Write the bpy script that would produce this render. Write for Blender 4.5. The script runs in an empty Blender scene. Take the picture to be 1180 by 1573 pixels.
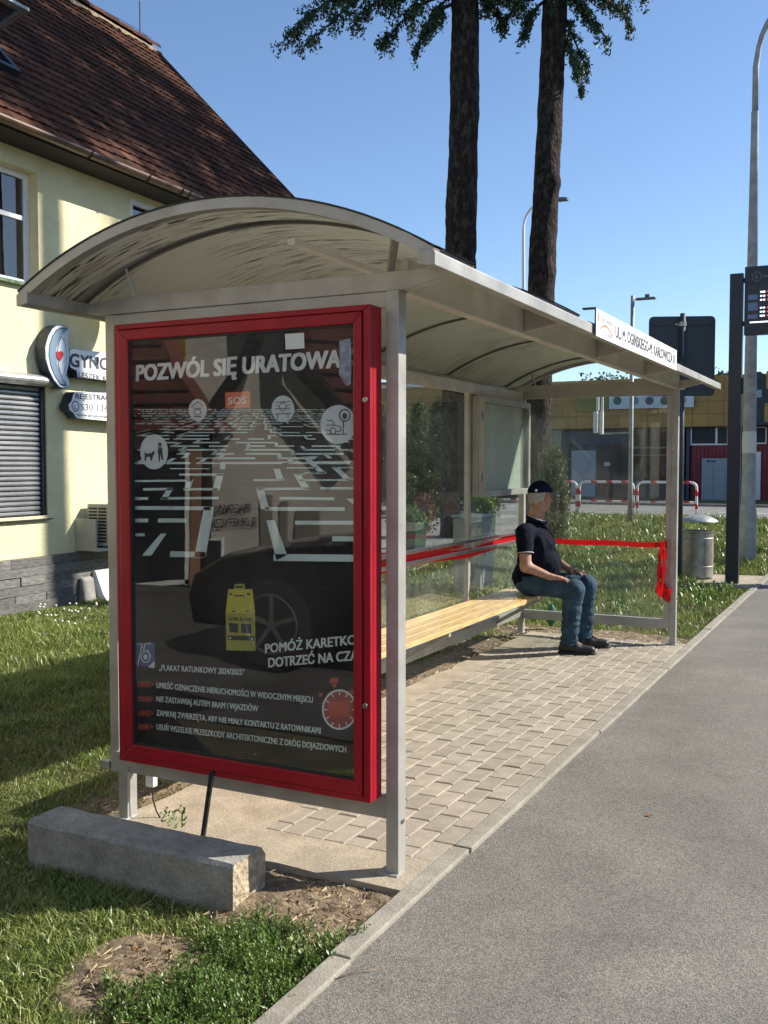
import bpy, bmesh, math, random
import numpy as np
from mathutils import Vector, Matrix, noise as mnoise
random.seed(7); RS = np.random.RandomState(11)
sc = bpy.context.scene; COL = sc.collection
PI = math.pi; R = math.radians

# ---------------------------------------------------------------- camera
FPX, CXP, CYP, HZ = 1535.0, 590.0, 786.5, 713.0      # measured on the 1180x1573 photograph
YAW = math.atan(780/FPX); PITCH = math.atan((CYP-HZ)/FPX)
CAM = Vector((1.66, -3.36, 1.55))
fw = Vector((-math.sin(YAW)*math.cos(PITCH), math.cos(YAW)*math.cos(PITCH), -math.sin(PITCH)))
rt = Vector((math.cos(YAW), math.sin(YAW), 0)); upv = rt.cross(fw)
cd = bpy.data.cameras.new('camera'); cam = bpy.data.objects.new('camera', cd); COL.objects.link(cam)
cd.sensor_fit = 'HORIZONTAL'; cd.sensor_width = 36; cd.lens = 36*FPX/1180
cd.clip_start = 0.05; cd.clip_end = 2000
cam.matrix_world = Matrix((( rt.x, upv.x, -fw.x, CAM.x), (rt.y, upv.y, -fw.y, CAM.y), (rt.z, upv.z, -fw.z, CAM.z), (0,0,0,1)))
sc.camera = cam
# ---------------------------------------------------------------- sky, sun, exposure
SUN_AZ = math.atan2(1, 0.75); SUN_EL = R(34.5)
w = bpy.data.worlds.new('World'); sc.world = w; w.use_nodes = True
nt = w.node_tree; bg = nt.nodes['Background']
sky = nt.nodes.new('ShaderNodeTexSky'); sky.sky_type = 'NISHITA'; sky.sun_disc = False
sky.sun_elevation = SUN_EL; sky.sun_rotation = SUN_AZ; sky.air_density = 0.88; sky.dust_density = 0.25; sky.ozone_density = 3.6
nt.links.new(sky.outputs[0], bg.inputs[0]); bg.inputs[1].default_value = 0.109
sd = bpy.data.lights.new('sun', 'SUN'); sd.energy = 5.0; sd.angle = R(0.53); sd.color = (1.0, 0.93, 0.82)
sun = bpy.data.objects.new('sun', sd); COL.objects.link(sun)
sdir = Vector((math.sin(SUN_AZ)*math.cos(SUN_EL), math.cos(SUN_AZ)*math.cos(SUN_EL), math.sin(SUN_EL)))
sun.rotation_euler = sdir.to_track_quat('Z', 'Y').to_euler(); sun.location = (20, 20, 30)
sc.view_settings.view_transform = 'Standard'; sc.view_settings.look = 'None'
sc.view_settings.exposure = 0.8; sc.view_settings.gamma = 1; sc.view_settings.use_curve_mapping = False

# ---------------------------------------------------------------- measuring: a pixel of the photo becomes a point of the place
def ray(x, y): return (fw*FPX + rt*(x-CXP) - upv*(y-CYP)).normalized()
def gp(x, y, z=0.0):
    d = ray(x, y); return CAM + d*((z-CAM.z)/d.z)
def onY(x, y, Y): d = ray(x, y); return CAM + d*((Y-CAM.y)/d.y)
def onX(x, y, X): d = ray(x, y); return CAM + d*((X-CAM.x)/d.x)
def atD(x, y, D): d = ray(x, y); return CAM + d*(D/d.dot(fw))

# ---------------------------------------------------------------- materials
def _n(nt, t, **k):
    n = nt.nodes.new(t)
    for a, b in k.items(): setattr(n, a, b)
    return n
def mat(name, col, rough=0.6, metal=0.0, var=0.12, vs=3.0, bump=0.0, bs=60.0, col2=None, dirt=0.0, dcol=(0.05,0.045,0.04), ds=2.0,
        dlo=0.5, dhi=0.7, piece=0.0, spec=0.5, emit=None, estr=0.0, alpha=1.0, coat=0.0, trans=0.0, stretch=(1,1,1), rvar=0.1, cells=0.0):
    m = bpy.data.materials.new(name); m.use_nodes = True; nt = m.node_tree; L = nt.links
    b = nt.nodes['Principled BSDF']; g = _n(nt, 'ShaderNodeNewGeometry')
    mp = _n(nt, 'ShaderNodeMapping'); L.new(g.outputs['Position'], mp.inputs[0]); mp.inputs['Scale'].default_value = stretch
    n1 = _n(nt, 'ShaderNodeTexNoise'); n1.inputs['Scale'].default_value = vs; n1.inputs['Detail'].default_value = 6
    L.new(mp.outputs[0], n1.inputs['Vector'])
    r1 = _n(nt, 'ShaderNodeMapRange'); L.new(n1.outputs[0], r1.inputs[0])
    r1.inputs[1].default_value = 0.3; r1.inputs[2].default_value = 0.7
    c2 = col2 if col2 else tuple(max(0, c*(1-2*var)) for c in col)
    c1 = col if col2 else tuple(min(1, c*(1+var)) for c in col)
    mx = _n(nt, 'ShaderNodeMix', data_type='RGBA'); L.new(r1.outputs[0], mx.inputs[0])
    mx.inputs[6].default_value = (*c2, 1); mx.inputs[7].default_value = (*c1, 1); out = mx.outputs[2]
    if piece > 0:
        oi = _n(nt, 'ShaderNodeObjectInfo'); rr = _n(nt, 'ShaderNodeMapRange'); L.new(oi.outputs['Random'], rr.inputs[0])
        rr.inputs[3].default_value = 1-piece; rr.inputs[4].default_value = 1+piece
        hs = _n(nt, 'ShaderNodeHueSaturation'); L.new(rr.outputs[0], hs.inputs['Value']); L.new(out, hs.inputs['Color']); out = hs.outputs[0]
    if dirt > 0:
        n2 = _n(nt, 'ShaderNodeTexNoise'); n2.inputs['Scale'].default_value = ds; n2.inputs['Detail'].default_value = 9; n2.inputs['Roughness'].default_value = 0.65
        L.new(mp.outputs[0], n2.inputs['Vector'])
        r2 = _n(nt, 'ShaderNodeMapRange'); L.new(n2.outputs[0], r2.inputs[0]); r2.inputs[1].default_value = dlo; r2.inputs[2].default_value = dhi; r2.inputs[4].default_value = dirt
        m2 = _n(nt, 'ShaderNodeMix', data_type='RGBA'); L.new(r2.outputs[0], m2.inputs[0]); L.new(out, m2.inputs[6]); m2.inputs[7].default_value = (*dcol, 1); out = m2.outputs[2]
    if cells > 0:
        vo = _n(nt, 'ShaderNodeTexVoronoi'); vo.inputs['Scale'].default_value = bs; L.new(g.outputs['Position'], vo.inputs['Vector'])
        h2 = _n(nt, 'ShaderNodeSeparateColor'); L.new(vo.outputs['Color'], h2.inputs[0])
        r3 = _n(nt, 'ShaderNodeMapRange'); L.new(h2.outputs[0], r3.inputs[0]); r3.inputs[3].default_value = 1-cells; r3.inputs[4].default_value = 1+cells
        h3 = _n(nt, 'ShaderNodeHueSaturation'); L.new(r3.outputs[0], h3.inputs['Value']); L.new(out, h3.inputs['Color']); out = h3.outputs[0]
    L.new(out, b.inputs['Base Color'])
    b.inputs['Metallic'].default_value = metal; b.inputs['Specular IOR Level'].default_value = spec
    rn = _n(nt, 'ShaderNodeMapRange'); L.new(n1.outputs[0], rn.inputs[0]); rn.inputs[3].default_value = max(0.02, rough-rvar); rn.inputs[4].default_value = min(1, rough+rvar)
    L.new(rn.outputs[0], b.inputs['Roughness'])
    if bump > 0:
        n3 = _n(nt, 'ShaderNodeTexNoise'); n3.inputs['Scale'].default_value = bs; n3.inputs['Detail'].default_value = 5
        L.new(mp.outputs[0], n3.inputs['Vector'])
        bp = _n(nt, 'ShaderNodeBump'); bp.inputs['Strength'].default_value = 1; bp.inputs['Distance'].default_value = bump
        L.new(n3.outputs[0], bp.inputs['Height']); L.new(bp.outputs[0], b.inputs['Normal'])
    if emit: b.inputs['Emission Color'].default_value = (*emit, 1); b.inputs['Emission Strength'].default_value = estr
    if coat: b.inputs['Coat Weight'].default_value = coat
    if trans > 0:      # thin translucent sheet
        tr = _n(nt, 'ShaderNodeBsdfTranslucent'); L.new(out, tr.inputs[0]); ms = _n(nt, 'ShaderNodeMixShader'); ms.inputs[0].default_value = trans
        L.new(b.outputs[0], ms.inputs[1]); L.new(tr.outputs[0], ms.inputs[2]); L.new(ms.outputs[0], nt.nodes['Material Output'].inputs[0])
    return m
def glass_mat(name, tint=(0.93,0.96,0.94), ior=1.5, haze=0.04, rough=0.0, hazecol=(0.6,0.6,0.58), refl=1.0, warp=0.0):
    m = bpy.data.materials.new(name); m.use_nodes = True; nt = m.node_tree; L = nt.links
    for n in list(nt.nodes):
        if n.type == 'BSDF_PRINCIPLED': nt.nodes.remove(n)
    t = _n(nt, 'ShaderNodeBsdfTransparent'); t.inputs[0].default_value = (*tint, 1)
    d = _n(nt, 'ShaderNodeBsdfDiffuse'); d.inputs[0].default_value = (*hazecol, 1)
    g = _n(nt, 'ShaderNodeBsdfGlossy'); g.inputs['Roughness'].default_value = rough
    f = _n(nt, 'ShaderNodeFresnel'); geo = _n(nt, 'ShaderNodeNewGeometry')
    ir = _n(nt, 'ShaderNodeMapRange'); L.new(geo.outputs['Backfacing'], ir.inputs[0]); ir.inputs[3].default_value = ior; ir.inputs[4].default_value = 1/ior; L.new(ir.outputs[0], f.inputs[0])     # thin pane: both faces reflect alike
    nz = _n(nt, 'ShaderNodeTexNoise'); nz.inputs['Scale'].default_value = 3; nz.inputs['Detail'].default_value = 8; L.new(geo.outputs['Position'], nz.inputs['Vector'])
    mr = _n(nt, 'ShaderNodeMapRange'); L.new(nz.outputs[0], mr.inputs[0]); mr.inputs[1].default_value = 0.35; mr.inputs[2].default_value = 0.75; mr.inputs[3].default_value = haze*0.4; mr.inputs[4].default_value = haze*1.8
    a = _n(nt, 'ShaderNodeMixShader'); L.new(mr.outputs[0], a.inputs[0]); L.new(t.outputs[0], a.inputs[1]); L.new(d.outputs[0], a.inputs[2])
    mu = _n(nt, 'ShaderNodeMath', operation='MULTIPLY', use_clamp=True); L.new(f.outputs[0], mu.inputs[0]); mu.inputs[1].default_value = refl
    b = _n(nt, 'ShaderNodeMixShader'); L.new(mu.outputs[0], b.inputs[0]); L.new(a.outputs[0], b.inputs[1]); L.new(g.outputs[0], b.inputs[2])
    if warp > 0:
        n2 = _n(nt, 'ShaderNodeTexNoise'); n2.inputs['Scale'].default_value = 2.2; L.new(geo.outputs['Position'], n2.inputs['Vector'])
        bp = _n(nt, 'ShaderNodeBump'); bp.inputs['Strength'].default_value = 1; bp.inputs['Distance'].default_value = warp
        L.new(n2.outputs[0], bp.inputs['Height']); L.new(bp.outputs[0], g.inputs['Normal'])
    L.new(b.outputs[0], nt.nodes['Material Output'].inputs[0]); return m

M = {}
M['alu'] = mat('grey_coated_aluminium', (0.40,0.395,0.37), 0.42, 0.25, var=0.08, vs=5, bump=0.0004, bs=160, dirt=0.5, dcol=(0.17,0.155,0.12), ds=4.5, dlo=0.48, dhi=0.74)
M['alu_lit'] = mat('aluminium_lit_through_roof', (0.58,0.56,0.49), 0.4, 0.15, var=0.1, vs=5, dirt=0.3, dcol=(0.3,0.27,0.2), ds=4, dlo=0.5, dhi=0.75)  # beam metal made paler: light coming through the roof is in the colour
M['alu_dark'] = mat('dark_grey_metal', (0.16,0.16,0.155), 0.5, 0.3, var=0.1)
M['steel'] = mat('brushed_steel', (0.55,0.54,0.52), 0.3, 0.9, var=0.08, stretch=(1,1,8), bump=0.0003, bs=90)
M['galv'] = mat('galvanised_steel', (0.42,0.43,0.42), 0.45, 0.55, var=0.18, vs=9, dirt=0.3, dcol=(0.2,0.19,0.17), ds=5)
M['galv_matt'] = mat('weathered_galvanised_steel', (0.36,0.37,0.36), 0.6, 0.2, var=0.15, vs=7, dirt=0.35, dcol=(0.2,0.19,0.16), ds=4)
M['red'] = mat('red_painted_metal', (0.33,0.005,0.018), 0.42, 0.0, var=0.08, vs=6, dirt=0.3, dcol=(0.16,0.01,0.014), ds=5, coat=0.1, spec=0.3)
M['red_dark'] = mat('dark_red_rubbed_metal', (0.2,0.006,0.01), 0.45, var=0.1)
M['black'] = mat('black_plastic', (0.012,0.012,0.014), 0.45, var=0.1)
M['screw'] = mat('screw_steel', (0.3,0.3,0.3), 0.35, 0.8)
M['rubber'] = mat('black_rubber', (0.02,0.02,0.02), 0.7)
M['pane'] = glass_mat('clear_shelter_glass', haze=0.05)
M['pane_case'] = glass_mat('case_glass', tint=(0.96,0.97,0.97), haze=0.022, hazecol=(0.5,0.5,0.48), ior=1.6, refl=1.35, warp=0.0006)
M['asphalt'] = mat('grey_footway_asphalt', (0.195,0.182,0.160), 0.9, var=0.1, vs=1.3, bump=0.005, bs=190, dirt=0.65, dcol=(0.118,0.110,0.096), ds=1.7, dlo=0.42, dhi=0.72, cells=0.4, spec=0.3)
M['road'] = mat('road_asphalt', (0.19,0.185,0.175), 0.85, var=0.1, vs=0.6, bump=0.003, bs=90, dirt=0.3, dcol=(0.09,0.09,0.09), ds=0.4)
M['kerb'] = mat('kerb_concrete', (0.29,0.265,0.22), 0.9, var=0.12, vs=6, bump=0.003, bs=120, dirt=0.5, dcol=(0.15,0.135,0.10), ds=4, piece=0.08, cells=0.12)
M['paver'] = mat('concrete_paver', (0.318,0.280,0.222), 0.9, var=0.08, vs=12, bump=0.002, bs=150, dirt=0.4, dcol=(0.2,0.175,0.13), ds=5, dlo=0.5, dhi=0.72, piece=0.13, cells=0.08)
M['slab'] = mat('poured_concrete_slab', (0.36,0.305,0.228), 0.92, var=0.12, vs=5, bump=0.004, bs=70, dirt=0.5, dcol=(0.2,0.17,0.12), ds=6, dlo=0.5, dhi=0.7, cells=0.08)
M['sand'] = mat('joint_sand', (0.28,0.235,0.165), 0.95, var=0.2, vs=30, bump=0.003, bs=200)
M['soil'] = mat('dry_brown_soil', (0.205,0.152,0.096), 0.95, var=0.25, vs=14, bump=0.008, bs=80, dirt=0.6, dcol=(0.075,0.052,0.032), ds=16, cells=0.3)
M['turf'] = mat('turf_soil', (0.075,0.066,0.032), 0.95, var=0.3, vs=5, bump=0.01, bs=30, dirt=0.6, dcol=(0.07,0.055,0.03), ds=1.3)
M['far_turf'] = mat('far_mown_grass', (0.12,0.15,0.035), 0.95, var=0.3, vs=2, bump=0.03, bs=12)
M['block'] = mat('old_kerb_block_concrete', (0.29,0.285,0.265), 0.92, var=0.14, vs=9, bump=0.005, bs=90, dirt=0.45, dcol=(0.13,0.125,0.11), ds=6, cells=0.15)
M['block_end'] = mat('broken_concrete_face', (0.42,0.34,0.23), 0.95, var=0.2, vs=25, bump=0.02, bs=45, cells=0.2)
M['pine'] = mat('pine_plank', (0.60,0.42,0.19), 0.5, var=0.16, vs=9, stretch=(6,0.7,6), bump=0.0008, bs=30, dirt=0.4, dcol=(0.40,0.22,0.07), ds=7, dlo=0.5, dhi=0.72, piece=0.07, coat=0.15)
M['tape'] = mat('red_barrier_tape', (0.72,0.008,0.012), 0.35, var=0.05, trans=0.35)
M['paper'] = mat('white_paper', (0.62,0.64,0.60), 0.7, var=0.04, vs=4)
M['white'] = mat('white_painted_metal', (0.78,0.78,0.76), 0.45, var=0.04)
M['white_pvc'] = mat('white_window_frame', (0.74,0.75,0.76), 0.35, var=0.03)
M['wall'] = mat('pale_yellow_render', (0.71,0.65,0.40), 0.92, var=0.05, vs=2.2, bump=0.008, bs=45, dirt=0.3, dcol=(0.50,0.47,0.28), ds=16, dlo=0.42, dhi=0.72)
M['plinth'] = mat('grey_split_slate', (0.17,0.165,0.155), 0.85, var=0.25, vs=12, stretch=(1,1,5), bump=0.008, bs=25, piece=0.25)
M['gutter'] = mat('brown_metal_gutter', (0.12,0.08,0.06), 0.4, 0.4, var=0.12, vs=6)
M['soffit'] = mat('dark_soffit_board', (0.02,0.017,0.015), 0.8)
M['tile'] = mat('weathered_roof_tile', (0.100,0.044,0.029), 0.95, spec=0.12, var=0.3, vs=2.5, bump=0.003, bs=70, dirt=0.6, dcol=(0.032,0.021,0.018), ds=2.2, dlo=0.42, dhi=0.62, piece=0.32)
M['mortar'] = mat('ridge_mortar', (0.27,0.2,0.13), 0.95, var=0.3, vs=14, bump=0.01, bs=60)
M['shutter'] = mat('roller_shutter_slat', (0.32,0.33,0.34), 0.3, 0.6, var=0.04)
M['anthracite'] = mat('anthracite_metal', (0.018,0.024,0.034), 0.4, 0.1, var=0.1)
M['sign_white'] = mat('sign_face_white', (0.78,0.79,0.80), 0.35, var=0.02)
M['sign_lblue'] = mat('sign_face_pale_blue', (0.55,0.62,0.70), 0.4, var=0.02)
M['sign_blue'] = mat('sign_steel_blue', (0.16,0.24,0.32), 0.4, var=0.03)
M['navy'] = mat('navy_print', (0.02,0.03,0.05), 0.5, var=0.02)
M['heart'] = mat('heart_red', (0.42,0.02,0.03), 0.4, var=0.02)
M['grey_plastic'] = mat('grey_unit_casing', (0.42,0.42,0.37), 0.5, var=0.05, dirt=0.2, ds=5, dcol=(0.25,0.24,0.2))
M['sill'] = mat('green_glazed_sill', (0.10,0.16,0.09), 0.35, var=0.3, vs=20)
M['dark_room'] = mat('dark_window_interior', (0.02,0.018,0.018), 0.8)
M['curtain'] = mat('striped_curtain', (0.30,0.27,0.25), 0.9, var=0.2, vs=8)
M['curtain_d'] = mat('brown_curtain', (0.06,0.035,0.03), 0.9, var=0.3, vs=8)
M['house_glass'] = glass_mat('house_window_glass', tint=(0.55,0.58,0.6), ior=1.6, haze=0.01, refl=1.6)
M['bark'] = mat('conifer_bark', (0.034,0.026,0.022), 0.97, spec=0.2, var=0.4, vs=15, stretch=(1,1,0.5), bump=0.10, bs=24, dirt=0.55, dcol=(0.115,0.092,0.075), ds=9, dlo=0.5, dhi=0.62)
M['cut_wood'] = mat('scarred_wood', (0.3,0.19,0.11), 0.9, var=0.3, vs=20)
M['dpanel'] = mat('dark_display_housing', (0.012,0.02,0.034), 0.35, 0.1, var=0.05)
M['sign_back'] = mat('grey_sign_back', (0.030,0.042,0.056), 0.55, 0.0, var=0.06)
M['cabinet'] = mat('grey_cabinet_plastic', (0.34,0.35,0.33), 0.55, var=0.05, dirt=0.3, dcol=(0.2,0.2,0.17), ds=4)
M['ochre'] = mat('ochre_cladding', (0.40,0.225,0.055), 0.55, 0.0, var=0.08, vs=1, piece=0.12, dirt=0.2, dcol=(0.22,0.13,0.04), ds=1)
M['bred'] = mat('dark_red_cladding', (0.23,0.028,0.038), 0.6, var=0.1)
M['bblue'] = mat('blue_painted_frame', (0.022,0.045,0.09), 0.5, var=0.1)
M['bdark'] = mat('dark_shop_interior', (0.018,0.022,0.028), 0.6, var=0.4, vs=1.5)
M['shop_glass'] = glass_mat('shop_glass', tint=(0.5,0.55,0.57), ior=1.5, haze=0.03)
M['frost'] = mat('frosted_panel', (0.30,0.37,0.42), 0.5, var=0.1, vs=1.5)
M['bwall'] = mat('charcoal_wall', (0.05,0.055,0.065), 0.8, var=0.1)
M['locker'] = mat('grey_blue_locker', (0.28,0.32,0.37), 0.5, var=0.04)
M['rail_white'] = mat('white_railing_paint', (0.78,0.77,0.75), 0.4, var=0.05)
M['rail_red'] = mat('red_railing_paint', (0.5,0.015,0.02), 0.4, var=0.05)
M['marking'] = mat('road_marking_paint', (0.72,0.72,0.70), 0.7, var=0.1)
M['dirtcan'] = mat('stained_galvanised_bin', (0.33,0.33,0.31), 0.45, 0.45, var=0.2, vs=6, dirt=0.6, dcol=(0.16,0.15,0.12), ds=5, dlo=0.42, dhi=0.65)
M['stone'] = mat('white_stone_slab', (0.62,0.66,0.68), 0.7, var=0.1, vs=6)
M['skin'] = mat('skin', (0.40,0.215,0.15), 0.6, var=0.14, vs=30, bump=0.0005, bs=200)
M['polo'] = mat('navy_cotton_polo', (0.006,0.008,0.018), 0.95, spec=0.12, var=0.15, vs=20, bump=0.001, bs=300)
M['jeans'] = mat('blue_denim', (0.038,0.072,0.108), 0.95, spec=0.2, var=0.22, vs=9, bump=0.0015, bs=350, dirt=0.35, dcol=(0.075,0.125,0.165), ds=6)
M['cap'] = mat('navy_cap_cloth', (0.008,0.011,0.030), 0.95, spec=0.15, var=0.1)
M['hair'] = mat('short_white_hair', (0.42,0.39,0.35), 0.8, var=0.2, vs=80, bump=0.003, bs=220)
M['shoe'] = mat('black_shoe', (0.008,0.008,0.009), 0.5, var=0.1)
M['eye'] = mat('eye', (0.1,0.08,0.07), 0.2)

def leafmat(name, c1, c2, trans=0.35, rough=0.55, vs=2.0):
    m = bpy.data.materials.new(name); m.use_nodes = True; nt = m.node_tree; L = nt.links; b = nt.nodes['Principled BSDF']
    at = _n(nt, 'ShaderNodeAttribute', attribute_name='rnd'); g = _n(nt, 'ShaderNodeNewGeometry')
    nz = _n(nt, 'ShaderNodeTexNoise'); nz.inputs['Scale'].default_value = vs; L.new(g.outputs['Position'], nz.inputs['Vector'])
    ad = _n(nt, 'ShaderNodeMath', operation='ADD'); L.new(at.outputs['Fac'], ad.inputs[0]); L.new(nz.outputs[0], ad.inputs[1])
    mr = _n(nt, 'ShaderNodeMapRange'); L.new(ad.outputs[0], mr.inputs[0]); mr.inputs[1].default_value = 0.4; mr.inputs[2].default_value = 1.4
    mx = _n(nt, 'ShaderNodeMix', data_type='RGBA'); L.new(mr.outputs[0], mx.inputs[0]); mx.inputs[6].default_value = (*c1, 1); mx.inputs[7].default_value = (*c2, 1)
    L.new(mx.outputs[2], b.inputs['Base Color']); b.inputs['Roughness'].default_value = rough; b.inputs['Specular IOR Level'].default_value = 0.4
    tr = _n(nt, 'ShaderNodeBsdfTranslucent'); L.new(mx.outputs[2], tr.inputs[0]); ms = _n(nt, 'ShaderNodeMixShader'); ms.inputs[0].default_value = trans
    L.new(b.outputs[0], ms.inputs[1]); L.new(tr.outputs[0], ms.inputs[2]); L.new(ms.outputs[0], nt.nodes['Material Output'].inputs[0]); return m
M['grass'] = leafmat('grass_blades', (0.032,0.076,0.009), (0.32,0.37,0.105), trans=0.25, vs=2.2, rough=0.34)
M['straw'] = leafmat('dry_straw', (0.14,0.095,0.05), (0.50,0.38,0.22), trans=0.1)
M['weed'] = leafmat('weed_leaves', (0.030,0.080,0.010), (0.17,0.26,0.05), trans=0.3, rough=0.42, vs=7.0)
M['weed2'] = leafmat('paler_weed_leaves', (0.06,0.11,0.02), (0.22,0.27,0.08), trans=0.25, rough=0.4, vs=5.0)
M['needle'] = leafmat('conifer_needles', (0.010,0.028,0.014), (0.045,0.085,0.042), trans=0.15, vs=1.0)
M['hedge'] = leafmat('thuja_foliage', (0.022,0.05,0.014), (0.075,0.12,0.03), trans=0.2, vs=1.0)
M['shrub'] = leafmat('shrub_foliage', (0.035,0.06,0.015), (0.12,0.145,0.05), trans=0.3, vs=3.0)
M['redleaf'] = leafmat('reddish_leaves', (0.1,0.035,0.02), (0.22,0.10,0.06), trans=0.3, vs=3.0)
M['deadleaf'] = leafmat('fallen_leaf', (0.25,0.12,0.04), (0.45,0.22,0.08), trans=0.2)
M['bloom'] = mat('white_clover_flower', (0.7,0.68,0.62), 0.8)

# ---------------------------------------------------------------- objects
def tag(o, label=None, cat=None, group=None, kind=None):
    if label: o['label'] = label
    if cat: o['category'] = cat
    if group: o['group'] = group
    if kind: o['kind'] = kind
    return o
def empty(name, loc, label=None, cat=None, group=None):
    o = bpy.data.objects.new(name, None); COL.objects.link(o); o.location = loc; o.empty_display_size = 0.1
    return tag(o, label, cat, group)
def root_of(o):
    v = Vector((0,0,0))
    while o is not None: v += Vector(o.location); o = o.parent
    return v
class MB:
    """collects shapes given in world coordinates; build() links them as ONE mesh object"""
    def __init__(s, tf=None): s.v = []; s.f = []; s.m = []; s.tf = tf; s.cur = 0
    def add(s, vs, fs):
        o = len(s.v); s.v += [tuple(s.tf(*p)) if s.tf else tuple(p) for p in vs]
        s.f += [tuple(i+o for i in f) for f in fs]; s.m += [s.cur]*len(fs); return s
    def box(s, x0, x1, y0, y1, z0, z1):
        vs = [(x,y,z) for x in (x0,x1) for y in (y0,y1) for z in (z0,z1)]
        return s.add(vs, [(0,1,3,2),(4,6,7,5),(0,4,5,1),(2,3,7,6),(0,2,6,4),(1,5,7,3)])
    def bar(s, p, q, wd, ht, up=(0,0,1)):
        p, q = Vector(p), Vector(q); d = (q-p).normalized(); u = Vector(up); a = d.cross(u)
        if a.length < 1e-4: a = d.cross(Vector((1,0,0)))
        a.normalize(); b = a.cross(d)
        vs = [e + a*(i*wd/2) + b*(j*ht/2) for e in (p,q) for i,j in ((-1,-1),(1,-1),(1,1),(-1,1))]
        return s.add(vs, [(0,1,2,3),(7,6,5,4),(0,4,5,1),(1,5,6,2),(2,6,7,3),(3,7,4,0)])
    def tube(s, pts, r, n=10, cap=True):
        pts = [Vector(p) for p in pts]; rr = r if isinstance(r,(list,tuple)) else [r]*len(pts)
        o = len(s.v); vs = []; a = None
        for i, p in enumerate(pts):
            d = (pts[min(i+1,len(pts)-1)] - pts[max(i-1,0)]).normalized()
            if a is None: a = d.orthogonal().normalized()
            a = (a - d*a.dot(d)).normalized(); b = d.cross(a)
            vs += [p + (a*math.cos(2*PI*k/n) + b*math.sin(2*PI*k/n))*rr[i] for k in range(n)]
        fs = [(i*n+k, i*n+(k+1)%n, (i+1)*n+(k+1)%n, (i+1)*n+k) for i in range(len(pts)-1) for k in range(n)]
        if cap: fs += [tuple(range(n-1,-1,-1)), tuple((len(pts)-1)*n+k for k in range(n))]
        return s.add(vs, fs)
    def prism(s, poly, axis, a0, a1):
        """poly of 2-D points swept along an axis: x -> (y,z), y -> (x,z), z -> (x,y)"""
        def P(u, v, t): return {'x': (t,u,v), 'y': (u,t,v), 'z': (u,v,t)}[axis]
        n = len(poly); vs = [P(*p, a0) for p in poly] + [P(*p, a1) for p in poly]
        fs = [tuple(range(n)), tuple(range(2*n-1, n-1, -1))] + [(i, i+n, (i+1)%n+n, (i+1)%n) for i in range(n)]
        return s.add(vs, fs)
    def lathe(s, c, prof, n=24):
        c = Vector(c); vs = [(c.x+r*math.cos(2*PI*k/n), c.y+r*math.sin(2*PI*k/n), c.z+z) for r, z in prof for k in range(n)]
        fs = [(i*n+k, i*n+(k+1)%n, (i+1)*n+(k+1)%n, (i+1)*n+k) for i in range(len(prof)-1) for k in range(n)]
        return s.add(vs, fs)
    def build(s, name, m, parent=None, smooth=False, bevel=0, origin=None, keep=False):
        v = np.array([tuple(p) for p in s.v], float)
        if parent is not None: org = root_of(parent); loc = (0,0,0)
        else:
            org = Vector(origin) if origin is not None else Vector((float((v[:,0].min()+v[:,0].max())/2), float((v[:,1].min()+v[:,1].max())/2), float(v[:,2].min())))
            loc = org
        if keep: org = Vector((0,0,0))
        me = bpy.data.meshes.new(name); me.from_pydata([tuple(p) for p in (v - np.array(org))], [], s.f)
        ms = m if isinstance(m, (list,tuple)) else [m]
        for x in ms: me.materials.append(x)
        if len(ms) > 1: me.polygons.foreach_set('material_index', s.m)
        bm = bmesh.new(); bm.from_mesh(me); bmesh.ops.recalc_face_normals(bm, faces=bm.faces); bm.to_mesh(me); bm.free()
        if smooth: me.polygons.foreach_set('use_smooth', [True]*len(me.polygons))
        o = bpy.data.objects.new(name, me); COL.objects.link(o)
        if parent is not None: o.parent = parent
        o.location = loc
        if bevel:
            b = o.modifiers.new('bevel', 'BEVEL'); b.width = bevel; b.segments = 2; b.limit_method = 'ANGLE'; b.angle_limit = R(40)
        return o
def quick(name, m, parent, *a, bevel=0):
    return MB().box(*a).build(name, m, parent, bevel=bevel)
def poly_obj(name, pts, m, parent=None, **k):
    return MB().add(pts, [tuple(range(len(pts)))]).build(name, m, parent, **k)
def copy_tree(o, parent=None):
    c = o.copy(); COL.objects.link(c); c.parent = parent
    for ch in list(o.children): copy_tree(ch, c)
    return c
def soup(name, V, F, m, parent=None, rnd=None, smooth=False, kind=None):
    """fast mesh from numpy arrays; F is (n,3) or (n,4)"""
    me = bpy.data.meshes.new(name); V = np.asarray(V, np.float32); F = np.asarray(F, np.int32)
    if parent is not None: V = V - np.array(root_of(parent), np.float32)
    me.vertices.add(len(V)); me.vertices.foreach_set('co', V.ravel())
    k = F.shape[1]; me.loops.add(F.size); me.loops.foreach_set('vertex_index', F.ravel())
    me.polygons.add(len(F)); me.polygons.foreach_set('loop_start', np.arange(0, F.size, k, dtype=np.int32))
    if smooth: me.polygons.foreach_set('use_smooth', np.ones(len(F), bool))
    me.update(calc_edges=True); me.materials.append(m)
    if rnd is not None:
        a = me.attributes.new('rnd', 'FLOAT', 'POINT'); a.data.foreach_set('value', np.asarray(rnd, np.float32))
    o = bpy.data.objects.new(name, me); COL.objects.link(o)
    if parent is not None: o.parent = parent
    if kind: o['kind'] = kind
    return o
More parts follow.
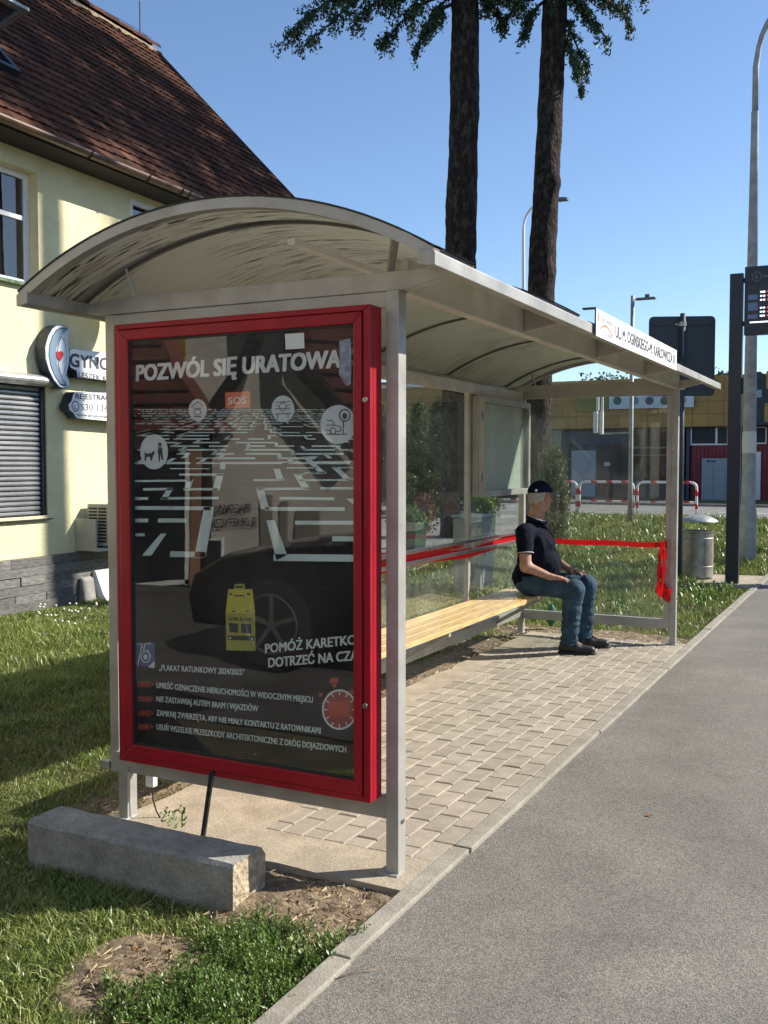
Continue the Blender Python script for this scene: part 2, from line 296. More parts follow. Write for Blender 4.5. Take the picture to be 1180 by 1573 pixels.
def text_mesh(name, body, m, parent, p0, ux, uz, width=None, size=0.1, bold=0.02, depth=0.0, spacing=1.0, nz=None, shear=0.0):
    """lettering: baseline starts at p0, runs along ux, rises along uz; width fits the run"""
    cu = bpy.data.curves.new('t', 'FONT'); cu.body = body; cu.size = 1; cu.offset = 0; cu.extrude = 0; cu.space_character = spacing; cu.shear = shear; cu.resolution_u = 3
    o = bpy.data.objects.new('t', cu); COL.objects.link(o); dg = bpy.context.evaluated_depsgraph_get()
    me = bpy.data.meshes.new_from_object(o.evaluated_get(dg)); bpy.data.objects.remove(o); bpy.data.curves.remove(cu)
    co = np.zeros(len(me.vertices)*3); me.vertices.foreach_get('co', co); co = co.reshape(-1,3)
    x0, x1 = co[:,0].min(), co[:,0].max(); sx = (width/(x1-x0)) if width else size
    ux, uz = Vector(ux), Vector(uz); org = root_of(parent) if parent else Vector((0,0,0))
    b = Vector(p0) - org; U = np.array(ux); Z = np.array(uz)
    new = np.array(b) + np.outer((co[:,0]-x0)*sx, U) + np.outer(co[:,1]*size/0.73*1.0, Z)
    me.vertices.foreach_set('co', new.ravel().astype(np.float32)); me.name = name
    me.materials.clear(); me.materials.append(m); me.update()
    if bold >= 0.02:          # heavier strokes: the outline laid again, nudged sideways and up
        bm = bmesh.new(); bm.from_mesh(me); nn_ = ux.cross(uz).normalized()
        for k_, (du, dv) in enumerate(((1,0.5),(-1,-0.5),(1,-0.5),(-1,0.5))):
            tmp = bmesh.new(); tmp.from_mesh(me); bmesh.ops.translate(tmp, verts=tmp.verts, vec=ux*(du*bold*size*0.9)+uz*(dv*bold*size*0.9)+nn_*0.00006*(k_+1))
            t_ = bpy.data.meshes.new('t'); tmp.to_mesh(t_); tmp.free(); bm.from_mesh(t_); bpy.data.meshes.remove(t_)
        bm.to_mesh(me); bm.free()
    ob = bpy.data.objects.new(name, me); COL.objects.link(ob)
    if parent: ob.parent = parent
    if depth:
        sm = ob.modifiers.new('thick', 'SOLIDIFY'); sm.thickness = depth; sm.offset = 0
    return ob
# ================================================================ the setting
def sheet(name, pts, z, m, kind='structure'):
    o = poly_obj(name, [(x,y,z) for x,y in pts], m, origin=(0,0,z)); o['kind'] = kind; return o
sheet('ground', [(-400,-300),(400,-300),(400,600),(-400,600)], -0.06, M['turf'])
sheet('footway', [(0.178,-12),(2.5,-12),(2.5,27.5),(0.178,27.5)], -0.015, M['asphalt'])
SR = [gp(590,856), gp(793,838), gp(818,793), gp(560,793)]
sheet('side_road', [(-14,7.5+4.6),(p.x if 0 else SR[0].x, SR[0].y),(SR[1].x,SR[1].y),(SR[2].x,SR[2].y+3),(-16,27)], -0.045, M['road'])
sheet('cross_road', [(-60,26.4),(60,26.4),(60,35.5),(-60,35.5)], -0.04, M['road'])
sheet('main_road', [(5.2,-30),(12,-30),(12,26.38),(5.2,26.38)], -0.044, M['road'])
sheet('far_verge', [(-60,35.7),(60,35.7),(60,42.7),(-60,42.7)], -0.03, M['far_turf'])
kb = MB(); kb.box(-60,60,35.5,35.7,-0.06,0.06); kb.build('road_kerb', M['kerb'])['kind'] = 'structure'
kb = MB(); kb.box(5.0,5.2,-30,26,-0.06,0.08); kb.build('road_kerb', M['kerb'])['kind'] = 'structure'
rm = MB()
for x in np.arange(-3.4, 14, 6.0): rm.add([(x,30.8,-0.036),(x+4,30.8,-0.036),(x+4,30.95,-0.036),(x,30.95,-0.036)], [(0,1,2,3)])
rm.add([(-3.2,27.6,-0.036),(20,27.6,-0.036),(20,27.75,-0.036),(-3.2,27.75,-0.036)], [(0,1,2,3)])
rm.build('road_markings', M['marking'])['kind'] = 'structure'

# paving field under the shelter
pave = poly_obj('paving', [(-1.12,0.13,-0.010),(0.104,0.13,-0.010),(0.104,5.44,-0.010),(-1.12,5.44,-0.010)], M['sand'], origin=(0,0,0)); pave['kind'] = 'structure'
def paver_mesh(lx, ly, nm):
    e = 0.005; g = 0.0026; a, b = lx/2-g, ly/2-g
    v = []
    for (dx,dy,z) in ((0,0,-0.05),(0,0,-e*0.8),(e,e,0)):
        v += [(-a+dx,-b+dy,z),(a-dx,-b+dy,z),(a-dx,b-dy,z),(-a+dx,b-dy,z)]
    f = [(0,1,5,4),(1,2,6,5),(2,3,7,6),(3,0,4,7),(4,5,9,8),(5,6,10,9),(6,7,11,10),(7,4,8,11),(8,9,10,11)]
    me = bpy.data.meshes.new(nm); me.from_pydata(v, [], f); me.materials.append(M['paver']); return me
PW, PL = 0.1015, 0.2005
pm = paver_mesh(PW, PL, 'paver'); pmh = paver_mesh(PW, PL/2, 'paver_half')
npv = 0
for c in range(12):
    x = 0.102 - PW*(c+0.5); y = 0.145 if c < 8 else 0.46 + 0.1*((c*7) % 3); off = (c % 2)
    if off:
        o = bpy.data.objects.new('paver', pmh); COL.objects.link(o); o.parent = pave; o.location = (x, y+PL/4, RS.uniform(-0.002,0.0015)); y += PL/2
    while y + PL <= 5.44:
        o = bpy.data.objects.new('paver', pm); COL.objects.link(o); o.parent = pave
        o.location = (x+RS.uniform(-.0012,.0012), y+PL/2, RS.uniform(-0.0025,0.0015)); o.rotation_euler = (RS.uniform(-.008,.008), RS.uniform(-.008,.008), RS.uniform(-.008,.008)); y += PL; npv += 1
    if 5.44-y > 0.06:
        o = bpy.data.objects.new('paver', pmh); COL.objects.link(o); o.parent = pave; o.location = (x, y+PL/4, -0.001)
print('pavers', npv)
# poured edge strips round the paving
def wob(p, q, n, amp, seed):
    out = []
    for i in range(n):
        t = i/(n-1); x = p[0]+(q[0]-p[0])*t; y = p[1]+(q[1]-p[1])*t
        out.append((x + amp*mnoise.noise(Vector((x*6,y*6,seed))), y + amp*mnoise.noise(Vector((x*6+9,y*6,seed+3)))))
    return out
cs = [(0.10,-0.155),(0.10,0.142),(-0.69,0.142),(-0.70,0.455),(-1.108,0.56),(-1.112,5.44),(-1.30,5.47)] + wob((-1.30,5.4),(-1.33,0.1),30,0.035,1)[1:] + [(-1.345,-0.05)] + wob((-1.3,-0.14),(-0.02,-0.155),16,0.02,5)
mb = MB(); mb.prism([(x,y) for x,y in cs], 'z', -0.08, 0.001); o = mb.build('concrete_apron', M['slab'], origin=(0,0,0)); o['kind'] = 'structure'
# kerb stones of the footway edge
ks = empty('footway_kerb', (0,0,0)); ks['kind'] = 'structure'
y = -12.675+0.0; i = 0
while y < 27:
    l = 1.0; mb = MB(); jx = RS.uniform(-.004,.004); jz = RS.uniform(-.003,.003)
    if abs(y - (-0.675)) < 0.01: jx += -0.006
    mb.box(0.105+jx, 0.182+jx, y+0.003, y+l-0.003, -0.12, 0.003+jz); o = mb.build('kerbstone', M['kerb'], ks, bevel=0.006)
    y += l; i += 1
# thin edging strip across the grass and the small pad by the display
e0, e1 = gp(862,866), gp(1093,884)
mb = MB(); mb.bar((e0.x,e0.y,-0.03),(e1.x,e1.y,-0.03),0.07,0.09); mb.build('edging_strip', M['kerb'])['kind'] = 'structure'
pad = [gp(1088,903), gp(1150,909), gp(1176,889), gp(1092,885)]
mb = MB(); mb.prism([(-0.62,10.0),(0.10,9.85),(0.10,11.35),(-0.62,11.2)], 'z', -0.08, 0.0); mb.build('concrete_pad', M['slab'])['kind'] = 'structure'
# bare soil patches, gently uneven
def SZ(X, Y): return 0.010*mnoise.noise(Vector((X*9,Y*9,3))) + 0.006*mnoise.noise(Vector((X*30,Y*30,3)))
def soil(name, cx, cy, rx, ry, rot, seed, h=0.02):
    n = 90; V = []; F = []
    for i in range(n):
        for j in range(n):
            u, v = i/(n-1)*2-1, j/(n-1)*2-1
            x = u*rx*1.2; y = v*ry*1.2; X = cx + x*math.cos(rot)-y*math.sin(rot); Y = cy + x*math.sin(rot)+y*math.cos(rot)
            r = math.hypot(u*1.2, v*1.2)
            z = -0.090 + (h+0.054)*max(0,min(1,(1.2-r)*2.4)) + SZ(X,Y)
            V.append((min(X,0.108),Y,z))
    for i in range(n-1):
        for j in range(n-1): a = i*n+j; F.append((a,a+1,a+n+1,a+n))
    o = soup(name, V, F, M['soil'], smooth=True, kind='structure'); return o
soil('bare_soil', -0.20, -0.34, 0.50, 0.27, 0.0, 3, 0.012)
soil('bare_soil', -0.45, -0.98, 0.24, 0.30, 0.0, 8, 0.002)
soil('bare_soil', -1.62, 2.7, 0.36, 3.1, 0.0, 12, 0.01)
soil('bare_soil', -0.7, 5.75, 0.95, 0.33, 0.0, 17, 0.01)

# ================================================================ the bus shelter
L0, W0 = 5.38, 1.36
sh = empty('bus_shelter', (-0.68, 2.69, 0), 'grey metal and glass bus shelter with an arched, streaky roof on the paved pad', 'bus shelter')
def screws(pts, parent, axis='x', r=0.009, name='bolt'):
    for p in pts:
        p = Vector(p); d = {'x': Vector((0.006,0,0)), 'y': Vector((0,-0.006,0)), 'z': Vector((0,0,0.006))}[axis]
        MB().tube([p, p+d], r, 8).build(name, M['screw'], parent)
for (x0,x1,y0,y1,z1) in ((-0.018,0.034,-0.042,0.024,2.19),(-1.332,-1.282,-0.04,0.024,0.235),(-0.018,0.034,L0-0.03,L0+0.03,2.2),(-1.385,-1.335,L0-0.03,L0+0.03,2.2)):
    p = quick('post', M['alu'], sh, x0,x1,y0,y1,0.003,z1, bevel=0.003)
    MB().box(x0-0.03,x1+0.006,y0-0.022,y1+0.006,0.0,0.007).build('base_plate', M['galv'], p, bevel=0.002)
quick('post', M['alu'], sh, -1.400,-1.352,-0.012,0.05,0.19,2.2, bevel=0.003)       # rear near post stops at the lower rail
o = quick('post', M['alu'], sh, -1.395,-1.355,4.065,4.115,0.24,2.12, bevel=0.003)
quick('post', M['alu'], sh, -1.395,-1.355,2.03,2.08,0.24,2.12, bevel=0.003)
for z in (2.02,1.35,0.72,0.32): pass
screws([(0.034,-0.008,0.2),(0.034,L0,0.4)], sh)
for z in (0.3,0.75,1.2,1.65,2.03): screws([(-0.005,L0-0.032,z)], sh, 'y', 0.011)
MB().box(-0.062,-0.018,L0-0.022,L0+0.022,0.16,2.14).build('glazing_bar', M['alu'], sh, bevel=0.002)
# rails
quick('top_beam', M['alu_lit'], sh, -1.395,-1.345,0.024,L0-0.03,2.115,2.2, bevel=0.004)
quick('top_beam', M['alu_lit'], sh, -0.012,0.04,0.026,L0-0.032,2.185,2.315, bevel=0.004)
quick('top_beam', M['alu'], sh, -1.335,-0.018,L0-0.022,L0+0.022,2.14,2.24, bevel=0.004)
quick('top_beam', M['alu'], sh, -1.355,-0.02,-0.02,0.018,2.13,2.192, bevel=0.004)
quick('bottom_rail', M['alu'], sh, -1.39,-1.35,0.026,L0-0.03,0.15,0.235, bevel=0.003)
quick('bottom_rail', M['alu'], sh, -1.335,-0.018,L0-0.02,L0+0.02,0.135,0.215, bevel=0.003)
quick('bottom_rail', M['alu'], sh, -1.357,-0.018,-0.03,0.014,0.205,0.29, bevel=0.003)
MB().box(-1.46,-1.405,-0.02,0.01,0.2,0.235).build('end_cap', M['galv'], sh, bevel=0.002)
for x in np.linspace(-1.2,-0.15,4): screws([(x,L0-0.021,0.215+0.008)], sh, 'z', 0.012, 'glass_clamp')
# cantilever arms across the ends, tapering out under the eaves
def arm(y, xa, xb, thick=0.05):
    mb = MB(); mb.prism([(xa,2.235),(xa+0.22,2.262),(xb-0.2,2.262),(xb,2.262),(xb,2.235),(0.045,2.19),(-1.39,2.194),(xa,2.215)], 'y', y-thick/2, y+thick/2)
    return mb.build('roof_arm', M['alu'], sh, bevel=0.003)
arm(0.0, -1.535, 0.262); arm(L0, -1.535, 0.262)
for y in (1.35, 2.69, 4.03):
    MB().prism([(0.041,2.315),(0.262,2.262),(0.262,2.235),(0.041,2.195)], 'y', y-0.016, y+0.016).build('roof_arm', M['alu'], sh, bevel=0.002)
    MB().bar((0.15,y,2.25),(0.135,y,2.322),0.012,0.03).build('strut', M['alu'], sh)
for y in (0.0, L0):
    for x, zt in ((-1.24,2.38),(-0.02,2.39)): MB().bar((x,y,2.262),(x+0.03*(-1 if x<-1 else 1),y-0.02,zt),0.03,0.012).build('strut', M['alu'], sh)
# arched roof
RXC, RH, RZ0, SAG = -0.625, 0.93, 2.245, 0.262; RR = (RH**2+SAG**2)/(2*SAG); YA, YB = -0.34, 5.74
def arc(dx, dr=0.0): a = math.asin(dx/RR); return (RXC+(RR+dr)*math.sin(a), RZ0+SAG-RR+(RR+dr)*math.cos(a))
ribs = [YA+0.02, 0.0, 1.345, 2.69, 4.035, 5.38, YB-0.02]
NS = 28
mroof = bpy.data.materials.new('milky_streaked_polycarbonate'); mroof.use_nodes = True
def roof_material(m):
    nt = m.node_tree; L = nt.links; b = nt.nodes['Principled BSDF']; g = _n(nt, 'ShaderNodeNewGeometry')
    mp = _n(nt, 'ShaderNodeMapping'); mp.inputs['Scale'].default_value = (1.7, 46, 1.7); L.new(g.outputs['Position'], mp.inputs[0])
    n1 = _n(nt, 'ShaderNodeTexNoise'); n1.inputs['Scale'].default_value = 1.5; n1.inputs['Detail'].default_value = 7; n1.inputs['Roughness'].default_value = 0.6; n1.inputs['Distortion'].default_value = 0.0; L.new(mp.outputs[0], n1.inputs[0])
    n2 = _n(nt, 'ShaderNodeTexNoise'); n2.inputs['Scale'].default_value = 1.3; n2.inputs['Detail'].default_value = 4; L.new(g.outputs['Position'], n2.inputs[0])
    mp3 = _n(nt, 'ShaderNodeMapping'); mp3.inputs['Scale'].default_value = (5, 55, 5); L.new(g.outputs['Position'], mp3.inputs[0])
    n3 = _n(nt, 'ShaderNodeTexNoise'); n3.inputs['Scale'].default_value = 1.0; n3.inputs['Detail'].default_value = 3; L.new(mp3.outputs[0], n3.inputs[0])
    r1 = _n(nt, 'ShaderNodeMapRange'); L.new(n1.outputs[0], r1.inputs[0]); r1.inputs[1].default_value = 0.51; r1.inputs[2].default_value = 0.64
    r2 = _n(nt, 'ShaderNodeMapRange'); L.new(n2.outputs[0], r2.inputs[0]); r2.inputs[1].default_value = 0.38; r2.inputs[2].default_value = 0.6
    mu = _n(nt, 'ShaderNodeMath', operation='MULTIPLY'); L.new(r1.outputs[0], mu.inputs[0]); L.new(r2.outputs[0], mu.inputs[1])
    r3 = _n(nt, 'ShaderNodeMapRange'); L.new(n3.outputs[0], r3.inputs[0]); r3.inputs[1].default_value = 0.585; r3.inputs[2].default_value = 0.63
    mu3 = _n(nt, 'ShaderNodeMath', operation='MULTIPLY'); L.new(r3.outputs[0], mu3.inputs[0]); L.new(r2.outputs[0], mu3.inputs[1])
    sx = _n(nt, 'ShaderNodeSeparateXYZ'); L.new(g.outputs['Position'], sx.inputs[0])
    ry = _n(nt, 'ShaderNodeMapRange'); L.new(sx.outputs['Y'], ry.inputs[0]); ry.inputs[1].default_value = 0.6; ry.inputs[2].default_value = 1.6; ry.inputs[4].default_value = 0.55     # colour turns darker olive along the roof
    m0 = _n(nt, 'ShaderNodeMix', data_type='RGBA'); L.new(ry.outputs[0], m0.inputs[0]); m0.inputs[6].default_value = (0.22,0.205,0.155,1); m0.inputs[7].default_value = (0.13,0.135,0.085,1)
    mx = _n(nt, 'ShaderNodeMix', data_type='RGBA'); L.new(mu.outputs[0], mx.inputs[0]); L.new(m0.outputs[2], mx.inputs[6]); mx.inputs[7].default_value = (0.10,0.083,0.055,1)
    m2 = _n(nt, 'ShaderNodeMix', data_type='RGBA'); L.new(mu3.outputs[0], m2.inputs[0]); L.new(mx.outputs[2], m2.inputs[6]); m2.inputs[7].default_value = (0.018,0.013,0.010,1)
    L.new(m2.outputs[2], b.inputs['Base Color']); b.inputs['Roughness'].default_value = 0.35
    tr = _n(nt, 'ShaderNodeBsdfTranslucent'); L.new(m2.outputs[2], tr.inputs[0]); ms = _n(nt, 'ShaderNodeMixShader'); ms.inputs[0].default_value = 0.38
    L.new(b.outputs[0], ms.inputs[1]); L.new(tr.outputs[0], ms.inputs[2]); L.new(ms.outputs[0], nt.nodes['Material Output'].inputs[0])
roof_material(mroof); M['poly'] = mroof
for a, b in zip(ribs[:-1], ribs[1:]):
    V = []; F = []
    for i in range(NS+1):
        x, z = arc(-RH+0.012+(2*RH-0.024)*i/NS, 0.0); V += [(x,a+0.004,z),(x,b-0.004,z)]
    F = [(2*i,2*i+1,2*i+3,2*i+2) for i in range(NS)]
    MB().add(V, F).build('roof_panel', M['poly'], sh, smooth=True)
for k, y in enumerate(ribs):
    V = []; F = []; hw = 0.022 if k in (0,len(ribs)-1) else 0.008
    for i in range(NS+1):
        dx = -RH+2*RH*i/NS
        di = -0.024 if k in (0,len(ribs)-1) else -0.010
        for (dr,yy) in ((di,y-hw),(0.014,y-hw),(0.014,y+hw),(di,y+hw)):
            x, z = arc(dx, dr); V.append((x,yy,z))
    for i in range(NS):
        for j in range(4): F.append((4*i+j,4*i+(j+1)%4,4*i+4+(j+1)%4,4*i+4+j))
    F += [(0,1,2,3),(4*NS+3,4*NS+2,4*NS+1,4*NS)]
    MB().add(V, F).build('roof_rib', M['alu'] if k in (0,len(ribs)-1) else M['alu_dark'], sh)
    V = []; F = []
    for i in range(NS+1):     # black gasket over the rib
        for (dr,yy) in ((0.0145,y-hw-0.004),(0.021,y-hw-0.004),(0.021,y+hw+0.004),(0.0145,y+hw+0.004)):
            x, z = arc(-RH+2*RH*i/NS, dr); V.append((x,yy,z))
    for i in range(NS):
        for j in range(4): F.append((4*i+j,4*i+(j+1)%4,4*i+4+(j+1)%4,4*i+4+j))
    MB().add(V, F).build('gasket', M['rubber'], sh)
for s in (-1, 1):      # eaves profiles
    xe = RXC+s*RH; prof = [(0.0,-0.034),(0.0,0.012),(-0.012,0.02),(-0.062,0.022),(-0.062,-0.026),(-0.03,-0.034)]
    MB().prism([(xe+s*(u+0.012), RZ0+v-0.012) for u,v in prof], 'y', YA-0.01, YB+0.01).build('eaves_profile', M['alu'], sh, bevel=0.003)
# purlin under the roof, its sunlit brightness put into the white colour
MB().box(-0.44,-0.405,-0.05,0.95,2.395,2.42).build('purlin', M['white'], sh, bevel=0.002)
# glass
def panel(name, x0,x1,y0,y1,z0,z1, m=None): return quick(name, m or M['pane'], sh, x0,x1,y0,y1,z0,z1)
panel('glass_panel', -1.376,-1.370, 0.05,2.02, 0.25,2.1); panel('glass_panel', -1.376,-1.370, 2.09,4.055, 0.25,2.1); panel('glass_panel', -1.376,-1.370, 4.125,L0-0.05, 0.25,2.1)
panel('glass_panel', -1.32,-0.066, L0-0.003,L0+0.003, 0.23,2.125)
# pair of back-rest bars on brackets
for z in (0.862,0.942):
    MB().box(-1.312,-1.298,0.04,5.28,z-0.014,z+0.014).build('back_rail', M['steel'], sh, bevel=0.003)
for y in (0.5,2.05,4.09,5.2): MB().box(-1.37,-1.313,y-0.015,y+0.015,0.84,0.965).build('rail_bracket', M['alu'], sh, bevel=0.002)

# bench fixed inside
bn = empty('bench', (-1.15, 2.6, 0), 'long wooden bench with pale pine slats inside the bus shelter', 'bench')
for k in range(4):
    x = -1.345+0.104*k; MB().box(x, x+0.096, 0.28, 4.93, 0.425+0.001*k, 0.458+0.001*k).build('slat', M['pine'], bn, bevel=0.004)
for y in (0.55, 2.75, 4.72):
    br = MB(); br.box(-1.35,-0.95,y-0.02,y+0.02,0.395,0.424); br.bar((-0.99,y,0.40),(-1.35,y,0.19),0.03,0.035,(0,1,0)); br.build('bracket', M['alu'], bn, bevel=0.002)

# timetable case on the back wall
tc = empty('timetable_case', (-1.32, 4.73, 1.27), 'grey framed timetable case with blank pale sheets above the far end of the bench', 'notice case')
y0, y1, z0, z1 = 4.14, 5.32, 1.285, 2.098
quick('case_body', M['alu'], tc, -1.352,-1.30,y0,y1,z0,z1, bevel=0.003)
fr = MB(); fr.box(-1.299,-1.262,y0,y0+0.05,z0,z1); fr.box(-1.299,-1.262,y1-0.05,y1,z0,z1); fr.box(-1.299,-1.262,y0+0.05,y1-0.05,z0,z0+0.05); fr.box(-1.299,-1.262,y0+0.05,y1-0.05,z1-0.05,z1)
fr.build('door_frame', M['alu'], tc, bevel=0.003)
quick('sheet', M['paper'], tc, -1.2985,-1.297,y0+0.052,y1-0.17,z0+0.052,z1-0.052)
quick('side_lining', M['alu_dark'], tc, -1.2985,-1.296,y1-0.1,y1-0.06,z0+0.052,z1-0.052)
quick('glass', M['pane'], tc, -1.270,-1.267,y0+0.05,y1-0.05,z0+0.05,z1-0.05)
for z in (z0+0.16, z1-0.16): MB().tube([(-1.266,y0-0.006,z-0.035),(-1.266,y0-0.006,z+0.035)], 0.007, 8).build('hinge', M['alu_dark'], tc)

# stop name sign on the front eaves
sg = empty('stop_name_sign', (0.335, 2.62, 2.19), 'long white stop name board with small logo on the shelter roof edge', 'sign')
quick('panel', M['sign_white'], sg, 0.327,0.333,1.58,3.66,2.188,2.325, bevel=0.001)
MB().tube([(0.33,1.575,2.19),(0.33,1.575,2.33)],0.004,6).build('edge_trim', M['black'], sg)
MB().box(0.27,0.333,1.55,1.58,2.318,2.326).build('bracket', M['anthracite'], sg)
blk = mat('sign_black_print', (0.05,0.05,0.055), 0.5, var=0.02); lg_r = mat('sign_orange_print', (0.7,0.22,0.08), 0.5, var=0.02); lg_b = mat('sign_grey_print', (0.25,0.25,0.28), 0.5, var=0.02)
UX, UZ = (0,1,0), (0,0,1)
text_mesh('lettering', 'UL. M. OGIŃSKIEGO-M. KARŁOWICZA 01', blk, sg, (0.3338,1.97,2.225), UX, UZ, width=1.64, size=0.066, bold=0.03)
text_mesh('lettering', 'JELENIA', lg_b, sg, (0.3338,1.68,2.272), UX, UZ, width=0.22, size=0.024, bold=0.0)
text_mesh('lettering', 'GÓRA', lg_b, sg, (0.3338,1.74,2.205), UX, UZ, width=0.16, size=0.022, bold=0.0)
sw = []
for i in range(15): t = i/14; sw.append((0.3338, 1.64+0.27*t, 2.236+0.022*math.sin(t*PI*1.4-0.5)+0.006))
for i in range(14,-1,-1): t = i/14; sw.append((0.3338, 1.64+0.27*t, 2.236+0.022*math.sin(t*PI*1.4-0.5)-0.006*math.sin(t*PI)))
poly_obj('logo_wave', sw, lg_r, sg)
poly_obj('logo_mark', [(0.3338,1.62+0.014*math.cos(a),2.285+0.022*math.sin(a)) for a in np.linspace(0,2*PI,13)[:-1]], lg_r, sg)

# red tape
def ribbon(pts, wd, name, parent, up=(0,0,1)):
    V = []; F = []
    for i, p in enumerate(pts):
        p = Vector(p); t = 0.006*math.sin(i*1.7); V += [p-Vector(up)*wd/2+Vector((t,t,0)), p+Vector(up)*wd/2]
    F = [(2*i,2*i+2,2*i+3,2*i+1) for i in range(len(pts)-1)]
    o = MB().add(V, F).build(name, M['tape'], parent, smooth=True); return o
tp = empty('barrier_tape', (-0.7, 5.32, 0.87), 'bright red tape along the shelter back and far end, tied in a bow', 'tape')
ribbon([(-1.33+0.006*math.sin(i*.9), 0.1+5.12*i/40, 0.885+0.02*math.sin(i*0.35)-0.03*math.sin(PI*i/40)) for i in range(41)], 0.075, 'back_run', tp)
ribbon([(-1.315+1.27*i/12, 5.325+0.01*math.sin(i*.7), 0.858+0.004*math.sin(i*1.1)) for i in range(13)], 0.045, 'end_run', tp)
mb = MB()
for k in range(7):      # knot and hanging tails
    a = k*0.9; pts = []
    for i in range(9):
        t = i/8; pts.append(Vector((-0.062+0.016*math.sin(a+t*5+k)-0.028*t*(k%3), 5.31-0.012*k+0.02*math.cos(a+t*4), 0.90-t*(0.30+0.03*k) )))
    V = []; 
    for i, p in enumerate(pts):
        wv = 0.006+0.008*(i/8)+0.006*math.sin(i*2+k); V += [p+Vector((-wv,0.004*math.sin(i),0)), p+Vector((wv,0.006*math.cos(i*2+k),0.004))]
    mb.add(V, [(2*i,2*i+1,2*i+3,2*i+2) for i in range(8)])
mb.build('bow', M['tape'], tp, smooth=True)
mb = MB()
for k in range(6): 
    c = Vector((-0.085+0.012*k, 5.31+0.01*(k%2), 0.49-0.012*k)); mb.add([c+Vector((-.03,0,-.05)), c+Vector((.012,.02,-.065)), c+Vector((.03,-.01,.045)), c+Vector((-.014,.01,.06))], [(0,1,2,3)])
mb.build('bow_tail', M['tape'], tp)
tq = empty('barrier_tape', (-1.6, 3.0, 0.8), 'added red strip behind the shelter glass, modelling the reflection of the tape', 'tape')
ribbon([(-1.5-0.02*math.sin(i*.5), 0.4+4.0*i/24, 0.93-0.0022*i+0.01*math.sin(i*.6)) for i in range(25)], 0.05, 'run', tq)  # separate strip built where the tape shows as a reflection
# ================================================================ loose kerb block lying before the shelter
cb = empty('concrete_block', (-0.89, -0.42, -0.05), 'heavy grey concrete kerb block lying in the grass under the red display case', 'concrete block')
V = []; F = []; nx = 40; prof = [(-0.512,-0.08),(-0.51,0.118),(-0.497,0.132),(-0.345,0.136),(-0.318,0.128),(-0.302,0.10),(-0.298,-0.08)]
for i in range(nx+1):
    x = -1.385 + 0.995*i/nx
    for (y,z) in prof:
        k = 0.004*mnoise.noise(Vector((x*14,y*20,z*20))); 
        V.append((x + (0.012*mnoise.noise(Vector((y*30,z*30,3))) if i in (0,nx) else 0), y+k-0.02*(x+0.9)*0, z+k*0.7))
n = len(prof)
F = [(i*n+j, (i+1)*n+j, (i+1)*n+j+1, i*n+j+1) for i in range(nx) for j in range(n-1)]
MB().add(V,F).build('body', M['block'], cb, smooth=False)
for xi, nm in ((0,'end_face'),(nx,'broken_end')):
    pts = V[xi*n:(xi+1)*n]; MB().add(pts, [tuple(range(n))]).build(nm, M['block_end'] if xi else M['block'], cb)
# stick leaning on the case, cable hanging from the rail, seedling
a = onY(326,1184,-0.145); b = gp(311,1284,0.02)
tag(MB().bar(a, (b.x,b.y,0.0), 0.018,0.012,(0,1,0)).build('bar', M['anthracite']), 'thin dark metal bar propped under the display case behind the concrete block', 'bar')
a = onY(232,1188,0.03); c = onY(247,1262,0.02)
tag(MB().tube([a, a+Vector((0.004,0,-0.05)), a+Vector((0.006,0.005,-0.12)), a+Vector((0.02,0.01,-0.17)), a+Vector((0.045,0.01,-0.2))], 0.0035, 6).build('cable', M['black'], smooth=True), 'thin grey cable hanging from the lower rail beside the left leg', 'cable')
jb = onY(243,1192,0.06); tag(MB().box(jb.x-0.022,jb.x+0.022,0.0,0.03,0.145,0.225).build('junction_box', M['white'], bevel=0.004), 'small white junction box behind the lower rail near the left leg', 'junction box')

# ================================================================ red advertising case
PY = -0.112
CX0, CX1, CZ0, CZ1 = -1.236, -0.033, 0.296, 2.128
adc = empty('display_case', (-0.635, -0.08, CZ0), 'large red glazed display case with a rescue poster on the near end of the shelter', 'display case')
quick('housing', M['red'], adc, CX0,CX1,-0.112,-0.046,CZ0,CZ1, bevel=0.004)
WX0, WX1, WZ0, WZ1 = -1.158, -0.100, 0.374, 2.060
def frame(name, x0,x1,z0,z1, ix0,ix1,iz0,iz1, y0,y1, m, parent, bevel):
    mb = MB()
    mb.prism([(x0,z0),(x1,z0),(ix1,iz0),(ix0,iz0)],'y',y0,y1); mb.prism([(x0,z1),(ix0,iz1),(ix1,iz1),(x1,z1)],'y',y0,y1)
    mb.prism([(x0,z0),(ix0,iz0),(ix0,iz1),(x0,z1)],'y',y0,y1); mb.prism([(x1,z0),(x1,z1),(ix1,iz1),(ix1,iz0)],'y',y0,y1)
    return mb.build(name, m, parent, bevel=bevel)
frame('outer_frame', CX0,CX1,CZ0,CZ1, CX0+0.022,CX1-0.030,CZ0+0.022,CZ1-0.022, -0.139,-0.113, M['red'], adc, 0.003)
df = frame('door_frame', CX0+0.025,CX1-0.033,CZ0+0.025,CZ1-0.025, WX0,WX1,WZ0,WZ1, -0.147,-0.119, M['red'], adc, 0.004)
frame('glazing_seal', WX0-0.001,WX1+0.001,WZ0-0.001,WZ1+0.001, WX0+0.008,WX1-0.004,WZ0+0.008,WZ1-0.008, -0.138,-0.122, M['rubber'], adc, 0)
for z in (0.30+0.265, 1.80): 
    q = onY(561,1084,-0.147) if z < 1 else onY(561,614,-0.147)
    MB().tube([(q.x,-0.147,q.z),(q.x,-0.152,q.z)], 0.0095, 14).build('lock', M['screw'], df)
quick('glass', M['pane_case'], adc, WX0,WX1,-0.134,-0.130,WZ0,WZ1)
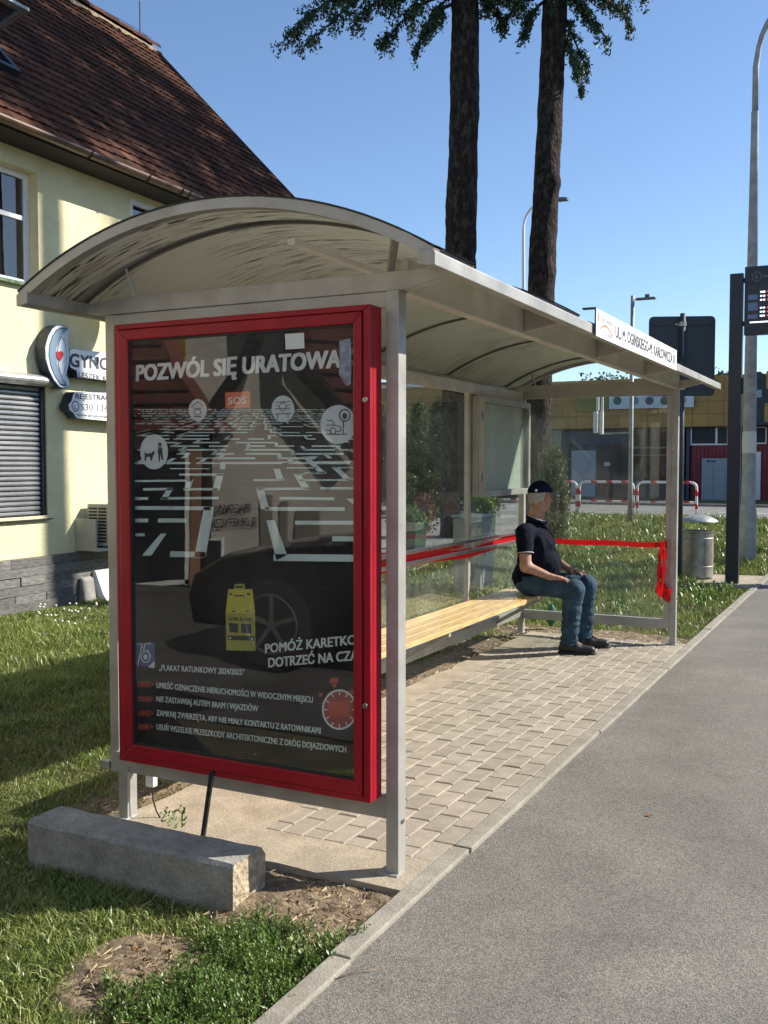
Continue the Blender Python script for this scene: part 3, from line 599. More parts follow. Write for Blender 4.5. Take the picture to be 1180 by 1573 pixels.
# the poster: a flat print, the wall's grey reflection mixed into its upper colour
mpb = bpy.data.materials.new('poster_print_with_reflection'); mpb.use_nodes = True
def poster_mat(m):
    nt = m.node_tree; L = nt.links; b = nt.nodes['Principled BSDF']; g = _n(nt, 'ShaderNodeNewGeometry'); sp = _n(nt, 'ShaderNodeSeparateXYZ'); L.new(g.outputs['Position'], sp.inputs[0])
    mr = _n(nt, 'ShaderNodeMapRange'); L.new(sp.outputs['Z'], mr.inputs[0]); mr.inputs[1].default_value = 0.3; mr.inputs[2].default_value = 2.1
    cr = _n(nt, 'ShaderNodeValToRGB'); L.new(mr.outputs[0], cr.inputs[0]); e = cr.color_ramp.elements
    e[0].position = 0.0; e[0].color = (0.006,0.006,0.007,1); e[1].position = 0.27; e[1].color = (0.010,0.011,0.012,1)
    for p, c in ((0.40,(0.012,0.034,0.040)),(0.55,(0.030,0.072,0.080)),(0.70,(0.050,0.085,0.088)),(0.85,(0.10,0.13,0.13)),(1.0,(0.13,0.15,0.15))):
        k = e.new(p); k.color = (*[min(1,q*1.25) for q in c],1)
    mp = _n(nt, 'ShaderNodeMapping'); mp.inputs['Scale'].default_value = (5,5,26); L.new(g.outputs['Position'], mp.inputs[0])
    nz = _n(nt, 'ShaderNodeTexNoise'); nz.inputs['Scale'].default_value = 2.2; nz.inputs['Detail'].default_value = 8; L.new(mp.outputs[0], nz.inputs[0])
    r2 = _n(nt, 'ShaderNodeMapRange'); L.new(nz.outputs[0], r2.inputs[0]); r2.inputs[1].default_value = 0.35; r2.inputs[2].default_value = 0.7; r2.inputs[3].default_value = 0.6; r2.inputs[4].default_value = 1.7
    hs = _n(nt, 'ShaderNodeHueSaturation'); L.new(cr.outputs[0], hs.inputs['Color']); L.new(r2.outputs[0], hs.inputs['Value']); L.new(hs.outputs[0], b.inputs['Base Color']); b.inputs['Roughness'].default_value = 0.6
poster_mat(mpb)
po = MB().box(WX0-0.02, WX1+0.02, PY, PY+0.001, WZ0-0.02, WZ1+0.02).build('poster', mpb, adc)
ink = mat('poster_white_ink', (0.84,0.84,0.82), 0.6, var=0.05, vs=6); ink2 = mat('poster_maze_ink', (0.66,0.77,0.76), 0.6, var=0.15, vs=5); grey = mat('poster_disc', (0.72,0.76,0.78), 0.6, var=0.06)
dk = mat('poster_dark_ink', (0.03,0.035,0.04), 0.6); rd = mat('poster_red_ink', (0.55,0.06,0.02), 0.6); org = mat('poster_orange', (0.80,0.17,0.06), 0.6, var=0.04); rdd = mat('poster_deep_red', (0.34,0.035,0.02), 0.6)
yl = mat('poster_yellow', (0.62,0.55,0.06), 0.6, var=0.05); yl2 = mat('poster_dim_yellow', (0.42,0.38,0.06), 0.6); blu = mat('poster_blue', (0.05,0.10,0.30), 0.6)
XL0, XL1 = WX0-0.018, WX1+0.018
def PP(x, y, lay=1): p = onY(x, y, PY); return Vector((min(max(p.x,XL0),XL1), PY-0.0004*lay, p.z))
def pshape(name, polys, m, lay=1):
    mb = MB()
    for pl in polys:
        if len(pl) >= 3: mb.add([PP(x,y,lay) for x,y in pl], [tuple(range(len(pl)))])
    o = mb.build(name, m, po); return o
def stroke(pts, wd):
    """px polyline -> quads, wd in px (vertical measure)"""
    out = []
    for (a,b),(wa,wb) in zip(zip(pts[:-1],pts[1:]), zip(wd[:-1],wd[1:])):
        dx, dy = b[0]-a[0], b[1]-a[1]; l = math.hypot(dx,dy) or 1; nx_, ny_ = -dy/l, dx/l
        ex, ey = dx/l*wa*0.5, dy/l*wa*0.5
        out.append([(a[0]+nx_*wa/2-ex,a[1]+ny_*wa/2-ey),(b[0]+nx_*wb/2+ex,b[1]+ny_*wb/2+ey),(b[0]-nx_*wb/2+ex,b[1]-ny_*wb/2+ey),(a[0]-nx_*wa/2-ex,a[1]-ny_*wa/2-ey)])
    return out
def disc(cx, cy, rx, ry, n=28): return [(cx+rx*math.cos(2*PI*i/n), cy+ry*math.sin(2*PI*i/n)) for i in range(n)]
def ring(cx, cy, rx, ry, t, n=28):
    a, b = disc(cx,cy,rx,ry,n), disc(cx,cy,rx-t,ry-t,n); return [[a[i],a[(i+1)%n],b[(i+1)%n],b[i]] for i in range(n)]
# big maze walls traced in pixels
Z4 = lambda x, y: (180+x/5.245, 700+y/5.245); Z5 = lambda x, y: (380+x/5.245, 700+y/5.245)
def zs(Z, pts, wd): return stroke([Z(*p) for p in pts], [wd/5.245]*len(pts))
mz = []
for pts, wd in (([(130,205),(600,200)],16),([(220,271),(440,268)],20),([(130,345),(240,345)],22),([(370,343),(810,341)],20),([(510,152),(850,152)],18),([(545,270),(800,270)],20),
                ([(130,420),(740,424)],30),([(450,793),(690,797)],46),([(345,522),(540,522)],32),([(130,522),(235,522)],30),([(130,637),(210,637)],24),([(640,20),(880,18)],8),([(640,62),(850,62)],8),([(430,104),(740,105)],8)): mz += zs(Z4, pts, wd)
for q in ([(405,262),(455,262),(405,350),(350,352)],[(800,146),(862,146),(825,280),(772,280)],[(560,192),(618,192),(590,262),(540,278)],[(700,412),(782,412),(712,822),(620,822)],[(352,628),(398,628),(275,805),(200,805)],[(832,58),(875,58),(872,108),(828,108)]): mz.append([Z4(*p) for p in q])
for pts, wd in (([(10,58),(410,50)],9),([(60,197),(295,195)],16),([(440,12),(560,10)],10),([(470,140),(630,137)],16),([(400,152),(560,135)],10),([(90,268),(500,265)],20),([(160,428),(770,430)],30),([(240,820),(875,826)],56),
                ([(270,342),(690,347)],22),([(400,540),(875,540)],32),([(600,262),(875,262)],20),([(430,197),(800,196)],14),([(320,98),(560,98)],10),([(540,50),(875,46)],8),([(705,670),(875,670)],40),([(770,190),(850,188)],12),([(690,96),(875,96)],8)): mz += zs(Z5, pts, wd)
for q in ([(212,106),(262,106),(300,204),(236,190)],[(440,8),(490,8),(640,145),(580,140)],[(372,148),(425,145),(515,275),(440,262)],[(70,260),(130,260),(180,440),(110,430)],[(155,520),(220,520),(320,800),(235,845)],[(680,94),(735,94),(850,198),(780,190)],[(795,344),(850,346),(875,375),(875,410)]): mz.append([Z5(*p) for p in q])
pshape('maze_walls', mz, ink2, 1)
# small far part of the maze
rs = random.Random(5); small = []
def MZ(u, v): D = 1.0/v; return (412+u*D*235, 622+D*100)      # v depth, u sideways
rows = [1.12,1.22,1.33,1.45,1.58,1.73,1.91,2.12,2.36,2.65,3.0,3.45,4.0,4.8,5.9,7.5,10.0,14.0]
for ri, v in enumerate(rows):
    D = 1/v; u = -1.9*v/1.3
    while u < 1.2*v/1.3:
        l = rs.choice([0.12,0.2,0.3,0.45]); t = 0.036
        x0, y0 = MZ(u, v); x1, y1 = MZ(u+l, v); h = max(1.1, 3.6*D)
        if 204 < x0 and x1 < 552 and rs.random() < 0.93: small.append([(x0,y0-h/2),(x1,y1-h/2),(x1,y1+h/2),(x0,y0+h/2)])
        if ri+1 < len(rows) and rs.random() < 0.75:
            v2 = rows[ri+1]; a, b, c, d = MZ(u,v), MZ(u+t,v), MZ(u+t,v2), MZ(u,v2)
            if 204 < min(a[0],d[0]) and max(b[0],c[0]) < 552: small.append([a,b,c,d])
        u += l + rs.choice([0.05,0.1,0.18])
pshape('maze_far', small, ink2, 2)
def ptext(name, s, a, b, cap, m=None, bold=0.025, shear=0.0, lay=4, sp=1.0):
    A, B = onY(*a, PY), onY(*b, PY); c = onY(a[0], a[1]-cap, PY).z - A.z; ux = (B-A); wd = ux.length; ux.normalize()
    o = text_mesh(name, s, m or ink, po, (A.x, PY-0.0004*lay, A.z), ux, (0,0,1), width=wd, size=c, bold=bold, shear=shear, spacing=sp); return o
ptext('headline', 'POZWÓL SIĘ URATOWAĆ!', (210,585), (553,562), 25, bold=0.07, shear=0.06)
ptext('subhead', 'POMÓŻ KARETKOM', (408,1003), (561,988), 14.5, bold=0.045); ptext('subhead', 'DOTRZEĆ NA CZAS', (413,1025), (557,1013), 15, bold=0.045)
ptext('small_print', '„PLAKAT RATUNKOWY 2024/2025”', (245,1029.5), (376,1037), 9, bold=0.03)
ptext('small_print', 'UMIEŚĆ OZNACZENIE NIERUCHOMOŚCI W WIDOCZNYM MIEJSCU', (241,1056.5), (481,1079.5), 9, bold=0.03)
ptext('small_print', 'NIE ZASTAWIAJ AUTEM BRAM I WJAZDÓW', (241,1077.5), (397,1093), 9, bold=0.03)
ptext('small_print', 'ZAMKNIJ ZWIERZĘTA, ABY NIE MIAŁY KONTAKTU Z RATOWNIKAMI', (241,1099), (493,1127), 9, bold=0.03)
ptext('small_print', 'USUŃ WSZELKIE PRZESZKODY ARCHITEKTONICZNE Z DRÓG DOJAZDOWYCH', (241,1120.5), (532,1156), 9, bold=0.03)
ar = []
for y in (1051,1073,1095,1116):
    for k in range(3): x = 210+k*7; ar.append([(x,y-4),(x+6,y-3),(x+9,y+1),(x+5,y+5),(x,y+4)])
    ar.append([(228,y-5),(237,y),(229,y+6)])
pshape('red_arrows', ar, rd, 4)
pshape('sos_box', [[(346,603),(384,601),(385,626),(347,628)]], org, 3); ptext('sos_lettering', 'SOS', (351,621), (379,619.5), 11, bold=0.03, lay=5)
for nm, c in (('disc_garage',(304,630,14,17)),('disc_barrier',(435,628,17.5,20.5)),('disc_parking',(520,652,27.5,30)),('disc_dog',(237,694,21.5,27))): pshape(nm, [disc(*c)], grey, 3)
ic = []
ic += ring(530,638,9,10,2) + [disc(530,639,4,5,10)] + stroke([(528,648),(528,665)],[1.6]*2) + stroke([(502,667),(533,667)],[1.6]*2) + ring(512,662,5,5.5,1.4,14)
ic += stroke([(502,653),(514,653),(511,646),(503,646)],[1.4]*4) + stroke([(514,653),(524,656),(524,662),(518,663)],[1.4]*4) + stroke([(501,660),(507,662)],[1.2]*2)
ic += stroke([(424,618),(446,617)],[1.2]*2) + stroke([(424,628),(446,627)],[1.2]*2) + stroke([(423,636),(447,635)],[1.4]*2) + ring(435,625,6,7,1.1,12) + stroke([(427,637),(427,643)],[1.3]*2) + stroke([(443,636),(443,642)],[1.3]*2) + stroke([(424,622),(430,625)],[1]*2) + stroke([(440,625),(446,621)],[1]*2)
ic += stroke([(295,625),(304,617),(313,624)],[1.2]*3) + ring(304,633,6,5,1.1,12) + stroke([(299,640),(309,640)],[1.4]*2) + stroke([(298,627),(310,627)],[1]*2)
ic += [[(222,694),(226,697),(233,696),(237,692),(238,696),(235,702),(234,708),(232,708),(231,702),(226,702),(224,708),(222,708),(223,700)]] + [disc(246,683,3,3.5,10), [(243,687),(250,687),(250,697),(243,697)], [(244,697),(247,697),(246,710),(244,709)],[(247,697),(250,697),(252,706),(249,706)]] 
pshape('pictograms', ic, dk, 5)
# ambulance seen from above behind
pshape('ambulance_roof', [[(351,905),(388,905),(392,942),(347,942)]], yl, 3)
pshape('ambulance_back', [[(347,942),(392,942),(393,1000),(348,999)]], yl2, 3); pshape('ambulance_beacon', [[(361,897),(376,897),(377,905),(360,905)]], yl2, 4)
pshape('ambulance_details', [[(352,957),(366,958),(366,972),(353,971)],[(371,958),(386,959),(387,973),(371,972)],[(350,976),(391,977),(391,984),(351,983)],[(360,914),(376,914),(376,916),(360,916)],[(353,911),(357,911),(357,914),(353,914)],[(380,911),(385,911),(385,914),(380,914)],[(357,938),(362,938),(362,940),(357,940)],[(378,938),(383,938),(383,940),(378,940)],[(363,900),(374,900),(374,903),(363,903)]], dk, 5)
ptext('ambulance_lettering', 'AMBULANS', (351,953), (388,954), 5.5, m=dk, bold=0.03, lay=5)
pshape('ambulance_lamps', [disc(354,980,1.6,1.6,8),disc(388,981,1.6,1.6,8)], ink, 6)
# anniversary logo
pshape('logo_square', [[(209,988),(238,987),(238,1026),(210,1022)]], blu, 3); pshape('logo_corner', [[(238,1015),(238,1026),(228,1025)]], ink, 5)
pshape('logo_figure', stroke([(210,989),(219,989),(212,1021)],[1.8]*3)+stroke([(232,988),(223,989),(221,1001)],[1.8]*3)+ring(224,1009,7.5,9,1.6,20)+stroke([(221,1001),(228,999),(232,1008)],[1.5]*3)+[disc(224,1009,3.6,4.4,6)], ink, 5)
# stopwatch
pshape('clock_face', [disc(522,1090,26,30)], rdd, 3); pshape('clock_ring', ring(522,1090,27,31,2.6,36), ink, 4)
tk = []
for k in range(12): a = k*PI/6; tk += stroke([(522+23*math.cos(a),1090+27*math.sin(a)),(522+19.5*math.cos(a),1090+23*math.sin(a))],[1.6]*2)
pshape('clock_ticks', tk, ink, 5); pshape('clock_button', [[(507,1042),(520,1041),(520,1048),(507,1049)],[(511,1050),(517,1050),(517,1056),(511,1056)],[(490,1065),(496,1064),(495,1070),(491,1071)],[(538,1060),(544,1060),(543,1066),(539,1066)],[(504,1078),(536,1076),(538,1100),(506,1102)]], rd, 4)
# stickers on the outside of the glass
GY = -0.1365
def gq(name, pts, m, lab, cat):
    o = MB().add([(lambda p: (p.x, GY, p.z))(onY(x,y,GY)) for x,y in pts], [tuple(range(len(pts)))]).build(name, m); sm = o.modifiers.new('t','SOLIDIFY'); sm.thickness = 0.0008; tag(o, lab, cat); return o
s1 = gq('sticker', [(438,513),(467,511),(468,535),(439,537)], M['paper'], 'small white notice stuck at the top of the display glass', 'sticker')
st = []
for (x0,x1,y) in ((444,460,524),(445,459,527),(446,458,530)): st.append([(x0,y),(x1,y-0.6),(x1,y+0.4),(x0,y+1)])
st.append([(451,516),(454,516),(454,521),(451,521)])
mb = MB()
for pl in st: mb.add([(lambda p: (p.x, GY-0.0006, p.z))(onY(x,y,GY)) for x,y in pl], [tuple(range(len(pl)))])
mb.build('print', lg_b, s1)
gq('tape_scrap', [(521,524),(531,521),(539,520),(540,560),(539,590),(533,592),(528,588),(521,575),(522,550)], mat('crumpled_grey_tape', (0.22,0.26,0.33), 0.35, var=0.3, vs=40, bump=0.004, bs=60), 'crumpled grey scrap of tape at the upper right of the display glass', 'tape scrap')

# ================================================================ the yellow house
HB = Vector((-6.705, 4.195, 0)); HD = Vector((-0.0373, 0.9993, 0)); HN = Vector((0.9993, 0.0373, 0))
def HT(s, o, z): p = HB + HD*s + HN*o; return (p.x, p.y, z)
def oh(x, y, off=0.0):
    d = ray(x, y); t = ((HB + HN*off - CAM).dot(HN))/d.dot(HN); q = CAM + d*t; return (q-HB).dot(HD), q.z
S0, S1, DEP = -9.0, 7.15, -7.6
ZE = 4.97; RG_O, RG_Z = -3.62, 9.15; OE = 0.40       # eave offset & ridge
hs_ = empty('house', HT(-0.9, DEP/2, 0), 'pale yellow rendered house with a steep brown tiled roof left of the shelter', 'house')
wins = [(-0.62,0.60,3.50,4.72,'up'), (2.16,3.30,3.66,4.83,'up'), (-0.85,0.68,0.98,2.42,'low')]
mb = MB(HT)
ss = sorted({S0,S1,*[w_[0] for w_ in wins],*[w_[1] for w_ in wins]}); zs_ = sorted({0.535,ZE+0.25,*[w_[2] for w_ in wins],*[w_[3] for w_ in wins]})
for a, b in zip(ss[:-1], ss[1:]):
    for c, d in zip(zs_[:-1], zs_[1:]):
        if not any(w_[0]-1e-6 <= a and b <= w_[1]+1e-6 and w_[2]-1e-6 <= c and d <= w_[3]+1e-6 for w_ in wins):
            mb.add([(a,0,c),(b,0,c),(b,0,d),(a,0,d)], [(0,1,2,3)])
for (a,b,c,d,_k) in wins:      # reveals
    mb.add([(a,0,c),(a,-0.2,c),(a,-0.2,d),(a,0,d)],[(0,1,2,3)]); mb.add([(b,0,c),(b,-0.2,c),(b,-0.2,d),(b,0,d)],[(0,1,2,3)])
    mb.add([(a,0,d),(b,0,d),(b,-0.2,d),(a,-0.2,d)],[(0,1,2,3)]); mb.add([(a,0,c),(b,0,c),(b,-0.2,c),(a,-0.2,c)],[(0,1,2,3)])
mb.prism([(0,-0.1),(0,ZE+0.3),(RG_O,RG_Z-0.12),(DEP,ZE+0.3),(DEP,-0.1)][::1], 'x', S1, S1-0.02)
mb.add([(S0,DEP,-0.1),(S1,DEP,-0.1),(S1,DEP,ZE+0.3),(S0,DEP,ZE+0.3)],[(0,1,2,3)]); mb.prism([(0,-0.1),(0,ZE+0.3),(RG_O,RG_Z-0.12),(DEP,ZE+0.3),(DEP,-0.1)], 'x', S0, S0+0.02)
mb.build('wall', M['wall'], hs_)
# plinth stones
pl = MB(HT).box(S0,S1,-0.02,0.02,-0.15,0.535).build('plinth', M['sand'], hs_)
rsn = random.Random(3); smesh = {}
for r in range(6):
    s = -2.4 + rsn.uniform(-.3,0); z = -0.06 + r*0.0985
    while s < 2.6:
        l = rsn.choice([0.35,0.5,0.62,0.45]); dd = 0.022+rsn.uniform(0.004,0.02)
        MB(HT).box(s+0.003,s+l-0.003,0.021,0.021+dd,z+0.002,z+0.0965).build('stone', M['plinth'], pl); s += l
MB(HT).box(2.6,S1,0.021,0.04,-0.1,0.53).build('plinth_course', M['plinth'], pl)
HT0 = HT
# windows
def window(a,b,c,d,panes,curt,rec=0.0):
    HT = lambda s,o,z: HT0(s,o+rec,z)
    wn = MB(HT)
    f = 0.065
    wn.box(a,a+f,-0.2,-0.13,c,d); wn.box(b-f,b,-0.2,-0.13,c,d); wn.box(a+f,b-f,-0.2,-0.13,c,c+f); wn.box(a+f,b-f,-0.2,-0.13,d-f,d)
    mid = (a+b)/2 if panes == 2 else a + (b-a)*0.42
    wn.box(mid-0.045,mid+0.045,-0.198,-0.128,c+f,d-f)
    wobj = wn.build('window', M['white_pvc'], hs_, bevel=0.004)
    tr = MB(HT); zt = c+(d-c)*0.60; tr.box(a+f,mid-0.045,-0.185,-0.14,zt-0.025,zt+0.025); tr.box(mid+0.045,b-f,-0.185,-0.14,zt-0.025,zt+0.025); tr.build('glazing_bar', M['white_pvc'], wobj, bevel=0.003)
    MB(HT).box(a+f,b-f,-0.165,-0.16,c+f,d-f).build('pane', M['house_glass'], wobj)
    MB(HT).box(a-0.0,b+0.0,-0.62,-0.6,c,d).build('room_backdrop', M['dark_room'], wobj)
    cu = MB(HT); n = 24
    for (u0,u1) in ((a+0.05,a+0.4),(b-0.42,b-0.05)):
        V = [(u0+(u1-u0)*i/n, -0.27+0.025*math.sin(i*1.1), z) for i in range(n+1) for z in (c,d)]; cu.add(V, [(2*i,2*i+2,2*i+3,2*i+1) for i in range(n)])
    cu.build('curtain', M[curt], wobj, smooth=True)
    return wobj
w0 = window(*wins[0][:4],1,'curtain_d'); window(*wins[1][:4],2,'curtain',0.12)
MB(HT).box(-0.66,0.64,-0.12,0.06,3.46,3.50).build('sill', M['sill'], w0, bevel=0.006)
# roller shutter
a,b,c,d,_k = wins[2]
rsw = MB(HT); rsw.box(a,a+0.06,-0.08,-0.02,c,d); rsw.box(b-0.06,b,-0.08,-0.02,c,d); rsw.box(a,b,-0.085,-0.01,c-0.03,c); sh_ = rsw.build('roller_shutter', M['anthracite'], hs_, bevel=0.003)
nsl = 26; hz_ = (d-c-0.02)/nsl
base = None
for k in range(nsl):
    z = c+0.005+k*hz_
    if base is None:
        prof_ = [(-0.062,0.0),(-0.050,0.004),(-0.043,hz_*0.35),(-0.045,hz_*0.62),(-0.056,hz_*0.84),(-0.062,hz_*0.86)]
        m_ = MB(HT); m_.prism([(u,z+v) for u,v in prof_], 'x', a+0.06, b-0.06); base = m_.build('slat', M['shutter'], sh_)
    else:
        o = base.copy(); COL.objects.link(o); o.parent = sh_; o.location = (0,0,k*hz_)
MB(HT).box(a+0.06,b-0.06,-0.078,-0.07,c,d).build('backing', M['black'], sh_)
pts = [(0.02+0.09*math.cos(t)+0.02, d+0.045+0.062*math.sin(t)) for t in np.linspace(-PI/2,PI/2,9)] + [(0.003,d+0.107),(0.003,d-0.017)]
MB(HT).prism(pts, 'x', a-0.08, b+0.09).build('shutter_box', M['galv'], hs_, smooth=False, bevel=0.002)
MB(HT).box(a-0.03,b+0.02,-0.02,0.05,c-0.045,c-0.032).build('sill', M['anthracite'], hs_)
# roof: sheathing, tiles, ridge, gutter
SL = Vector((0,0,0)); up_s = Vector((RG_O-OE, RG_Z-(ZE+0.03))); SLL = up_s.length; us = up_s/SLL           # slope vector in (o,z)
nrm = Vector((-us.y, us.x)) * (-1 if (-us.y*1) < 0 and us.x > 0 else 1)
if nrm.y < 0: nrm = -nrm
def RT(s, t, h): return (s, OE+us.x*t+nrm.x*h, ZE+0.03+us.y*t+nrm.y*h)       # along the eave, up the slope, above it
RS1 = 7.47
def RTW(s, t, h): return HT(*RT(s, t, h))
rf = MB(RTW); rf.box(S0-0.3, RS1-0.03, 0.0, SLL, -0.12, -0.02); roof = rf.build('roof', M['soffit'], hs_)
def BT(s, t, h): return HT(s, DEP-OE-us.x*t-nrm.x*h*-1, ZE+0.03+us.y*t+nrm.y*h)
MB(lambda s,t,h: HT(s, (DEP-OE)-us.x*t, ZE+0.03+us.y*t+h)).box(S0-0.3, RS1-0.03, 0.0, SLL, -0.1, 0.0).build('rear_slope', M['tile'], roof)
MB(HT).box(S0-0.3,RS1-0.05,0.0,OE-0.01,ZE-0.06,ZE-0.035).build('soffit', M['soffit'], hs_)
TW, TE = 0.185, 0.205
def tile_geo(s, t, j=0.0):
    w2 = TW/2+0.0005; L_ = TE+0.05
    v = [(s-w2,t,0.026),(s-w2*0.45,t,0.022),(s,t,0.034),(s+w2*0.45,t,0.022),(s+w2,t,0.026), (s-w2,t+L_,-0.004),(s,t+L_,0.004),(s+w2,t+L_,-0.004), (s-w2,t+0.004,-0.012),(s,t+0.004,-0.010),(s+w2,t+0.004,-0.012)]
    f = [(0,1,6,5),(1,2,6),(2,3,6),(3,4,7,6),(0,8,9,1),(1,9,2),(2,9,3),(3,9,10,4),(0,5,8),(4,10,7)]
    return v, f
tlist = []
nr = int(SLL/TE)
for r in range(nr):
    ncol = int((RS1-(-2.2))/TW)
    for cidx in range(ncol):
        s = RS1-TW/2-cidx*TW-(TW/2 if r%2 else 0); t = r*TE
        tlist.append((s,t))
# the 300 that show largest: nearest to the camera and inside the frame
def vis(s,t):
    p = Vector(RTW(s,t,0.02)); q = p-CAM; D = q.dot(fw); x = CXP+FPX*q.dot(rt)/D; y = CYP-FPX*q.dot(upv)/D
    return (-15 < x < 480 and -15 < y < 330), D
cand = sorted([(vis(s,t)[1],s,t) for s,t in tlist if vis(s,t)[0]])
near = {(s,t) for _,s,t in cand[:300]}
tm = None
def skyl(s,t): return -0.55 < s < 0.78 and 1.2 < t < 2.5
v, f = tile_geo(0,0); meT = bpy.data.meshes.new('roof_tile'); meT.from_pydata(v, [], f); meT.materials.append(M['tile'])
BX = Vector(RTW(1,0,0))-Vector(RTW(0,0,0)); BY = Vector(RTW(0,1,0))-Vector(RTW(0,0,0)); BZ = Vector(RTW(0,0,1))-Vector(RTW(0,0,0)); O0 = Vector(RTW(0,0,0))
rest = MB(RTW)
rorg = root_of(roof)
for (s,t) in tlist:
    if skyl(s,t): continue
    js, jt, jh = rsn.uniform(-.004,.004), rsn.uniform(-.008,.008), rsn.uniform(-.003,.004)
    if (s,t) in near:
        o = bpy.data.objects.new('roof_tile', meT); COL.objects.link(o); o.parent = roof
        P = O0 + BX*(s+js) + BY*(t+jt) + BZ*jh - rorg
        o.matrix_local = Matrix(((BX.x,BY.x,BZ.x,P.x),(BX.y,BY.y,BZ.y,P.y),(BX.z,BY.z,BZ.z,P.z),(0,0,0,1)))
    else:
        v, f = tile_geo(s+js,t+jt); rest.add([(a,b,c+jh) for a,b,c in v], f)
o = rest.build('roof_tiles', M['tile'], roof); o['kind'] = 'stuff'
s = RS1-0.05
k = 0
while s > -1.0:       # ridge tiles
    rr = MB(HT); z0 = RG_Z+0.02; n = 8; l = 0.38
    V = []; 
    for e, rad in ((s,0.135),(s-l-0.04,0.115)):
        V += [(e, RG_O+rad*math.cos(PI*i/n)*1.0, z0+rad*math.sin(PI*i/n)*0.9) for i in range(n+1)]
    rr.add(V, [(i,i+1,n+2+i,n+1+i) for i in range(n)]).build('ridge_tile', M['tile'], roof, smooth=True); s -= l; k += 1
mo = MB(HT); n = 90
V = []
for i in range(n+1):
    s = -1.0+(RS1+1.0)*i/n; V += [(s, RG_O+0.10, RG_Z-0.02+0.0),(s, RG_O+0.13+0.05*abs(mnoise.noise(Vector((s*5,0,0)))), RG_Z-0.075-0.09*abs(mnoise.noise(Vector((s*4,2,0)))))]
mo.add(V, [(2*i,2*i+1,2*i+3,2*i+2) for i in range(n)]).build('ridge_mortar', M['mortar'], roof)
MB(lambda s,t,h: RTW(s,t,h)).box(RS1-0.03,RS1+0.01,-0.02,SLL,-0.16,0.03).build('verge_board', M['gutter'], roof)
gu = MB(HT); n = 8; GR = 0.065; gz = ZE+0.01; go = OE+0.05
V = []
for e in (S0-0.3, RS1+0.02): V += [(e, go-GR*math.cos(PI*i/n), gz-GR*math.sin(PI*i/n)) for i in range(n+1)] + [(e, go+GR*0.93*math.cos(PI*i/n), gz-GR*0.93*math.sin(PI*i/n)) for i in range(n+1)]
m2 = 2*(n+1); gu.add(V, [(i,i+1,m2+i+1,m2+i) for i in range(m2-1)])
gt = gu.build('gutter', M['gutter'], hs_, smooth=True)
for s in (0.9,1.9,2.55,2.7,3.55,4.4,5.3,6.2): 
    MB(HT).tube([(s, go-(GR+.006)*math.cos(PI*i/n), gz-(GR+.006)*math.sin(PI*i/n)) for i in range(n+1)], 0.009, 6).build('gutter_bracket', M['soffit'], gt)
    MB(HT).tube([(s+0.012, go+GR*math.cos(0), gz),(s+0.012, go, gz+0.02),(s+0.012, go-0.08, gz+0.05)], 0.005, 5).build('gutter_clip', M['gutter'], gt)
# roof window, propped open
rw = MB(RTW); rw.box(-0.55,-0.47,1.2,2.5,-0.02,0.09); rw.box(0.70,0.78,1.2,2.5,-0.02,0.09); rw.box(-0.47,0.70,1.2,1.28,-0.02,0.09); rw.box(-0.47,0.70,2.42,2.5,-0.02,0.09)
rwo = rw.build('roof_window', M['anthracite'], roof, bevel=0.005)
TL = lambda s,t,h: RTW(s, 1.85-(1.85-t)*math.cos(R(62))+h*math.sin(R(62)), 0.06+(1.85-t)*math.sin(R(62))+h*math.cos(R(62)))     # centre-pivot sash
sa = MB(TL); sa.box(-0.53,-0.45,1.2,2.45,0,0.045); sa.box(0.68,0.76,1.2,2.45,0,0.045); sa.box(-0.45,0.68,1.2,1.28,0,0.045); sa.box(-0.45,0.68,2.35,2.45,0,0.045); sa.build('sash', M['galv'], rwo, bevel=0.005)
MB(TL).box(-0.45,0.68,1.28,2.35,0.015,0.025).build('pane', M['house_glass'], rwo)
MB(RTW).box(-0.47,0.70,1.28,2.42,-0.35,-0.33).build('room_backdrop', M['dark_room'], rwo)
# lightning conductor
lr = MB(HT); lr.tube([(6.98,RG_O,RG_Z+0.1),(6.98,RG_O,RG_Z+0.72)],0.011,6); tag(lr.build('lightning_rod', M['gutter']), 'thin lightning rod standing on the house ridge near the gable', 'lightning rod')
MB(HT).tube([(-1,RG_O,RG_Z+0.2)]+[(s,RG_O,RG_Z+0.17+0.02*math.sin(s*3)) for s in np.linspace(-0.5,7.3,22)],0.006,5).build('conductor_wire', M['soffit'], roof)
# satellite dish between roof and signs
dz, ds_, do = 3.42, 1.42, 0.42
dish = empty('satellite_dish', HT(1.5,0.0,3.3), 'round satellite dish on the house wall, its rim just showing below the shelter roof', 'satellite dish')
ax = Vector((0.55,0.62,0.30)).normalized()      # (s,o,z): the way it looks
a1 = ax.cross(Vector((0,0,1))).normalized(); a2 = ax.cross(a1)
V = []; F = []; nr_, na = 7, 32
for i in range(nr_+1):
    r = 0.37*i/nr_
    for j in range(na):
        p = Vector((ds_,do,dz)) + a1*(r*math.cos(2*PI*j/na)) + a2*(r*math.sin(2*PI*j/na)) + ax*(0.42*r*r-0.05); V.append(tuple(p))
F = [(i*na+j,i*na+(j+1)%na,(i+1)*na+(j+1)%na,(i+1)*na+j) for i in range(nr_) for j in range(na)]
o = MB(HT).add(V,F).build('reflector', M['white'], dish, smooth=True); sm = o.modifiers.new('t','SOLIDIFY'); sm.thickness = 0.006
c0 = Vector((ds_,do,dz)); MB(HT).tube([tuple(c0+a2*0.34), tuple(c0+ax*0.46+a2*0.30)],0.012,6).tube([tuple(c0+ax*0.42+a2*0.30),tuple(c0+ax*0.52+a2*0.29)],0.035,8).build('feed_arm', M['alu_dark'], dish)
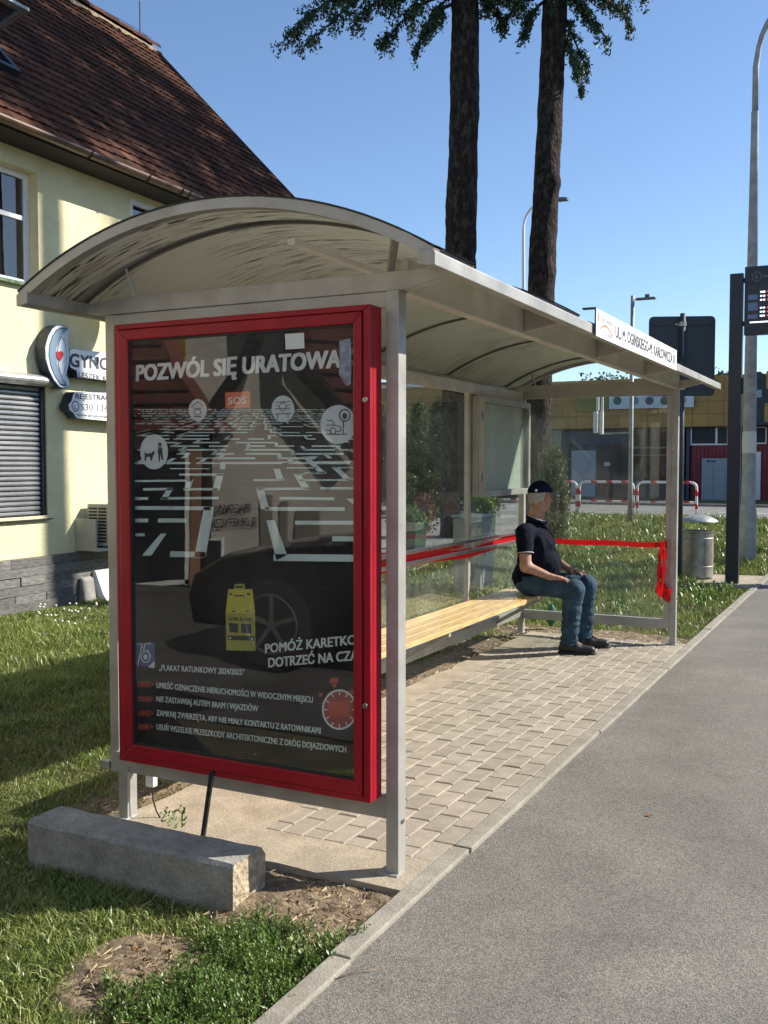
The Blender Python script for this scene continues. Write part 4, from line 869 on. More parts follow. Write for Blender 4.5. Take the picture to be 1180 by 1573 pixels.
MB(HT).tube([tuple(c0-ax*0.05),(ds_,0.12,dz-0.12),(ds_,0.0,dz-0.12)],0.02,8).build('wall_bracket', M['galv'], dish)
# practice signs
def hpoly(name, pts, o0, o1, m, parent):
    mb = MB(HT); mb.prism([(o0,0)]*0 or [(0,0)], 'x', 0, 0) if 0 else None
    n = len(pts); V = [(s,o0,z) for s,z in pts] + [(s,o1,z) for s,z in pts]
    mb.add(V, [tuple(range(n)), tuple(range(2*n-1,n-1,-1))] + [(i,i+n,(i+1)%n+n,(i+1)%n) for i in range(n)])
    return mb.build(name, m, parent)
OS = 0.16
def H2(x, y, off=OS): return oh(x, y, off)
g1 = empty('practice_sign', HT(1.2,0.1,2.4), 'raised white wall sign reading GYNO with a crescent and red heart emblem', 'sign')
def zc(x, y): return H2(x/6.5556, 380+y/6.5556)
cres = [zc(*p) for p in ((560,785),(600,778),(650,790),(690,815),(700,850),(690,880),(680,905),(690,1000),(698,1080),(690,1180),(665,1290),(690,1340),(700,1370),(690,1410),(640,1425),(600,1410),(540,1340),(490,1240),(455,1120),(450,1000),(480,890),(520,820))]
hpoly('emblem_back', cres, 0.03, OS, M['navy'], g1); 
def ins(poly, k): c = (sum(p[0] for p in poly)/len(poly), sum(p[1] for p in poly)/len(poly)); return [(c[0]+(p[0]-c[0])*k, c[1]+(p[1]-c[1])*k) for p in poly]
hpoly('emblem_face', ins(cres,0.975), OS, OS+0.004, M['sign_lblue'], g1)
moon = [zc(*p) for p in ((605,820),(640,817),(672,832),(630,870),(590,930),(565,1010),(560,1100),(575,1190),(610,1280),(665,1370),(650,1385),(600,1370),(545,1280),(510,1190),(490,1090),(495,990),(525,900),(560,845))]
hpoly('emblem_outline', ins(moon,1.05), OS+0.004, OS+0.006, M['navy'], g1); hpoly('emblem_crescent', moon, OS+0.006, OS+0.008, M['sign_blue'], g1)
eye = [zc(*p) for p in ((615,900),(645,950),(662,1020),(665,1100),(655,1200),(625,1300),(608,1270),(590,1200),(575,1100),(580,1000),(595,940))]
hpoly('emblem_line', ins(eye,1.06), OS+0.0045, OS+0.0055, M['navy'], g1); hpoly('emblem_inner', ins(eye,0.97), OS+0.0055, OS+0.0085, M['sign_lblue'], g1)
hpoly('heart', [zc(*p) for p in ((556,1060),(570,1045),(588,1052),(600,1045),(620,1048),(632,1065),(628,1095),(610,1125),(595,1150),(575,1125),(562,1100))], OS+0.0085, OS+0.0125, M['heart'], g1)
# name board, continues behind the shelter
gb = [zc(*p) for p in ((700,1025),(740,1018),(800,1030),(1090,1060),(1500,1110),(1500,1430),(1090,1345),(780,1310),(770,1240),(715,1215),(700,1190))]
hpoly('board_back', gb, 0.03, OS-0.002, M['navy'], g1); hpoly('board_face', ins(gb,0.985), OS-0.002, OS+0.002, M['sign_white'], g1)
def htext(name, s, a, b, cap, m, parent, bold=0.02, off=OS+0.006):
    A, B = oh(*a, off), oh(*b, off); c = oh(a[0], a[1]-cap, off)[1]-A[1]; p0 = Vector(HT(A[0],off,A[1])); p1 = Vector(HT(B[0],off,B[1])); u = (p1-p0); wd = u.length; u.normalize()
    return text_mesh(name, s, m, parent, p0, u, (0,0,1), width=wd, size=c, bold=bold)
htext('initial', 'G', (108,562.5), (121.5,564), 21, M['navy'], g1, 0.05); htext('lettering', 'YNO', (124,564), (168.5,568.5), 20, mat('sign_grey_lettering',(0.06,0.06,0.07),0.5), g1, 0.035)
htext('lettering', 'LESZEK KŁ', (121,579), (169,586), 8.5, mat('sign_grey_lettering',(0.10,0.10,0.11),0.5), g1, 0.02)
g2 = empty('phone_sign', HT(1.4,0.1,2.1), 'white wall sign with a phone number under the name board', 'sign')
zd = lambda x, y: H2(x/3.1458, 450+y/3.1458)
pb = [zd(*p) for p in ((358,478),(530,482),(760,500),(760,640),(530,620),(370,606),(352,578),(335,566),(330,540),(345,520),(350,500))]
hpoly('board_back', pb, 0.03, OS-0.002, M['navy'], g2); hpoly('board_face', ins(pb,0.985), OS-0.002, OS+0.002, M['sign_white'], g2)
htext('lettering', 'REJESTRAC', (116,612.5), (169,615), 8.5, M['navy'], g2, 0.04, OS+0.004); htext('lettering', '530 134', (124,630), (166,632), 10.5, mat('sign_grey_lettering',(0.10,0.10,0.11),0.5), g2, 0.01, OS+0.004); htext('lettering', 'www.ginekologw', (118,638.5), (168,642), 4, M['navy'], g2, 0.02, OS+0.004)
pc = H2(115.5,624); rg = []
mb = MB(HT); n = 20
for i in range(n):
    a, b = 2*PI*i/n, 2*PI*(i+1)/n; mb.add([(pc[0]+0.062*math.cos(a),OS+0.004,pc[1]+0.062*math.sin(a)),(pc[0]+0.062*math.cos(b),OS+0.004,pc[1]+0.062*math.sin(b)),(pc[0]+0.05*math.cos(b),OS+0.004,pc[1]+0.05*math.sin(b)),(pc[0]+0.05*math.cos(a),OS+0.004,pc[1]+0.05*math.sin(a))],[(0,1,2,3)])
for i in range(8):
    a, b = R(150+i*18), R(168+i*18); r0, r1 = 0.024, 0.036
    mb.add([(pc[0]+0.006+r1*math.cos(a),OS+0.004,pc[1]+r1*math.sin(a)),(pc[0]+0.006+r1*math.cos(b),OS+0.004,pc[1]+r1*math.sin(b)),(pc[0]+0.006+r0*math.cos(b),OS+0.004,pc[1]+r0*math.sin(b)),(pc[0]+0.006+r0*math.cos(a),OS+0.004,pc[1]+r0*math.sin(a))],[(0,1,2,3)])
mb.build('phone_icon', M['navy'], g2)
# air conditioner
ac = empty('air_conditioner', HT(1.6,0.25,0.56), 'grey outdoor air conditioner unit on the house wall behind the shelter post', 'air conditioner')
MB(HT).box(1.24,2.05,0.06,0.42,0.60,1.09).build('casing', M['grey_plastic'], ac, bevel=0.012)
lv = MB(HT)
for k in range(11):
    for (o0,o1) in ((0.085,0.21),(0.225,0.345)): lv.box(1.2385,1.2415,o0,o1,0.645+k*0.038,0.645+k*0.038+0.022)
lv.build('side_grille', M['black'], ac)
MB(HT).box(1.30,2.0,0.4205,0.426,0.65,1.05).build('front_grille', M['alu_dark'], ac)
MB(HT).box(1.10,2.1,0.005,0.36,0.55,0.585).box(1.10,1.13,0.005,0.30,0.585,0.92).build('bracket', M['grey_plastic'], ac, bevel=0.004)
MB(HT).bar((1.85,0.02,0.15),(1.85,0.34,0.55),0.03,0.03,(1,0,0)).build('stay', M['grey_plastic'], ac)
tag(MB(HT).prism([(0.02,-0.05),(0.02+0.26,-0.05),(0.22,0.02),(0.1,0.30),(0.06,0.30)],'x',1.32,1.95).build('stone_slab', M['stone'], bevel=0.01), 'pale stone slab leaning against the house plinth below the air conditioner', 'stone slab')
tag(MB(HT).prism([(0.05,-0.05),(0.16,-0.05),(0.12,0.22),(0.07,0.25)],'x',1.08,1.28).build('rock', M['block'], bevel=0.02), 'rounded grey rock beside the leaning pale slab', 'rock')
MB(HT).box(-2.2,1.0,0.06,0.085,-0.06,0.055).build('base_trim', M['plinth'], hs_)
# ================================================================ foliage tools
def clumps(P, n, size, seed, aspect=0.3, down=0.4, spread=1.0):
    """n little leaf quads round each point of P"""
    r = np.random.RandomState(seed); P = np.asarray(P, float); N = len(P)*n
    C = np.repeat(P, n, 0) + r.normal(0, size*0.55*spread, (N,3))
    d = r.normal(0,1,(N,3)); d[:,2] -= down*1.5; d /= np.linalg.norm(d,axis=1)[:,None]
    u = np.cross(d, r.normal(0,1,(N,3))); u /= np.linalg.norm(u,axis=1)[:,None]
    L = size*r.uniform(0.6,1.3,(N,1)); W = L*aspect
    V = np.stack([C-d*L/2, C-d*L*0.05+u*W/2, C+d*L/2, C-d*L*0.05-u*W/2], 1).reshape(-1,3)
    F = np.arange(N*4).reshape(N,4); return V, F, np.repeat(r.uniform(0,1,N),4)
def conifer(name, base, top, r0, r1, label, branches, zc0, zc1, crad, seed, ncr=26, knots=(), group=None, nd=7):
    base, top = Vector(base), Vector(top); rr = np.random.RandomState(seed)
    t = empty(name, base, label, 'tree', group)
    na, nz = 26, 170; V = []; F = []
    for i in range(nz+1):
        f = i/nz; c = base.lerp(top, f) + Vector((0.05*math.sin(f*9+seed),0.05*math.cos(f*7+seed),0)); r = r0+(r1-r0)*f + 0.12*r0*math.exp(-f*nz/5)
        for j in range(na):
            a = 2*PI*j/na; k = 1 + 0.10*mnoise.noise(Vector((math.cos(a)*2.6, math.sin(a)*2.6, c.z*1.6+seed))) + 0.06*mnoise.noise(Vector((math.cos(a)*7, math.sin(a)*7, c.z*5+seed)))
            for (kz,ka,ks) in knots: k += ks*math.exp(-((c.z-kz)/0.16)**2 - (((a-ka+PI)%(2*PI)-PI)/0.5)**2)
            V.append((c.x+r*k*math.cos(a), c.y+r*k*math.sin(a), c.z))
    F = [(i*na+j,i*na+(j+1)%na,(i+1)*na+(j+1)%na,(i+1)*na+j) for i in range(nz) for j in range(na)]
    MB().add(V,F).build('trunk', M['bark'], t, smooth=True)
    P = []; lim = MB()
    allb = list(branches)
    for k in range(ncr):
        z = zc0 + (zc1-zc0)*(k+rr.uniform())/ncr; a = rr.uniform(0,2*PI); f = (z-zc0)/(zc1-zc0); l = crad*(1-0.75*f)*rr.uniform(0.6,1.05)*(0.75 if f < 0.1 else 1)
        c = base.lerp(top, (z-base.z)/(top.z-base.z)); allb.append((z, c+Vector((math.cos(a)*l, math.sin(a)*l, -0.28*l)), 1.0))
    for (z, tip, dens) in allb:
        c = base.lerp(top, (z-base.z)/(top.z-base.z)); tip = Vector(tip); l = (tip-c).length; pts = []
        for i in range(9):
            u = i/8; p = c.lerp(tip, u) + Vector((0,0,0.22*l*math.sin(PI*u**0.8))); pts.append(p + Vector(rr.normal(0,0.03,3))*u)
        lim.tube(pts, [0.045*(1-u/9)+0.006 for u in range(9)], 5, cap=False)
        side = Vector((-(tip-c).y, (tip-c).x, 0)).normalized()
        for i in range(int(l*15*dens)):
            u = rr.uniform(0.28,1.0)**0.8; idx = min(7,int(u*8)); p = pts[idx].lerp(pts[idx+1], u*8-idx)
            sl = rr.uniform(0.12,0.95)*(1.25-u)*min(1.3,l*0.45); sg_ = rr.choice([-1,1]); q = p + side*sg_*sl*rr.uniform(0.4,1) + (tip-c).normalized()*sl*0.6 + Vector((0,0,rr.uniform(-0.75,0.12)*sl))
            lim.tube([p,q],0.007,3,cap=False)
            nn = max(3,int((q-p).length/0.10))
            for m_ in range(nn):
                b = p.lerp(q, (m_+1)/nn); P.append(tuple(b))
                if rr.uniform() < 0.25:
                    dl = rr.uniform(0.08,0.36)
                    for h in range(int(dl/0.09)): P.append((b.x+rr.normal(0,.03), b.y+rr.normal(0,.03), b.z-0.09*(h+1)))
    lim.build('limbs', M['bark'], t)
    V, F, rn = clumps(P, nd, 0.090, seed+5, aspect=0.45, down=0.6, spread=0.8)
    soup('crown', V, F, M['needle'], t, rn)
    return t
tl = gp(708,823,-0.03); tr_ = gp(824,823,-0.03)
topL = Vector((-7.02+0.0, 17.49, 11.76)); 
def ext(b, p, z): b, p = Vector(b), Vector(p); return b + (p-b)*((z-b.z)/(p.z-b.z))
pL = atD(710,0,22); pR = atD(846,60,22)
BL = [(12.1,atD(428,70,22.2),0.8),(11.9,atD(470,70,21.6),0.6),(12.0,atD(540,40,21.5),1.1),(11.7,atD(585,70,22.6),1.1),(11.6,atD(635,80,21.8),1.5),(12.4,atD(500,10,22.5),1.0),(11.9,atD(775,35,22.3),1.2),(12.1,atD(800,12,21.6),1.3),(11.8,atD(660,30,22.3),1.3),(12.3,atD(590,5,22.0),1.3),(12.3,atD(640,5,21.5),1.3)]
conifer('conifer_tree', tl, ext(tl,pL,21), 0.40, 0.22, 'left of the two tall conifers behind the shelter, thick straight dark trunk', BL, 13.2, 21, 3.6, 3, ncr=40, knots=((9.2,-0.3,0.25),(4.9,-0.3,0.22),(7.0,-0.4,0.12)), group='conifers behind the shelter')
BR = [(12.0,atD(972,42,22.4),1.0),(11.8,atD(930,60,21.6),1.3),(11.5,atD(900,105,22.3),1.2),(11.2,atD(897,140,22.0),1.1),(12.2,atD(955,12,21.6),1.3),(11.9,atD(765,45,22.3),1.3),(11.7,atD(800,62,21.7),1.3),(12.2,atD(745,15,21.9),1.3),(11.8,atD(910,30,21.7),1.5),(12.2,atD(990,-6,22),1.0),(12.4,atD(850,0,21.5),0.4),(12.3,atD(900,0,22.3),1.4)]
zR = pR.z
t2 = conifer('conifer_tree', tr_, ext(tr_,pR,21), 0.33, 0.2, 'right of the two tall conifers behind the shelter, slimmer leaning trunk', BR, 13.0, 21, 3.4, 9, ncr=40, knots=((7.7,-0.4,0.35),(5.7,-0.4,0.2),(4.7,-0.3,0.15)), group='conifers behind the shelter')
# conifers across the footway, outside the picture on the right: they cast the dappled shade on the house
T3 = (3.6,12.72,-0.05); T4 = (3.8,18.4,-0.05)
for (b, z0, cr_, sd_, lb) in ((T3,15.3,3.3,21,'tall conifer beside the footway, nearer the shelter'),(T4,15.2,3.8,33,'tall conifer beside the footway, farther along'),((4.2,15.9,-0.05),15.3,3.4,41,'tall conifer beside the footway, middle one of three')):
    conifer('conifer_tree', b, (b[0],b[1],22.5), 0.2, 0.12, lb, [], z0, 22.3, cr_, sd_, ncr=75, nd=6, group='conifers beyond the footway')

def bush(name, c, rx, ry, h, n, size, m, label, cat, seed, aspect=0.5, stem=True, group=None, cone=0.0):
    r = np.random.RandomState(seed); t = empty(name, c, label, cat, group)
    P = []
    while len(P) < n:
        z = r.uniform(0.04,1); a = r.uniform(0,2*PI); prof = (1-cone*z)*math.sqrt(max(0.05, 1-(max(0,z-0.55)/0.47)**2)); q = r.uniform(0,1)**0.35*prof*(0.8+0.35*mnoise.noise(Vector((math.cos(a)*1.5, math.sin(a)*1.5, z*4+seed))))
        P.append((c[0]+rx*q*math.cos(a), c[1]+ry*q*math.sin(a), c[2]+h*z))
    V, F, rn = clumps(P, 5, size, seed, aspect=aspect, down=-0.4); soup('foliage', V, F, m, t, rn)
    if stem:
        s_ = MB()
        for k in range(5): a = k*1.3; s_.tube([(c[0],c[1],c[2]-0.05),(c[0]+rx*.3*math.cos(a),c[1]+ry*.3*math.sin(a),c[2]+h*.4),(c[0]+rx*.5*math.cos(a),c[1]+ry*.5*math.sin(a),c[2]+h*.8)],[0.02,0.014,0.006],5)
        s_.build('stem', M['bark'], t)
    return t
b0 = gp(846,838,-0.03); bush('shrub', b0, 0.42,0.42,1.85,1500,0.07,M['shrub'],'bushy grey green shrub in the grass right behind the seated man','shrub',5)
# thuja hedge seen through the back glass
hx = atD(650,780,33.5)
for k in range(7): 
    bush('thuja', (hx.x-2.6+0.82*k, hx.y-0.35*k*0-0.1+0.3*math.sin(k), -0.03), 0.5,0.5,3.55+0.12*math.sin(k*2.2),900,0.13,M['hedge'],('first','second','third','fourth','fifth','sixth','seventh')[k]+' green columnar thuja from the left in the hedge behind the back glass','thuja',50+k,aspect=0.35,group='thujas of the hedge behind the shelter',cone=0.25)
for k,(px,py,h) in enumerate(((628,776,1.2),(650,775,1.0),(672,776,1.3))):
    c = atD(px,py,30); bush('shrub', (c.x,c.y,-0.03), 0.6,0.6,h,420,0.12,M['shrub'],('grey green low shrub at the foot of the thuja hedge, leftmost','grey green low shrub at the foot of the thuja hedge, middle one','grey green low shrub at the foot of the thuja hedge, rightmost')[k],'shrub',70+k)
c = atD(653,790,19); bush('red_shrub', (c.x,c.y,0.25), 0.25,0.25,0.75,160,0.06,M['redleaf'],'small reddish leaved shrub seen through the back glass','shrub',81)
for k,(x0,x1,yt,yb,D,hh,lb) in enumerate(((600,650,803,828,16,0.22,'green planter with leafy plants at the left edge of the back glass'),(722,758,785,812,15,0.25,'dark green planter with leafy plants behind the grey cabinet'))):
    a, b = atD(x0,yb,D), atD(x1,yb,D); cx_, cy_ = (a.x+b.x)/2, (a.y+b.y)/2; w_ = (b-a).length/2; zt = atD(x0,yt,D).z
    p_ = empty('planter', (cx_,cy_,0), lb, 'planter')
    MB().prism([(-w_*0.85,-0.05),(w_*0.85,-0.05),(w_,zt),(w_*0.9,zt),(w_*0.8,zt-0.06),(-w_*0.8,zt-0.06),(-w_*0.9,zt),(-w_,zt)],'y',-w_*0.8,w_*0.8)
    mb = MB(lambda x,y,z: (cx_+x,cy_+y,z)); mb.prism([(-w_*0.85,-0.05),(w_*0.85,-0.05),(w_,zt),(-w_,zt)],'y',-w_*0.8,w_*0.8); mb.build('tub', mat('green_tub',(0.012,0.05,0.035),0.5) , p_, bevel=0.01)
    r = np.random.RandomState(k+5); P = np.stack([cx_+r.normal(0,w_*.5,260), cy_+r.normal(0,w_*.4,260), zt+abs(r.normal(0.06,0.09,260))],1); V,F,rn = clumps(P,4,0.07,k+9,aspect=0.55,down=-.2); soup('plants',V,F,M['weed'],p_,rn)
# deciduous crowns beyond the ochre building
for k,(px,py,D,rw,h) in enumerate(((905,588,66,1.9,7.6),(950,588,72,2.1,8.4),(1102,588,62,0.9,7.3),(925,588,80,2.6,8.8),(975,590,70,1.3,7.2))):
    c = atD(px,713,D); t = empty('distant_tree', (c.x,c.y,-0.03), 'distant tree top showing over the ochre building, '+('left of the signal under the arch','under the roof arch at centre','just right of the big sign back','farthest one under the roof arch','behind the lamp post')[k], 'tree')
    r = np.random.RandomState(90+k); P = []
    for _ in range(420):
        v = r.normal(0,1,3); v /= np.linalg.norm(v); q = r.uniform(0.3,1)**0.5*(0.75+0.5*mnoise.noise(Vector(v*2)+Vector((k,0,0)))); P.append((c.x+v[0]*rw*q, c.y+v[1]*rw*q, h-rw+v[2]*rw*1.1*q))
    V,F,rn = clumps(P,4,0.26,k,aspect=0.5); soup('crown',V,F,M['shrub'] if k%2 else M['needle'],t,rn)
    MB().tube([(c.x,c.y,-0.03),(c.x,c.y,h-rw)],[0.18,0.1],8).build('trunk',M['bark'],t)

# ================================================================ street furniture
# galvanised litter bin on its post
bc = gp(1072,888); bin_ = empty('litter_bin', (bc.x,bc.y,0), 'round galvanised litter bin with a domed lid beside the far end of the shelter', 'litter bin')
MB().lathe((bc.x,bc.y,0.02), [(0.0,0.0),(0.195,0.0),(0.2,0.01),(0.2,0.14),(0.205,0.15),(0.2,0.16),(0.2,0.52),(0.205,0.53),(0.2,0.54),(0.2,0.60),(0.208,0.612),(0.208,0.63),(0.192,0.63),(0.192,0.1),(0,0.1)],36).build('barrel', M['dirtcan'], bin_, smooth=False)
MB().lathe((bc.x,bc.y,0.78), [(0.0,0.085),(0.08,0.08),(0.16,0.06),(0.22,0.03),(0.255,0.0),(0.258,-0.012),(0.25,-0.014),(0.2,0.01),(0.0,0.05)],36).build('lid', M['galv'], bin_, smooth=True)
MB().bar((bc.x-0.225,bc.y,0.0),(bc.x-0.225,bc.y,0.80),0.035,0.03).bar((bc.x-0.225,bc.y,0.79),(bc.x,bc.y,0.79),0.03,0.02).bar((bc.x-0.225,bc.y,0.35),(bc.x-0.19,bc.y,0.35),0.03,0.03).build('stand', M['alu_dark'], bin_)
# big road sign seen from behind
sp = gp(1043.5,892); sgn = empty('road_sign', (sp.x,sp.y,0), 'large dark grey road sign seen from the back, rising over the shelter roof', 'road sign')
D_ = (sp-CAM).dot(fw)
MB().tube([(sp.x,sp.y,-0.1),(sp.x,sp.y,3.53)],0.036,14).build('post', M['sign_back'], sgn, smooth=True)
xa, xb, zt, zb = -0.43, 0.43, 3.50, 2.45; cr = 0.06
pts = [(xa+cr*(1-math.cos(a)), zt-cr*(1-math.sin(a))) for a in np.linspace(0,PI/2,5)] + [(xb-cr*(1-math.cos(a)), zt-cr*(1-math.sin(a))) for a in np.linspace(PI/2,0,5)] + [(xb-cr*(1-math.cos(a)), zb+cr*(1-math.sin(a))) for a in np.linspace(0,PI/2,5)] + [(xa+cr*(1-math.cos(a)), zb+cr*(1-math.sin(a))) for a in np.linspace(PI/2,0,5)]
ca, sa_ = math.cos(R(22)), math.sin(R(22))
TS = lambda x,y,z: (sp.x+x*ca-y*sa_, sp.y+x*sa_+y*ca, z)
MB(TS).prism(pts,'y',0.045,0.05).build('plate', M['sign_back'], sgn); 
fr_ = MB(TS)
fr_.box(xa+0.02,xb-0.02,0.03,0.045,zt-0.12,zt-0.10); fr_.box(xa+0.02,xb-0.02,0.03,0.045,zb+0.10,zb+0.12); fr_.build('stiffener', M['sign_back'], sgn)
MB(TS).tube([(0,0,zt-0.14),(0,0,zt-0.08)],0.046,12).tube([(0,0,zb+0.08),(0,0,zb+0.14)],0.046,12).tube([(-0.09,0.035,zt-0.11),(-0.04,0.035,zt-0.11)],0.018,8).build('clamp', M['galv'], sgn)
# passenger information display
dp = gp(1127,896); disp = empty('information_display', (dp.x,dp.y,0), 'tall dark passenger information display post with a lit departure panel', 'display post')
MB().box(dp.x-0.10,dp.x+0.062,dp.y-0.05,dp.y+0.05,0.0,3.99).build('mast', M['dpanel'], disp, bevel=0.004)
MB().tube([(dp.x+0.07,dp.y-0.02,2.45),(dp.x+0.07,dp.y-0.02,2.66)],0.02,8).build('handle', M['black'], disp)
dx0, dx1, dz0, dz1 = dp.x+0.082, dp.x+1.25, 3.20, 4.06
MB().box(dx0,dx1,dp.y-0.06,dp.y+0.08,dz0,dz1).build('panel_housing', M['dpanel'], disp, bevel=0.004)
for z in (3.35,3.9): MB().box(dp.x+0.063,dx0-0.001,dp.y-0.02,dp.y+0.02,z-0.03,z+0.03).build('bracket', M['black'], disp)
sy = dp.y-0.0605
scr = MB().box(dx0+0.04,dx1-0.04,sy-0.002,sy,dz0+0.12,dz1-0.24).build('screen', mat('screen_black', (0.012,0.014,0.02), 0.25), disp)
em_w = mat('led_white', (0.8,0.8,0.85), 0.5, emit=(0.8,0.85,1.0), estr=1.1); em_r = mat('led_red', (0.6,0.05,0.05), 0.5, emit=(1.0,0.10,0.08), estr=0.9)
rowb = mat('screen_blue_row', (0.03,0.05,0.11), 0.4, emit=(0.05,0.09,0.2), estr=0.35)
mb = MB()
for z0,z1 in ((3.64,3.70),(3.50,3.60),(3.40,3.45)): mb.box(dx0+0.045,dx0+0.16,sy-0.003,sy-0.0022,z0,z1)
mb.build('row_fields', rowb, scr)
for k in range(7):
    z = 3.72-k*0.05
    if k == 3: continue
    for (u0,u1) in (((0.19,0.212),(0.222,0.25)) if k%3 else ((0.19,0.25),)): MB().box(dx0+u0,dx0+u1,sy-0.0035,sy-0.003,z,z+0.020).build('line_number', em_w, scr)
    MB().box(dx0+0.275,dx0+0.5+0.05*(k%3),sy-0.0035,sy-0.003,z+0.002,z+0.017).build('departure_line', em_r, scr)
MB().box(dx0+0.07,dx0+0.9,sy-0.0035,sy-0.003,3.345,3.362).build('departure_line', em_w, scr)
text_mesh('heading', 'Linia', mat('screen_grey_text',(0.2,0.22,0.25),0.5), disp, (dx0+0.12,sy-0.001,3.77), (1,0,0),(0,0,1), width=0.1, size=0.03, bold=0.0)
lg = MB(); 
for i in range(16):
    a,b = 2*PI*i/16, 2*PI*(i+1)/16; cx_,cz_ = dx0+0.145,3.925
    lg.add([(cx_+r_*math.cos(q),sy-0.001,cz_+r_*1.15*math.sin(q)) for r_,q in ((0.055,a),(0.055,b),(0.047,b),(0.047,a))],[(0,1,2,3)])
lg.build('logo', mat('screen_grey_logo',(0.12,0.14,0.18),0.5), disp)
text_mesh('logo_letter', 'C', mat('screen_pale_logo',(0.3,0.32,0.36),0.5), disp, (dx0+0.128,sy-0.001,3.908),(1,0,0),(0,0,1), width=0.032, size=0.036, bold=0.02)
text_mesh('logo_word', 'MZK', mat('screen_grey_text',(0.2,0.22,0.25),0.5), disp, (dx0+0.215,sy-0.001,3.915),(1,0,0),(0,0,1), width=0.07, size=0.024, bold=0.0)
# tall curved street lamp
lp = gp(1148,868); lamp = empty('street_lamp', (lp.x,lp.y,0), 'tall pale tapered street lamp curving over at the top, beside the display post', 'street lamp')
l1 = atD(1146,290,15.6)
mb = MB().lathe((lp.x,lp.y,-0.05), [(0.128,0),(0.127,0.85),(0.112,0.95),(0.106,0.97),(0.092,2.9),(0.073,5.0),(0.057,6.4),(0.055,6.9)],20); mb.build('pole', M['galv_matt'], lamp, smooth=True)
pts = [Vector((lp.x,lp.y,6.8)), Vector((lp.x,lp.y,7.5))]
for i in range(1,10):
    a = PI/2*i/9*0.92; pts.append(Vector((lp.x+0.02+1.15*(1-math.cos(a)), lp.y+0.25*(1-math.cos(a)), 7.6+1.15*math.sin(a))))
pts.append(Vector((lp.x+2.0, lp.y+0.4, 8.82)))
MB().tube(pts,[0.046]*2+[0.040]*9+[0.032],14).build('arm', M['galv_matt'], lamp, smooth=True)
MB().prism([(0,-0.06),(0.55,-0.05),(0.62,0.0),(0.5,0.05),(0,0.06)],'y',-0.12,0.12)
MB(lambda x,y,z:(lp.x+1.95+x,lp.y+0.4+y,8.82+z)).prism([(0,-0.06),(0.55,-0.05),(0.62,0.0),(0.5,0.05),(0,0.06)],'y',-0.13,0.13).build('lamp_head', M['alu_dark'], lamp, bevel=0.02)
MB().lathe((lp.x,lp.y,1.72), [(0.1025,0),(0.104,0.02),(0.103,0.3),(0.101,0.33)],20).build('torn_bill', M['paper'], lamp, smooth=True)
# farther lamps
fl = atD(806,790,32); l2 = empty('street_lamp', (fl.x,fl.y,0), 'distant curved white street lamp between the two conifer trunks', 'street lamp')
pts = [Vector((fl.x-0.02,fl.y,-0.03)),Vector((fl.x-0.1,fl.y,8.7))]+[Vector((fl.x-0.1+0.75*(1-math.cos(a)),fl.y+0.2*(1-math.cos(a)),9.0+0.85*math.sin(a))) for a in np.linspace(0.1,PI/2,8)]+[Vector((fl.x+0.95,fl.y+0.4,9.86))]
MB().tube(pts,[0.075,0.05]+[0.042]*9,10).build('pole', M['white'], l2, smooth=True)
MB(lambda x,y,z:(fl.x+0.9+x,fl.y+0.4+y,9.87+z)).prism([(0,-0.05),(0.3,-0.05),(0.32,0.02),(0,0.06)],'y',-0.12,0.12).build('lamp_head', M['alu_dark'], l2, bevel=0.01)
f3 = gp(968,801); l3 = empty('street_lamp', (f3.x,f3.y,0), 'slim straight lamp post with a flat LED head behind the stop name board', 'street lamp')
zt = atD(968,457,(f3-CAM).dot(fw)).z
MB().tube([(f3.x,f3.y,-0.05),(f3.x,f3.y,1.2),(f3.x,f3.y,zt)],[0.075,0.06,0.05],12).build('pole', M['galv_matt'], l3, smooth=True)
MB().tube([(f3.x,f3.y,zt-0.06),(f3.x+0.12,f3.y+0.05,zt-0.12)],0.02,6).build('arm', M['galv_matt'], l3)
MB(lambda x,y,z:(f3.x+0.1+x,f3.y+0.05+y,zt-0.1+z)).box(0.0,0.5,-0.1,0.1,-0.02,0.03).box(0.22,0.34,-0.05,0.05,0.03,0.12).build('lamp_head', M['alu_dark'], l3, bevel=0.01)
ts = empty('traffic_signal', (f3.x-0.7,f3.y,2.4), 'white backed traffic signal hung from the slim lamp post, seen through the end glass', 'traffic signal')
Dk = (f3-CAM).dot(fw)
for (x0,x1,ya,yb) in ((906,914,631,665),(917,924,631,667)):
    a, b = atD(x0,yb,Dk), atD(x1,ya,Dk); MB().box(a.x,b.x,f3.y-0.06,f3.y+0.05,a.z,b.z).build('backplate', M['white'], ts, bevel=0.02)
a, b = atD(912,606,Dk), atD(916,630,Dk); MB().box(a.x,b.x,f3.y-0.02,f3.y+0.02,b.z,a.z).box(b.x+0.06,b.x+0.12,f3.y-0.02,f3.y+0.02,b.z,a.z).build('hanger', M['white'], ts)
a = atD(924,666,Dk); MB().tube([(a.x,f3.y,a.z),(f3.x,f3.y,a.z+0.02)],0.025,6).build('arm', M['galv'], ts)
